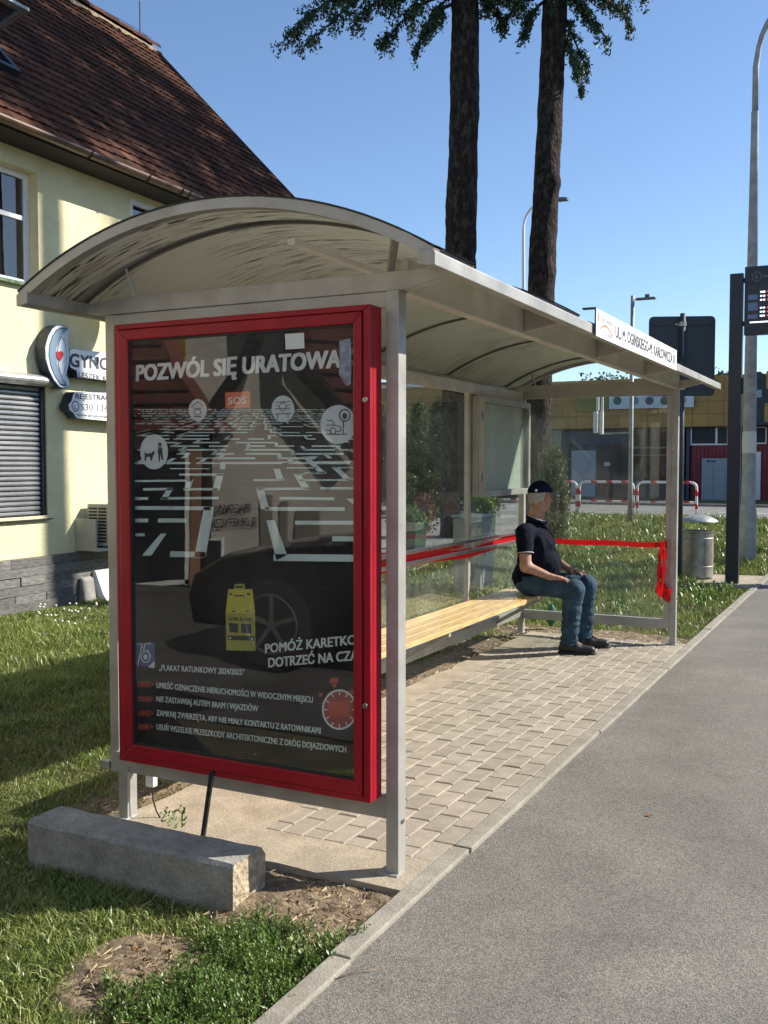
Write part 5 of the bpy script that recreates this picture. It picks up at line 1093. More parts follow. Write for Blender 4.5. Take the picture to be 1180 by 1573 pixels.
# red and white pedestrian railings
YR = 28.6
def railing(x0, x1, label):
    r = empty('railing', ((x0+x1)/2,YR,0), label, 'railing', 'red and white railings along the cross road')
    zt, rr_ = 0.98, 0.04
    path = [Vector((x0,YR,-0.03)),Vector((x0,YR,0.3)),Vector((x0,YR,0.55)),Vector((x0,YR,0.8))]+[Vector((x0+0.18*(1-math.cos(a)),YR,0.8+0.18*math.sin(a))) for a in np.linspace(0.3,PI/2,5)]
    n = 7
    mid = [Vector((x0+0.18+(x1-x0-0.36)*i/n,YR,zt)) for i in range(1,n)]
    path += mid + [Vector((x1-0.18*(1-math.cos(a)),YR,0.8+0.18*math.sin(a))) for a in np.linspace(PI/2,0.3,5)] + [Vector((x1,YR,0.8)),Vector((x1,YR,0.55)),Vector((x1,YR,0.3)),Vector((x1,YR,-0.03))]
    MB().tube(path,rr_,10).build('hoop', M['rail_white'], r, smooth=True)
    MB().tube([(x0,YR,0.36),(x1,YR,0.36)],0.025,8).build('mid_rail', M['rail_white'], r, smooth=True)
    for x in (x0,x1):
        for z0,z1 in ((0.16,0.34),(0.56,0.76)): MB().tube([(x,YR,z0),(x,YR,z1)],rr_+0.002,10).build('red_band', M['rail_red'], r, smooth=True)
    w_ = x1-x0
    for f in (0.28,0.56,0.84): 
        MB().tube([(x0+w_*f-0.1,YR,zt),(x0+w_*f+0.1,YR,zt)],rr_+0.002,10).build('red_band', M['rail_red'], r, smooth=True)
        MB().tube([(x0+w_*f-0.1,YR,0.36),(x0+w_*f+0.1,YR,0.36)],0.027,8).build('red_band', M['rail_red'], r, smooth=True)
xs = lambda px: onY(px,780,YR).x
for a,b,lb in ((979,1070,'red and white railing hoop directly left of the display post'),(890,973,'red and white railing hoop between the slim lamp post and the seated man'),(806,886,'red and white railing hoop behind the shrub'),(722,802,'red and white railing hoop hidden mostly by the timetable case'),(640,718,'red and white railing hoop seen through the back glass')): railing(xs(a),xs(b),lb)
# utility cabinet behind the glass
ca_ = empty('utility_cabinet', (-2.86,7.95,0), 'grey plastic utility cabinet standing behind the back glass of the shelter', 'cabinet')
quick('body', M['cabinet'], ca_, -3.04,-2.68,7.72,8.12,-0.05,0.90, bevel=0.008); quick('cap', M['cabinet'], ca_, -3.06,-2.66,7.70,8.14,0.905,0.94, bevel=0.012)
quick('door', M['cabinet'], ca_, -2.679,-2.668,7.76,8.08,0.12,0.86, bevel=0.004); quick('door', M['cabinet'], ca_, -3.0,-2.72,7.708,7.7195,0.12,0.86, bevel=0.004)
MB().box(-2.667,-2.655,7.8,7.82,0.45,0.6).build('handle', M['black'], ca_)
# bag at the far leg of the shelter
bg_ = gp(846,962); mb = MB(); V = []; n=12
for i in range(8):
    for j in range(n):
        a = 2*PI*j/n; r = 0.06*math.sin(PI*(i+0.6)/8.6)+0.012*mnoise.noise(Vector((i,j,2))); V.append((bg_.x+r*math.cos(a),bg_.y+r*math.sin(a)*0.7,i*0.03))
tag(mb.add(V,[(i*n+j,i*n+(j+1)%n,(i+1)*n+(j+1)%n,(i+1)*n+j) for i in range(7) for j in range(n)]).build('plastic_bag', mat('green_bag',(0.03,0.16,0.09),0.4,trans=0.3), smooth=True), 'crumpled green plastic bag on the ground behind the man', 'bag')

# ================================================================ the ochre commercial building
YF = 42.7
fb = lambda x, y, dy=0.0: onY(x, y, YF+dy)
ob = empty('commercial_building', (-8,YF+5,0), 'low commercial building with ochre cladding panels above dark red and blue shopfronts', 'building')
XW, XE, ZF0, ZF1 = -34.0, 14.0, 3.22, 5.42
quick('wall', M['bwall'], ob, XW,XE,YF+0.35,YF+14,-0.05,5.0); quick('roof', M['soffit'], ob, XW,XE,YF+0.1,YF+14,5.02,5.36)
quick('soffit', M['soffit'], ob, XW,XE,YF-0.2,YF+0.34,ZF0-0.06,ZF0-0.02)
pwid, phei = 0.66, 0.56
pmesh = None
nx_ = int((XE-XW)/pwid); cnt = 0
for i in range(nx_):
    x0 = XW+i*pwid
    if not (-23.5 < x0 < -1.5): continue
    for j in range(4):
        z0 = ZF0+j*phei
        if pmesh is None:
            a, b, d = pwid-0.02, phei-0.02, 0.05
            pmesh = bpy.data.meshes.new('cladding_panel'); pmesh.from_pydata([(0,0,0),(a,0,0),(a,0,b),(0,0,b),(0.0,-d,0.0),(a,-d*0.6,0.0),(a,-d*0.2,b),(0.0,-d*0.4,b)], [], [(4,5,6,7),(0,1,5,4),(1,2,6,5),(2,3,7,6),(3,0,4,7)]); pmesh.materials.append(M['ochre'])
        o = bpy.data.objects.new('cladding_panel', pmesh); COL.objects.link(o); o.parent = ob
        o.location = Vector((x0, YF-0.12+RS.uniform(-.015,.015), z0)) - root_of(ob); cnt += 1
quick('fascia', M['ochre'], ob, XW,XE,YF-0.11,YF+0.34,ZF0-0.015,ZF1-0.02)
def fbox(name, x0,x1,y0,y1, m, d0=-0.02, d1=0.3, parent=None, bevel=0):     # pixel rectangle on the facade
    a, b = fb(x0,y1), fb(x1,y0); return quick(name, m, parent or ob, a.x,b.x,YF+d0,YF+d1,a.z,b.z, bevel=bevel)
fbox('cladding', 1060,1300,655,768, M['bred'], 0.1,0.34)
for x in range(1062,1300,6): fbox('cladding_rib', x,x+1.5,684,766, M['bred'], 0.07,0.099)
wn = fbox('window', 1060.5,1118,654.5,684, M['white_pvc'], 0.04,0.09); fbox('pane', 1062.5,1099,657,681.5, M['bdark'], 0.03,0.039, wn); fbox('pane', 1102,1117,657,681.5, M['bdark'], 0.03,0.039, wn)
wn = fbox('window', 1156,1178,655,682, M['white_pvc'], 0.04,0.09); fbox('pane', 1158,1176,657,680, M['bdark'], 0.03,0.039, wn)
fbox('blue_column', 1053.5,1060,656,767, M['bblue'], -0.02,0.3)
# entrance
en = fbox('entrance', 866,972,652,767, M['bblue'], 0.12,0.34)
fbox('side_post', 862,875,680,767, M['bwall'], -0.02,0.11, en); fbox('head_panel', 876,962,664,682, M['bblue'], 0.06,0.119, en)
fbox('frosted_panel', 877,915,692,767, M['frost'], 0.05,0.119, en); dr = fbox('door', 919,950,684,766, M['bdark'], 0.05,0.119, en); fbox('side_light', 952,966,684,766, M['bdark'], 0.06,0.119, en)
for x in (917,949,967): fbox('door_frame', x,x+1.8,682,767, M['bblue'], 0.0,0.049, en)
fbox('notice', 928,937,710,716, M['paper'], 0.02,0.049, en); fbox('threshold', 866,972,764,768, M['bwall'], 0.0,0.1, en)
# shopfront with glazing and display
sf = fbox('shopfront', 973,1052,654,767, M['bdark'], 0.3,0.34)
for x in (973,996,1012,1031,1050): fbox('mullion', x,x+1.6,655,768, M['bwall'], 0.05,0.29, sf)
fbox('transom', 973,1052,686,689, M['alu_dark'], 0.04,0.3, sf); fbox('transom', 973,1052,698,700, M['alu_dark'], 0.04,0.3, sf); fbox('stall_riser', 973,1052,738,767, M['bwall'], 0.04,0.3, sf)
for k,x in enumerate((975,1001,1016,1035)): fbox('display_goods', x,x+9,712+k%2*4,734, (M['paper'],M['cabinet'],M['frost'])[k%3], 0.2,0.28, sf)
fbox('pane', 973,1052,656,738, M['shop_glass'], 0.06,0.07, sf)
# left shop windows seen past the shrub
sf2 = fbox('shopfront', 700,861,656,767, M['bdark'], 0.3,0.34)
for x in (700,730,760,790,820,839,860): fbox('mullion', x,x+1.6,656,768, M['frost'], 0.05,0.29, sf2)
fbox('transom', 700,861,686,688, M['frost'], 0.04,0.3, sf2); fbox('stall_riser', 700,861,745,768, M['bwall'], 0.04,0.3, sf2); fbox('pane', 700,861,657,745, M['shop_glass'], 0.06,0.07, sf2)
# long sign with discs
sb = empty('shop_sign', tuple(fb(1000,628)), 'long pale shop sign with a row of round emblems on the ochre cladding', 'sign')
fbox('board', 938,1068,603,629, M['sign_lblue'], -0.30,-0.19, sb); fbox('top_strip', 938,1068,601,605.5, M['frost'], -0.302,-0.18, sb)
fbox('olive_panel', 886,937.5,606,633, mat('olive_panel',(0.20,0.20,0.05),0.6), -0.28,-0.19, sb)
for px_, c in ((951,(0.05,0.12,0.11)),(977,(0.12,0.28,0.30)),(1000,(0.07,0.09,0.13)),(1023,(0.10,0.11,0.10)),(1050,(0.40,0.36,0.10))):
    cc = fb(px_,616); MB(lambda x,y,z,cc=cc:(cc.x+x,YF-0.31+y,cc.z+z)).prism([(0.19*math.cos(2*PI*i/20),0.19*math.sin(2*PI*i/20)) for i in range(20)],'y',-0.005,0.009).build('disc', mat('disc_print',c,0.5), sb)
tag(fbox('olive_marker', 1,2,1,2, M['ochre'], 0,0.1) if 0 else sb, None)
# parcel lockers
pk = empty('parcel_locker', tuple(fb(1098,768)), 'grey blue parcel locker wall in front of the dark red cladding', 'parcel locker')
fbox('cabinet', 1081,1135,704,767.5, M['locker'], -0.6,0.0, pk)
for r_ in range(7):
    for (x0,x1) in ((1082,1099),(1100,1117)): fbox('locker_door', x0,x1,713+r_*7.6,719.6+r_*7.6, M['locker'], -0.62,-0.601, pk)
cc = fb(1086,710,-0.6); MB().box(cc.x,cc.x+0.12,YF-0.605,YF-0.602,cc.z,cc.z+0.09).box(cc.x+0.16,cc.x+0.38,YF-0.605,YF-0.602,cc.z+0.01,cc.z+0.07).build('print', M['navy'], pk)
# right hand gable and sunlit bay
xx = fb(1156,650).x
MB().prism([(xx,3.22),(xx,5.46),(xx+0.35,5.5),(xx+1.6,4.5),(xx+1.6,3.22)],'y',YF-0.6,YF-0.2).build('slate_gable', M['bwall'], ob)
cc = fb(1168,606); MB().box(cc.x-0.13,cc.x+0.13,YF-0.63,YF-0.601,cc.z-0.16,cc.z+0.16).build('gable_plate', M['frost'], ob)
for z0,z1,xs_ in ((4.75,5.5,0.6),(3.35,4.15,0.55)):
    MB().prism([(xx+xs_,YF-0.61),(xx+xs_+1.6,YF-1.0),(xx+xs_+1.6,YF-0.3),(xx+xs_,YF-0.3)],'z',z0,z1).build('bay_cladding', M['ochre'], ob)
dd = fb(1157,692); MB().prism([(0,0)]*0+[(fb(1158,700).x,YF+0.02),(fb(1169,700).x,YF+0.02),(fb(1169,700).x,YF+0.09),(fb(1158,700).x,YF+0.09)],'z',0,fb(1160,694).z).build('white_door', M['white'], ob)
# pale apartment block far behind, seen at the top of the back glass
ap = atD(642,713,95); aw = empty('apartment_block', (ap.x,ap.y,0), 'pale apartment block far off, a strip of it showing above the ochre building', 'apartment block')
quick('wall', M['white'], aw, ap.x-9,ap.x+3.2,ap.y,ap.y+9,-0.05,9.2); quick('roof', M['soffit'], aw, ap.x-9.2,ap.x+3.4,ap.y-0.2,ap.y+9,9.21,9.4)
for k in range(9):
    for z in (4.2,7.1): quick('window', M['bdark'], aw, ap.x-8.4+k*1.25,ap.x-7.9+k*1.25,ap.y-0.03,ap.y-0.001,z,z+1.4)

# ================================================================ across the main road (outside the frame, mirrored in the back glass)
for k,(y0_,y1_,h_,c_) in enumerate(((6,18,7.5,(0.34,0.30,0.24)),(21,31,6.8,(0.42,0.36,0.27)),(35,52,7.8,(0.26,0.24,0.22)))):
    hb_ = empty('roadside_house', (19,(y0_+y1_)/2,0), ('grey rendered','cream rendered','brown rendered')[k]+' house across the main road, reflected in the shelter glass', 'house')
    quick('wall', mat('house_render',c_,0.9,var=0.1), hb_, 15.5,23,y0_,y1_,-0.05,h_-2.2)
    MB().prism([(15.1,h_-2.2),(23.4,h_-2.2),(19.25,h_+1.0)],'y',y0_-0.3,y1_+0.3).build('roof', M['tile'], hb_)
    for j in range(int((y1_-y0_)/2.4)):
        for z_ in (1.0,3.4): quick('window', M['bdark'], hb_, 15.46,15.499,y0_+0.8+j*2.4,y0_+1.9+j*2.4,z_,z_+1.3)
for k,(x_,y_,h_) in enumerate(((13.6,12.0,6.5),(13.4,19.5,7.2),(13.8,27.5,6.0),(13.5,33.5,7.0),(13.7,42,6.5),(13.4,52,7.2))):
    bush('roadside_tree', (x_,y_,-0.03), 2.1,2.3,h_,1100,0.30,M['hedge'],('first','second','third','fourth','fifth','sixth')[k]+' roadside tree from the near end across the main road','tree',300+k,aspect=0.5,group='trees across the main road')
sheet('far_footway', [(12.4,-30),(15.4,-30),(15.4,60),(12.4,60)], -0.03, M['road'])
# ================================================================ behind the camera: what the case glass mirrors
def mv(x, y, Yv): p = onY(x, y, Yv); return (p.x, -0.264-Yv, p.z)
fc = sheet('forecourt', [(-16,-1.9),(0.10,-1.9),(0.10,-16),(-16,-16)], -0.045, mat('dark_forecourt_asphalt',(0.075,0.072,0.068),0.9,var=0.2,vs=2,bump=0.004,bs=90))
fh = empty('florist_building', (-6,-7.5,0), 'florist shop building behind the photographer, seen mirrored in the display glass', 'building')
YQ = -7.26
mwall = mat('mirror_grey_render', (0.55,0.52,0.46), 0.9, var=0.08, vs=1.2, dirt=0.3, dcol=(0.25,0.24,0.21), ds=1)
quick('wall', mwall, fh, -14,1.5,YQ-8,YQ,-0.05,6.5)
def mpoly(name, pts, m, Yv, th, parent=fh):
    mb = MB(); P = [mv(x,y,Yv) for x,y in pts]; n = len(P); V = P+[(a,b-th,c) for a,b,c in P]
    mb.add(V,[tuple(range(n)),tuple(range(2*n-1,n-1,-1))]+[(i,i+n,(i+1)%n+n,(i+1)%n) for i in range(n)]); return mb.build(name, m, parent)
mrt = mat('mirror_brown_roof', (0.17,0.06,0.045), 0.8, var=0.2, vs=1.5)
mpoly('mansard_roof', [(120,430),(246,430),(250,520),(268,565),(303,618),(345,662),(120,660)], mrt, 6.7, 0.25)
mpoly('mansard_roof', [(452,430),(640,430),(640,700),(575,672),(535,628),(495,585),(462,545),(450,500)], mrt, 6.7, 0.25)
for k,(y,xa_,xb_) in enumerate(((532,120,246),(556,120,258),(578,120,272),(600,120,288),(620,120,302),(640,120,318))): mpoly('tile_course', [(xa_,y),(xb_,y-3),(xb_,y),(xa_,y+3)], M['soffit'], 6.68, 0.01)
for k,(y,xa_,xb_) in enumerate(((520,458,640),(545,470,640),(570,490,640),(595,512,640),(618,532,640))): mpoly('tile_course', [(xa_,y),(xb_,y+12),(xb_,y+15),(xa_,y+3)], M['soffit'], 6.68, 0.01)
mpoly('gutter_board', [(378,430),(395,430),(394,520),(384,550),(330,630),(318,622),(368,548),(381,515)], M['soffit'], 6.5, 0.15); mpoly('gutter_board', [(432,430),(448,430),(450,530),(478,570),(560,665),(548,680),(460,580),(436,545)], M['soffit'], 6.5, 0.15)
mpoly('yellow_wall', [(251,430),(282,430),(282,545),(275,560),(262,545)], M['ochre'], 6.96, 0.05)
mpoly('shop_window', [(195,690),(284,694),(284,893),(195,903)], M['bdark'], 6.97, 0.1); mpoly('window_frame', [(284,690),(291,690),(291,897),(284,899)], M['white'], 6.93, 0.12); mpoly('window_frame', [(195,898),(291,890),(291,897),(195,906)], M['white'], 6.93, 0.12)
mpoly('corner_pillar', [(292,690),(308,690),(308,899),(292,899)], mat('mirror_brick_pillar',(0.33,0.18,0.11),0.9,var=0.15), 6.9, 0.1); mpoly('downpipe', [(311,650),(318,650),(318,898),(311,898)], M['soffit'], 6.88, 0.1)
mpoly('notice_window', [(322,832),(340,830),(340,892),(322,893)], M['bdark'], 6.96, 0.04); mpoly('notice_frame', [(319,828),(343,826),(343,830),(319,832)], M['white'], 6.95, 0.03); mpoly('notice_frame', [(340,830),(343,830),(343,894),(340,894)], M['white'], 6.95, 0.03)
for (x0,x1,yt) in ((400,416,760),(430,440,770),(455,490,785)): mpoly('wall_panel', [(x0,yt),(x1,yt),(x1,840),(x0,840)], mat('mirror_panel',(0.22,0.2,0.17),0.9), 6.95, 0.04)
# shop lettering on that wall (it reads mirrored in the glass)
def mtext(s, a, b, cap, parent=fh, m=None):
    A, B = Vector(mv(*a,6.955)), Vector(mv(*b,6.955)); c = mv(a[0],a[1]-cap,6.955)[2]-A.z; u = (A-B); wd = u.length; u.normalize()
    text_mesh('shop_lettering', s, m or M['navy'], parent, A if 0 else B*0+A - u*0, -u if 0 else (B-A).normalized(), (0,0,1), width=wd, size=c, bold=0.02)
mtext('PRACOWNIA', (386,788), (322,791), 15); mtext('FLORYSTYCZNA', (394,809), (316,813), 15)
# dark parked car, its flank to the case
car = empty('parked_car', (-1.2,-4.1,0), 'dark parked car behind the photographer, mirrored in the display glass', 'car')
cblk = mat('car_black_paint', (0.008,0.008,0.010), 0.25, coat=0.6); cg = mat('car_glass', (0.01,0.012,0.015), 0.05)
yc0, yc1 = -3.30, -5.02
prof = [(-3.36,0.28),(-3.40,0.5),(-3.34,0.72),(-3.1,0.86),(-2.6,0.95),(-1.95,1.0),(-1.25,1.38),(-0.4,1.45),(0.35,1.36),(0.85,1.0),(1.0,0.9),(1.02,0.4),(0.95,0.25)]
cx_s = lambda x: x if x < -2 else -2+(x+2)*0.62      # short city car
prof = [(cx_s(x),z) for x,z in prof]
nY = 9; V = []
for k in range(nY):
    f = k/(nY-1); y = yc0+(yc1-yc0)*f; e = abs(2*f-1)
    for (x,z) in prof:
        inset = 0.0
        zz = z - 0.05*e**3*(1 if z > 0.6 else 0); 
        tum = 0.22*max(0,(z-0.95)/0.5)
        yy = yc0+(yc1-yc0)*(0.5+(f-0.5)*(1-tum*0.9)); V.append((x*1.0+0.05*e**2*(1 if x<-3 else 0), yy, zz))
n = len(prof); F = [(k*n+i,k*n+(i+1)%n,(k+1)*n+(i+1)%n,(k+1)*n+i) for k in range(nY-1) for i in range(n)] + [tuple(range(n)), tuple((nY-1)*n+i for i in range(n))]
MB().add(V,F).build('body', cblk, car, bevel=0.02)
for y, s_ in ((yc0+0.012,1),(yc1-0.012,-1)):
    yy = y - s_*0.05
    MB().prism([(cx_s(x),z) for x,z in ((-1.75,1.0),(-1.15,1.32),(-0.45,1.38),(-0.45,1.0))],'y',yy,yy+s_*0.012).build('side_window', cg, car); MB().prism([(cx_s(x),z) for x,z in ((-0.38,1.0),(-0.38,1.38),(0.25,1.30),(0.55,1.0))],'y',yy,yy+s_*0.012).build('side_window', cg, car)
for x in (-2.54,-0.72):
    for y, s_ in ((yc0,1),(yc1,-1)):
        MB(lambda a,b,c,x=x,y=y:(x+a,y+b,0.325+c)).tube([(0,-s_*0.18,0),(0,s_*0.02,0)],0.345,32).build('wheel_arch', M['rubber'], car)
        wh = MB(lambda a,b,c,x=x,y=y:(x+a,y+b,0.325+c)).tube([(0,-s_*0.16,0),(0,s_*0.035,0)],0.325,32).build('tyre', M['rubber'], car)
        rm_ = MB(lambda a,b,c,x=x,y=y:(x+a,y+b,0.325+c))
        for q in range(5): a = 2*PI*q/5+0.3; rm_.bar((0,s_*0.042,0),(0.22*math.cos(a),s_*0.045,0.22*math.sin(a)),0.035,0.012,(0,1,0))
        rm_.tube([(0.225*math.cos(2*PI*q/28),s_*0.04,0.225*math.sin(2*PI*q/28)) for q in range(29)],0.009,5); rm_.build('rim', M['alu_dark'], car)
# ================================================================ the seated man: distance fields -> one continuous surface
def surface(prims, lo, hi, h, k=0.03, post=None):
    lo, hi = np.array(lo), np.array(hi); n = np.ceil((hi-lo)/h).astype(int)+1
    ax = [lo[i]+h*np.arange(n[i]) for i in range(3)]; G = np.full(n, 1.0, np.float32)
    for p in prims:
        kind = p[0]; kk = p[-1] if isinstance(p[-1], float) and kind.endswith('k') else k
        if kind.startswith('cap'):
            a, b, r1, r2 = np.array(p[1]), np.array(p[2]), p[3], p[4]; rm = max(r1,r2)+kk*2+h*2; bl, bh = np.minimum(a,b)-rm, np.maximum(a,b)+rm
        else:
            c, rad = np.array(p[1]), np.array(p[2]); rm = rad.max()+kk*2+h*2; bl, bh = c-rm, c+rm
        i0 = np.maximum(0, np.floor((bl-lo)/h).astype(int)); i1 = np.minimum(n, np.ceil((bh-lo)/h).astype(int)+1)
        if np.any(i1 <= i0): continue
        X, Y, Z = np.meshgrid(*[ax[i][i0[i]:i1[i]] for i in range(3)], indexing='ij'); P = np.stack([X,Y,Z],-1)
        if kind.startswith('cap'):
            ba = b-a; t = np.clip(((P-a)@ba)/(ba@ba+1e-9),0,1); d = np.linalg.norm(P-a-t[...,None]*ba,axis=-1)-(r1+(r2-r1)*t)
        else:
            Q = P-c
            if len(p) > 3 and not isinstance(p[3], float): Q = Q@np.array(p[3])
            q = Q/rad; l = np.linalg.norm(q,axis=-1); g = np.linalg.norm(q/rad,axis=-1)+1e-9; d = l*(l-1)/g
        sl = tuple(slice(i0[i],i1[i]) for i in range(3)); A = G[sl]; hh = np.clip(0.5+0.5*(A-d)/kk,0,1); G[sl] = d*hh+A*(1-hh)-kk*hh*(1-hh)
    if post is not None:
        X, Y, Z = np.meshgrid(*ax, indexing='ij'); G = post(G, X, Y, Z)
    S = G < 0; c = S[:-1,:-1,:-1].astype(np.int8)
    cnt = sum(S[dx:n[0]-1+dx,dy:n[1]-1+dy,dz:n[2]-1+dz].astype(np.int8) for dx in (0,1) for dy in (0,1) for dz in (0,1))
    act = (cnt > 0) & (cnt < 8); idx = -np.ones(act.shape, np.int64); ii = np.argwhere(act); idx[act] = np.arange(len(ii))
    pos = np.zeros((len(ii),3)); num = np.zeros(len(ii))
    cor = [(dx,dy,dz) for dx in (0,1) for dy in (0,1) for dz in (0,1)]; val = {q: G[ii[:,0]+q[0],ii[:,1]+q[1],ii[:,2]+q[2]] for q in cor}
    for a in cor:
        for axn in range(3):
            if a[axn] == 0:
                b = list(a); b[axn] = 1; b = tuple(b); va, vb = val[a], val[b]; m = (va < 0) != (vb < 0)
                t = np.where(m, va/(va-vb+1e-12), 0)
                pt = np.array(a,float)[None] + t[:,None]*(np.array(b)-np.array(a))[None]; pos[m] += pt[m]; num[m] += 1
    V = lo + h*(ii + pos/np.maximum(num,1)[:,None]); F = []
    for axn in range(3):
        u, v = (axn+1)%3, (axn+2)%3; sl0 = [slice(0,-1)]*3; s0 = S[tuple(slice(0,-1) if i==axn else slice(0,n[i]) for i in range(3))]; s1 = S[tuple(slice(1,None) if i==axn else slice(0,n[i]) for i in range(3))]
        e = np.argwhere(s0 != s1)
        e = e[(e[:,u] > 0) & (e[:,v] > 0) & (e[:,u] < n[u]-1) & (e[:,v] < n[v]-1)]
        def cell(du, dv): q = e.copy(); q[:,u] -= du; q[:,v] -= dv; return idx[q[:,0],q[:,1],q[:,2]]
        f = np.stack([cell(1,1),cell(0,1),cell(0,0),cell(1,0)],1); inside = s0[e[:,0],e[:,1],e[:,2]]
        f[~inside] = f[~inside][:,::-1]; F.append(f)
    F = np.concatenate(F); F = F[(F >= 0).all(1)]
    return V, F
def skin_obj(name, prims, lo, hi, h, m, parent, k=0.03, post=None, disp=None):
    V, F = surface(prims, lo, hi, h, k, post)
    if disp is not None: V = V + disp(V)
    return soup(name, V, F, m, parent, smooth=True)
v3 = lambda *a: np.array(a, float)
man = empty('person', (-0.9,4.67,0.46), 'seated man in dark polo shirt, jeans and navy cap, head turned away', 'person')
yR, yL = 4.50, 4.86
shR, elR, wrR = v3(-1.025,4.455,0.985), v3(-0.985,4.40,0.715), v3(-0.80,4.465,0.635)
shL, elL, wrL = v3(-1.015,4.885,0.985), v3(-0.92,4.95,0.73), v3(-0.765,4.885,0.655)
hipR, knR, anR = v3(-1.04,4.57,0.555), v3(-0.615,4.515,0.535), v3(-0.665,4.56,0.10)
hipL, knL, anL = v3(-1.04,4.78,0.555), v3(-0.60,4.83,0.54), v3(-0.635,4.90,0.10)
yaw = R(52); hf = v3(math.cos(yaw),math.sin(yaw),-0.04); hf /= np.linalg.norm(hf); hl = v3(-math.sin(yaw),math.cos(yaw),0); hu = np.cross(hf,hl)
HR = np.stack([hf,hl,hu],1)      # columns: forward, left, up
hc = v3(-0.955,4.675,1.275)
def hp(f,l,u): return hc+hf*f+hl*l+hu*u
def finger(prs, p0, d, l, r, curl):
    d = d/np.linalg.norm(d); p1 = p0+d*l*0.45; d2 = d+v3(0,0,-curl); d2 /= np.linalg.norm(d2); p2 = p1+d2*l*0.32; d3 = d2+v3(0,0,-curl); d3 /= np.linalg.norm(d3); p3 = p2+d3*l*0.23
    for a,b,ra,rb in ((p0,p1,r,r*.95),(p1,p2,r*.95,r*.88),(p2,p3,r*.88,r*.75)): prs.append(('capk',a,b,ra,rb,0.004))
def hand(prs, wr, d, side, spread):
    d = d/np.linalg.norm(d); s = np.cross(v3(0,0,1),d); s /= np.linalg.norm(s); pc = wr+d*0.055+v3(0,0,-0.004)
    for q in (-0.024,-0.008,0.008,0.024): prs.append(('cap', wr+d*0.02+s*q*0.7, wr+d*0.09+s*q*1.1, 0.0155,0.0125))
    for q,l in ((-0.031,0.062),(-0.011,0.078),(0.010,0.084),(0.030,0.072)): 
        ll = l if side > 0 else {0.062:0.072,0.078:0.084,0.084:0.078,0.072:0.062}[l]
        finger(prs, wr+d*0.088+s*q, d+s*q*spread, ll, 0.0092, 0.42)
    t0 = wr+d*0.028-s*side*(-0.026); finger(prs, t0, d*0.75+s*side*0.75, 0.062, 0.0105, 0.25)
body = [('ell',v3(-1.00,4.675,0.56),(0.10,0.15,0.08)),('ell',v3(-0.975,4.675,0.72),(0.165,0.165,0.16)),('ell',v3(-0.99,4.675,0.88),(0.125,0.17,0.16)),
        ('cap',v3(-1.02,4.52,0.995),v3(-1.02,4.83,0.995),0.055,0.055),('cap',v3(-1.02,4.675,0.98),v3(-0.985,4.675,1.14),0.072,0.058),
        ('cap',v3(-0.985,4.675,1.12),hp(-0.02,0,-0.04),0.056,0.056),
        ('cap',shR,elR,0.056,0.046),('cap',elR,wrR,0.046,0.029),('cap',shL,elL,0.056,0.046),('cap',elL,wrL,0.046,0.029),
        ('cap',hipR,knR,0.082,0.056),('cap',knR,anR,0.052,0.036),('cap',hipL,knL,0.082,0.056),('cap',knL,anL,0.052,0.036),
        ('cap',anR,anR+v3(0.12,0.05,-0.06),0.034,0.026),('cap',anL,anL+v3(0.12,0.05,-0.06),0.034,0.026)]
head = [('ell',hp(-0.012,0,0.025),(0.098,0.077,0.098),HR),('ell',hp(0.022,0,-0.035),(0.070,0.060,0.078),HR),('capk',hp(0.05,0.02,-0.095),hp(0.05,-0.02,-0.095),0.022,0.022,0.015),
        ('capk',hp(0.084,0,0.008),hp(0.108,0,-0.032),0.009,0.014,0.008),('capk',hp(0.082,0.03,0.022),hp(0.082,-0.03,0.022),0.011,0.011,0.01),
        ('capk',hp(0.084,0.018,-0.062),hp(0.084,-0.018,-0.062),0.0065,0.0065,0.005),('capk',hp(0.083,0.016,-0.071),hp(0.083,-0.016,-0.071),0.007,0.007,0.005),
        ('capk',hp(0.06,0.045,-0.02),hp(0.05,0.052,-0.03),0.02,0.02,0.02),('capk',hp(0.06,-0.045,-0.02),hp(0.05,-0.052,-0.03),0.02,0.02,0.02),
        ('capk',hp(0.004,-0.086,0.012),hp(0.010,-0.080,-0.028),0.017,0.011,0.004),('capk',hp(0.004,0.086,0.012),hp(0.010,0.080,-0.028),0.017,0.011,0.004)]
hands = []; hand(hands, wrR, v3(0.95,0.22,-0.12), 1, 5.0); hand(hands, wrL, v3(0.93,-0.25,-0.14), -1, 5.0)
skin_obj('body', body+head+hands, (-1.25,4.2,0.0), (-0.42,5.1,1.42), 0.0065, M['skin'], man, k=0.022)
for s_ in (-1,1): MB().lathe(tuple(hp(0.083,0.029*s_,0.005)),[(0.0,-0.006),(0.005,-0.004),(0.0065,0.0),(0.005,0.004),(0.0,0.006)],10).build('eye', M['eye'], man, smooth=True)
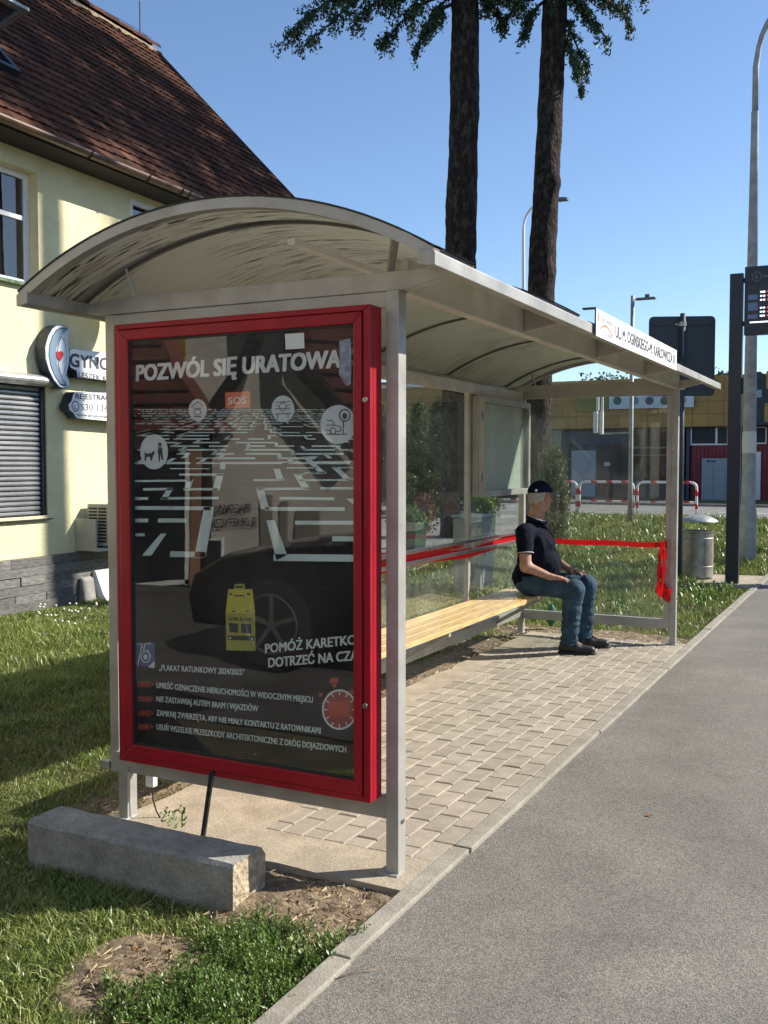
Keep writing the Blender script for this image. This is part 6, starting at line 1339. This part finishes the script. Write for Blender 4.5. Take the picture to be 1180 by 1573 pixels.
# clothes
def crease(V, sc, stretch, seed):
    return np.array([1-abs(2.2*mnoise.noise(Vector((x*sc*stretch[0]+seed, y*sc*stretch[1], z*sc*stretch[2])))) for x,y,z in V])
def folds(V, amp=0.004):
    c = V - np.array([-1.0,4.675,0.8]); c[:,2] *= 0.2; c /= np.linalg.norm(c,axis=1)[:,None]+1e-6
    w1 = crease(V, 6.5, (1,1,1.7), 3.0)+0.5*crease(V, 15, (1,1,0.8), 9.0); return c*((w1-0.9)*amp)[:,None]
shirt = [('ell',v3(-1.03,4.675,0.60),(0.158,0.192,0.13)),('ell',v3(-0.965,4.675,0.715),(0.190,0.188,0.165)),('ell',v3(-0.985,4.675,0.86),(0.158,0.192,0.175)),
         ('cap',v3(-1.025,4.515,0.99),v3(-1.025,4.835,0.99),0.073,0.073),('cap',v3(-1.02,4.675,1.0),v3(-0.99,4.675,1.075),0.088,0.074),
         ('cap',shR,shR+(elR-shR)*0.62,0.071,0.066),('cap',shL,shL+(elL-shL)*0.62,0.071,0.066)]
nk = v3(-0.985,4.675,1.098); nn = v3(0.32,0.05,1.0); nn /= np.linalg.norm(nn)
def cut_shirt(G, X, Y, Z):
    G = np.maximum(G, -(Z-(0.50+0.20*np.clip(X+1.06,0,1)))); G = np.maximum(G, (X-nk[0])*nn[0]+(Y-nk[1])*nn[1]+(Z-nk[2])*nn[2])
    for sh0, el0 in ((shR,elR),(shL,elL)):
        d = (el0-sh0)/np.linalg.norm(el0-sh0); pl_ = (X-sh0[0])*d[0]+(Y-sh0[1])*d[1]+(Z-sh0[2])*d[2]-0.175
        side = (Y < 4.50) if sh0[1] < 4.6 else (Y > 4.85); G = np.where(side & (Z > 0.6), np.maximum(G, pl_), G)
    return G
skin_obj('polo_shirt', shirt, (-1.27,4.3,0.45), (-0.7,5.05,1.2), 0.009, M['polo'], man, k=0.035, post=cut_shirt, disp=lambda V: folds(V,0.011))
trim = mat('white_collar_trim', (0.6,0.6,0.6), 0.7)
def loop(c, d, r1, r2, rad, name, m, n=26):
    d = Vector(d).normalized(); a = d.cross(Vector((0,0,1)) if abs(d.z) < 0.9 else Vector((0,1,0))).normalized(); b = d.cross(a); c = Vector(c)
    MB().tube([c+a*r1*math.cos(2*PI*i/n)+b*r2*math.sin(2*PI*i/n) for i in range(n+1)], rad, 6, cap=False).build(name, m, man, smooth=True)
for sh0, el0 in ((shR,elR),(shL,elL)): d = (el0-sh0)/np.linalg.norm(el0-sh0); loop(sh0+d*0.168, d, 0.0685, 0.0685, 0.0035, 'sleeve_trim', trim)
loop(nk+v3(0,0,0.0), nn, 0.074, 0.074, 0.004, 'collar_trim', trim); loop(nk+v3(-0.003,0,-0.014), nn, 0.082, 0.084, 0.014, 'collar', M['polo'])
jeans = [('ell',v3(-1.02,4.675,0.548),(0.150,0.185,0.092)),('cap',hipR+v3(.03,0,0),knR,0.098,0.082),('cap',knR,anR+v3(-0.005,0,0.0),0.082,0.072),('cap',hipL+v3(.03,0,0),knL,0.098,0.082),('cap',knL,anL+v3(-0.005,0,0),0.082,0.072)]
def cut_jeans(G, X, Y, Z): 
    G = np.maximum(G, Z-(0.645)); G = np.maximum(G, -(Z-0.075)); return np.maximum(G, -(Z-0.464)+0*X if 0 else np.where(X < -0.80, 0.4605-Z, -1))
def jf(V):
    low = np.clip((0.30-V[:,2])/0.22,0,1); knee = np.exp(-((V[:,2]-0.50)/0.06)**2)
    w1 = crease(V, 9, (0.8,0.8,2.6), 5.0)*(0.5+0.9*low+0.5*knee)+0.6*crease(V, 12, (1.6,1,0.9), 12.0)*(1-low); o = np.zeros_like(V)
    mid = np.where(V[:,1] < 4.69, 4.55, 4.85); o[:,0] = np.sign(V[:,0]+0.64)*np.where(V[:,2] < 0.45, 1, 0.0)*(w1-0.8)*0.009; o[:,1] = np.sign(V[:,1]-mid)*(w1-0.8)*0.008; o[:,2] = np.where(V[:,2] > 0.5, (w1-0.8)*0.008, 0); return o
skin_obj('jeans', jeans, (-1.27,4.35,0.0), (-0.45,5.05,0.75), 0.009, M['jeans'], man, k=0.03, post=cut_jeans, disp=jf)
for an, az in ((anR,0.30),(anL,0.30)):
    d = v3(math.cos(az),math.sin(az),0); c = v3(an[0],an[1],0)
    s = [('cap',c-d*0.045+v3(0,0,0.045),c+d*0.05+v3(0,0,0.055),0.044,0.046),('cap',c+d*0.05+v3(0,0,0.045),c+d*0.175+v3(0,0,0.034),0.045,0.036),('cap',c-d*0.03+v3(0,0,0.07),c-d*0.01+v3(0,0,0.10),0.042,0.042)]
    def cs(G,X,Y,Z): return np.maximum(G, 0.012-Z)
    sh1 = skin_obj('shoe', s, c-v3(0.15,0.15,0.0), c+v3(0.28,0.25,0.17), 0.008, M['shoe'], man, k=0.02, post=cs)
    so = [('cap',c-d*0.05+v3(0,0,0.012),c+d*0.18+v3(0,0,0.012),0.046,0.041)]
    def c2(G,X,Y,Z): return np.maximum(np.maximum(G, Z-0.02), 0.001-Z)
    skin_obj('sole', so, c-v3(0.15,0.15,0.01), c+v3(0.28,0.25,0.06), 0.008, M['rubber'], sh1, k=0.01, post=c2)
# hair and cap
def cuth(G,X,Y,Z):
    f = (X-hc[0])*hf[0]+(Y-hc[1])*hf[1]+(Z-hc[2])*hf[2]; u = (X-hc[0])*hu[0]+(Y-hc[1])*hu[1]+(Z-hc[2])*hu[2]
    G = G+0.0015*np.sin(X*330)*np.sin(Y*290+Z*150); G = np.maximum(G, f+0.012-0.35*np.clip(u,0,0.06)); return np.maximum(G, -(u+0.062-0.55*np.clip(f+0.085,0,1)))
skin_obj('hair', [('ell',hp(-0.012,0,0.025),(0.104,0.083,0.103),HR),('ell',hp(-0.028,0,-0.025),(0.074,0.066,0.066),HR)], hc-0.16, hc+0.16, 0.005, M['hair'], man, k=0.02, post=cuth)
def cutc(G,X,Y,Z):
    f = (X-hc[0])*hf[0]+(Y-hc[1])*hf[1]; u = (X-hc[0])*hu[0]+(Y-hc[1])*hu[1]+(Z-hc[2])*hu[2]; return np.maximum(G, -(u-0.042+0.10*np.clip(-f,0,1)))
cap_ = skin_obj('cap', [('ell',hp(-0.008,0,0.035),(0.110,0.091,0.103),HR)], hc-0.17, hc+0.17, 0.005, M['cap'], man, k=0.01, post=cutc)
V = []; F = []; n = 14
for i in range(n+1):
    a = -1.15+2.3*i/n
    for (rr_,u) in ((0.0,0.048),(1.0,0.030)):
        f0, l0 = 0.088*math.cos(a*0.9), 0.085*math.sin(a*0.9); f1, l1 = 0.075+0.120*math.cos(a), 0.084*math.sin(a)
        f_, l_ = f0+(f1-f0)*rr_, l0+(l1-l0)*rr_; V.append(tuple(hp(f_,l_,u-0.008*math.sin(a)**2*(1 if rr_ else 0.4)+ (0.012 if rr_ == 0 else 0)*0)))
F = [(2*i,2*i+1,2*i+3,2*i+2) for i in range(n)]
pk_ = MB().add(V,F).build('peak', mat('cap_peak_sunlit_blue',(0.16,0.20,0.29),0.7), cap_, smooth=True); sm = pk_.modifiers.new('t','SOLIDIFY'); sm.thickness = 0.004  # peak paler than the cap: sunlight on it put into the colour
MB().tube([hp(-0.008,0,0.138),hp(-0.008,0,0.145)],0.008,8).build('button', M['cap'], cap_)
q = hp(-0.085,-0.060,0.055); MB().tube([q, q-hl*0.008-hf*0.006],0.011,10).build('badge', M['white'], cap_)

# ================================================================ grass, weeds, litter
def seg(p, a, b):   # side of a line
    return (b[0]-a[0])*(p[1]-a[1])-(b[1]-a[1])*(p[0]-a[0])
def inpoly(x, y, P):
    c = np.zeros(len(x), bool); n = len(P)
    for i in range(n):
        x0,y0 = P[i]; x1,y1 = P[(i+1)%n]; m = ((y0 > y) != (y1 > y)); c ^= m & (x < (x1-x0)*(y-y0)/((y1-y0) if y1 != y0 else 1e-9)+x0)
    return c
def vnoise(x, y, s, seed):
    r = np.random.RandomState(seed); T = r.uniform(-1,1,(64,64)); u, v = x*s, y*s; i, j = np.floor(u).astype(int), np.floor(v).astype(int); fu, fv = u-i, v-j; fu = fu*fu*(3-2*fu); fv = fv*fv*(3-2*fv)
    g = lambda a,b: T[a%64,b%64]; return (g(i,j)*(1-fu)+g(i+1,j)*fu)*(1-fv)+(g(i,j+1)*(1-fu)+g(i+1,j+1)*fu)*fv
srp = [(-14,12.1),(SR[0].x,SR[0].y),(SR[1].x,SR[1].y),(SR[2].x,SR[2].y+3),(-16,27)]
def soilness(x, y):
    n = 0.48*vnoise(x,y,7,1)+0.25*vnoise(x,y,23,2)
    a = np.hypot((x+0.17)/0.40,(y+0.33)/0.20)+n; b = np.hypot((x+0.45)/0.135,(y+0.97)/0.18)+n*0.55; c = np.hypot((x+1.47)/0.17,(y-2.7)/2.9)+n; d = np.hypot((x+0.7)/0.95,(y-5.75)/0.22)+n
    return np.minimum(np.minimum(a,b),np.minimum(c,d))
def allowed(x, y):
    ok = np.ones(len(x), bool)
    ok &= ~((x > -1.34) & (x < 0.19) & (y > -0.17) & (y < 5.5)); ok &= ~((x > 0.10+0.03*vnoise(x,y,7,5)) & (y < 9.0)) ; ok &= ~(x > 0.12)
    ok &= ~((x > -1.40) & (x < -0.375) & (y > -0.525) & (y < -0.29)); ok &= ~((x > -0.64) & (y > 9.97) & (y < 11.3))
    ok &= ((x-HB.x)*HN.x+(y-HB.y)*HN.y > 0.03) | (y > 11.9); ok &= ~inpoly(x, y, srp); ok &= y < 26.3
    ok &= ~((x > -3.06) & (x < -2.66) & (y > 7.7) & (y < 8.14))
    return ok
def frustum(x, y, mpx=60):
    dx, dy = x-CAM.x, y-CAM.y; D = dx*fw.x+dy*fw.y-(0-CAM.z)*0; D = dx*fw.x+dy*fw.y+(-CAM.z)*fw.z; px = CXP+FPX*(dx*rt.x+dy*rt.y)/np.maximum(D,0.1); py = CYP-FPX*(dx*upv.x+dy*upv.y-CAM.z*upv.z)/np.maximum(D,0.1)
    return (D > 0.5) & (px > -mpx) & (px < 1180+mpx*3) & (py < 1573+mpx*2)
def blades(x, y, h, wd, lean, seed, z0=-0.055):
    r = np.random.RandomState(seed); n = len(x); a = r.uniform(0,2*PI,n); la = r.uniform(0,2*PI,n); ln = lean*r.uniform(0.2,1.2,n)*h
    ux, uy = np.cos(a)*wd/2, np.sin(a)*wd/2; bx, by = np.cos(la)*ln, np.sin(la)*ln; z = np.full(n, z0)
    P = np.zeros((n,5,3)); 
    P[:,0] = np.stack([x-ux,y-uy,z],1); P[:,1] = np.stack([x+ux,y+uy,z],1)
    P[:,2] = np.stack([x+bx*.35+ux*.8,y+by*.35+uy*.8,z+h*.6],1); P[:,3] = np.stack([x+bx*.35-ux*.8,y+by*.35-uy*.8,z+h*.6],1); P[:,4] = np.stack([x+bx,y+by,z+h*r.uniform(.82,1,n)],1)
    b = np.arange(n)*5; F = np.concatenate([np.stack([b,b+1,b+2],1),np.stack([b,b+2,b+3],1),np.stack([b+3,b+2,b+4],1)]); return P.reshape(-1,3), F, np.repeat(r.uniform(0,1,n),5)
zones = [  # x0,x1,y0,y1,density,height,width,lean
    (-2.6,0.11,-2.0,0.3,19000,0.058,0.0050,1.0),(-4.2,-1.33,0.3,3.0,11000,0.07,0.0055,0.9),(-7.2,-1.33,3.0,7.0,4600,0.085,0.008,0.8),(-4.2,-2.6,-1.2,0.3,9000,0.06,0.005,0.9),(-6.9,-4.2,-0.5,3.0,5200,0.08,0.007,0.8),
    (-7.5,0.11,7.0,12.0,1900,0.15,0.011,0.6),(-1.4,0.11,5.3,7.0,3600,0.085,0.006,0.9),(-9,0.11,12.0,18,900,0.17,0.018,0.6),(-12,-0.3,18,26.3,420,0.18,0.03,0.6)]
AV, AF, AR = [], [], []; off = 0
for k,(x0,x1,y0,y1,dn,h,wd,ln) in enumerate(zones):
    r = np.random.RandomState(100+k); n = int((x1-x0)*(y1-y0)*dn); x, y = r.uniform(x0,x1,n), r.uniform(y0,y1,n)
    so = soilness(x,y); ok = allowed(x,y) & frustum(x,y) & (r.uniform(0,1,n) < 0.035+np.clip((so-0.78)/0.55,0,1)**1.3)
    dens = 0.62+0.5*vnoise(x,y,1.7,7)+0.35*vnoise(x,y,6,8); ok &= r.uniform(0,1,n) < np.clip(dens+0.15,0.12,1); x, y = x[ok], y[ok]; m = len(x)
    hh = h*(0.75+0.45*vnoise(x,y,0.9,9)+0.3*vnoise(x,y,5,10))*r.uniform(0.5,1.3,m); hh = np.maximum(hh,0.02)*np.clip(0.45+(soilness(x,y)-0.8)*0.9,0.45,1)
    V,F,rn = blades(x,y,hh,wd*r.uniform(.6,1.3,m),ln,200+k); AV.append(V); AF.append(F+off); AR.append(rn); off += len(V)
r = np.random.RandomState(9); n = 30000; x = r.uniform(-4.2,0.1,n); y = r.uniform(-1.8,5,n); ok = allowed(x,y) & frustum(x,y) & (vnoise(x,y,2.2,60)+0.5*vnoise(x,y,8,61) > -0.15); x,y = x[ok],y[ok]
V,F,rn = blades(x,y,0.05*r.uniform(.4,1.2,len(x)),0.0032*r.uniform(.6,1.3,len(x)),1.6,61); soup('dry_grass',V,F,M['straw'],None,rn,kind='stuff')
g_ = soup('grass', np.concatenate(AV), np.concatenate(AF), M['grass'], None, np.concatenate(AR), kind='stuff'); print('grass tris', sum(len(f) for f in AF))
# leafy broad weeds: small plants, leaves along upright stems
def plants(cx, cy, h, leaf, nl, seed, z0=-0.05):
    r = np.random.RandomState(seed); n = len(cx); N = n*nl; t = r.uniform(0.15,1,N); a = r.uniform(0,2*PI,N); X = np.repeat(cx,nl); Y = np.repeat(cy,nl); Hh = np.repeat(h,nl)
    lx, ly = np.repeat(r.normal(0,.25,n),nl)*Hh*t, np.repeat(r.normal(0,.25,n),nl)*Hh*t
    L = leaf*r.uniform(.6,1.3,N); d = np.stack([np.cos(a),np.sin(a),r.uniform(0.2,1.9,N)],1); d /= np.linalg.norm(d,axis=1)[:,None]; s = np.stack([-np.sin(a),np.cos(a),r.normal(0,.3,N)],1)
    b = np.stack([X+lx,Y+ly,z0+Hh*t],1); L = L[:,None]; V = np.stack([b,b+d*L*.5+s*L*.22,b+d*L,b+d*L*.5-s*L*.22],1).reshape(-1,3)
    return V, np.arange(N*4).reshape(N,4), np.repeat(r.uniform(0,1,N),4)
r = np.random.RandomState(77); n = 5200; x = r.uniform(-0.75,0.13,n); y = r.uniform(-1.6,-0.42,n)
dn = 1.0 - np.hypot((x+0.08)/0.40,(y+0.88)/0.50) + 0.25*vnoise(x,y,6,3); ok = (dn > 0.05) & (soilness(x,y) > 0.95) & (x < 0.125+0.02*vnoise(x,y,20,4)); x, y = x[ok], y[ok]; k2 = vnoise(x,y,5,17) > 0.28
V,F,rn = plants(x[k2],y[k2],0.06*r.uniform(.5,1.2,int(k2.sum())),0.019,8,15); soup('broadleaf_weeds', V,F,M['weed2'],None,rn,kind='stuff'); x, y = x[~k2], y[~k2]
V,F,rn = plants(x,y,0.085*np.clip(0.7+0.75*vnoise(x,y,11,90),0.2,1.5)*r.uniform(.5,1.2,len(x)),0.0115,16,5); soup('leafy_weeds', V,F,M['weed'],None,rn,kind='stuff')
n = 5200; x = r.uniform(-4.5,0.0,n); y = r.uniform(-1.7,6.5,n); ok = allowed(x,y) & (soilness(x,y) > 0.9) & (vnoise(x,y,1.3,31)+0.4*vnoise(x,y,5,32) > 0.12) & frustum(x,y); x,y = x[ok],y[ok]
V,F,rn = plants(x,y,0.05*r.uniform(.5,1.3,len(x)),0.022,9,6); soup('clover_patches', V,F,M['weed'],None,rn,kind='stuff')
n = 1600; x = r.uniform(-7,0.0,n); y = r.uniform(6.2,17,n); ok = allowed(x,y) & (vnoise(x,y,0.9,41)+0.3*vnoise(x,y,4,42) > 0.15); x,y = x[ok],y[ok]
V,F,rn = plants(x,y,0.22*r.uniform(.4,1.3,len(x)),0.055,14,8); soup('tall_weeds', V,F,M['weed'],None,rn,kind='stuff')
# straw litter on the soil
n = 26000; x = r.uniform(-2.1,0.14,n); y = r.uniform(-1.4,6.1,n); ok = (soilness(x,y) < 1.15) & ~((x > -1.33) & (x < 0.1) & (y > -0.15) & (y < 5.46)) & ~((x > -1.4) & (x < -0.375) & (y > -0.52) & (y < -0.3)); x,y = x[ok],y[ok]; m = len(x)
a = r.uniform(0,PI,m); l = r.uniform(0.003,0.022,m)**1.0; w_ = r.uniform(.0007,.0020,m); z = np.array([SZ(a_,b_) for a_,b_ in zip(x,y)])+np.where((x > -1.3)&(y < 0)&(x+0.45 > 0.17-0.0*y),-0.024,-0.031)+r.uniform(0,0.006,m); c, s = np.cos(a), np.sin(a)
V = np.stack([np.stack([x-c*l-s*w_,y-s*l+c*w_,z],1),np.stack([x-c*l+s*w_,y-s*l-c*w_,z],1),np.stack([x+c*l+s*w_,y+s*l-c*w_,z+r.uniform(-.006,.008,m)],1),np.stack([x+c*l-s*w_,y+s*l+c*w_,z+r.uniform(-.004,.010,m)],1)],1).reshape(-1,3)
soup('straw_litter', V, np.arange(m*4).reshape(m,4), M['straw'], None, np.repeat(r.uniform(0,1,m),4), kind='stuff')
n = 16000; x = r.uniform(-2.1,0.12,n); y = r.uniform(-1.4,6.1,n); ok = (soilness(x,y) < 1.2) & ~((x > -1.33) & (x < 0.1) & (y > -0.15) & (y < 5.46)) & ~((x > -1.4) & (x < -0.375) & (y > -0.52) & (y < -0.3)); x,y = x[ok],y[ok]
q = r.uniform(.0010,.0055,len(x)); zz = np.array([SZ(a_,b_) for a_,b_ in zip(x,y)])+np.where((x > -0.28)&(y < 0),-0.026,-0.034); V = np.stack([np.stack([x+dx*q*r.uniform(.6,1.3,len(x)),y+dy*q,zz+dz*q],1) for dx,dy,dz in ((-1,-1,0),(1,-1,0),(0.3,1,0),(0,0,1.2))],1).reshape(-1,3)
b = np.arange(len(x))*4; F = np.concatenate([np.stack([b,b+1,b+3],1),np.stack([b+1,b+2,b+3],1),np.stack([b+2,b,b+3],1)]); soup('soil_crumbs', V, F, M['soil'], None, kind='stuff')
# grit on the footway
n = 2600; x = r.uniform(0.19,2.3,n)**1.0; y = r.uniform(-1.6,9,n); q = r.uniform(.0008,.0022,n); V = []; 
for dx,dy,dz in ((-1,-1,0),(1,-1,0),(0.8,1,0),(0,0,1.1)): V.append(np.stack([x+dx*q,y+dy*q,-0.015+dz*q],1))
V = np.stack(V,1).reshape(-1,3); b = np.arange(n)*4; F = np.concatenate([np.stack([b,b+1,b+3],1),np.stack([b+1,b+2,b+3],1),np.stack([b+2,b,b+3],1)]); soup('grit', V, F, M['kerb'], None, kind='stuff')
def leaf(px, py, sz, lab, seed, z=-0.012):
    p = gp(px,py,z); rr_ = random.Random(seed); a0 = rr_.uniform(0,6); mb = MB(); V = [(p.x,p.y,z+sz*0.25)]
    for i in range(9): a = a0+2*PI*i/9; q = sz*(1 if i%2 else 0.6)*rr_.uniform(.7,1.1); V.append((p.x+q*math.cos(a),p.y+q*math.sin(a)*0.8,z+rr_.uniform(0,.3)*sz))
    o = mb.add(V,[(0,i+1,(i+1)%9+1) for i in range(9)]).build('fallen_leaf', M['deadleaf']); tag(o, lab, 'leaf')
leaf(997,1253,0.022,'single tan fallen leaf lying on the open asphalt right of the paving',1); leaf(208,1458,0.02,'reddish brown fallen leaf on the bare soil in front of the concrete block',4,-0.02)
leaf(425,1400,0.016,'small pale fallen leaf on the soil by the broken end of the block',6,-0.02)
# a dry stalk and a twig
p, q = gp(385,1364,-0.03), gp(440,1350,-0.005); tag(MB().tube([p,(p+q)/2+Vector((0,0,.01)),q],0.0035,6).build('twig', M['cut_wood'], smooth=True), 'pale dry twig on the soil beside the broken end of the block', 'twig')
p, q = gp(515,1504,-0.012), gp(580,1490,-0.012); tag(MB().tube([p,(p+q)/2+Vector((0.0,0.01,.006)),q],0.0013,5).build('grass_stalk', M['cut_wood'], smooth=True), 'thin dry grass stalk lying on the asphalt by the kerb', 'stalk')
# seedling by the block
sd0 = gp(262,1283,0.0); sdl = empty('seedling', (sd0.x,sd0.y,0), 'small leafy seedling growing between the block and the concrete apron', 'seedling')
r = np.random.RandomState(4); V,F,rn = plants(sd0.x+r.normal(0,.035,9), sd0.y+r.normal(0,.02,9)+0.03, np.full(9,0.11), 0.028, 8, 3, 0.0); soup('leaves', V,F,M['weed'],sdl,rn)
# clover flowers near the house
n = 26; P = [gp(random.uniform(55,150), random.uniform(925,960), 0.06) for _ in range(n)]; mb = MB()
for p in P: mb.lathe(tuple(p),[(0,-.012),(.012,-.004),(.013,.006),(0,.014)],6)
o = mb.build('clover_flowers', M['bloom'], smooth=True); o['kind'] = 'stuff'
# plane debris on the roof edge
print('objects', len(bpy.data.objects))
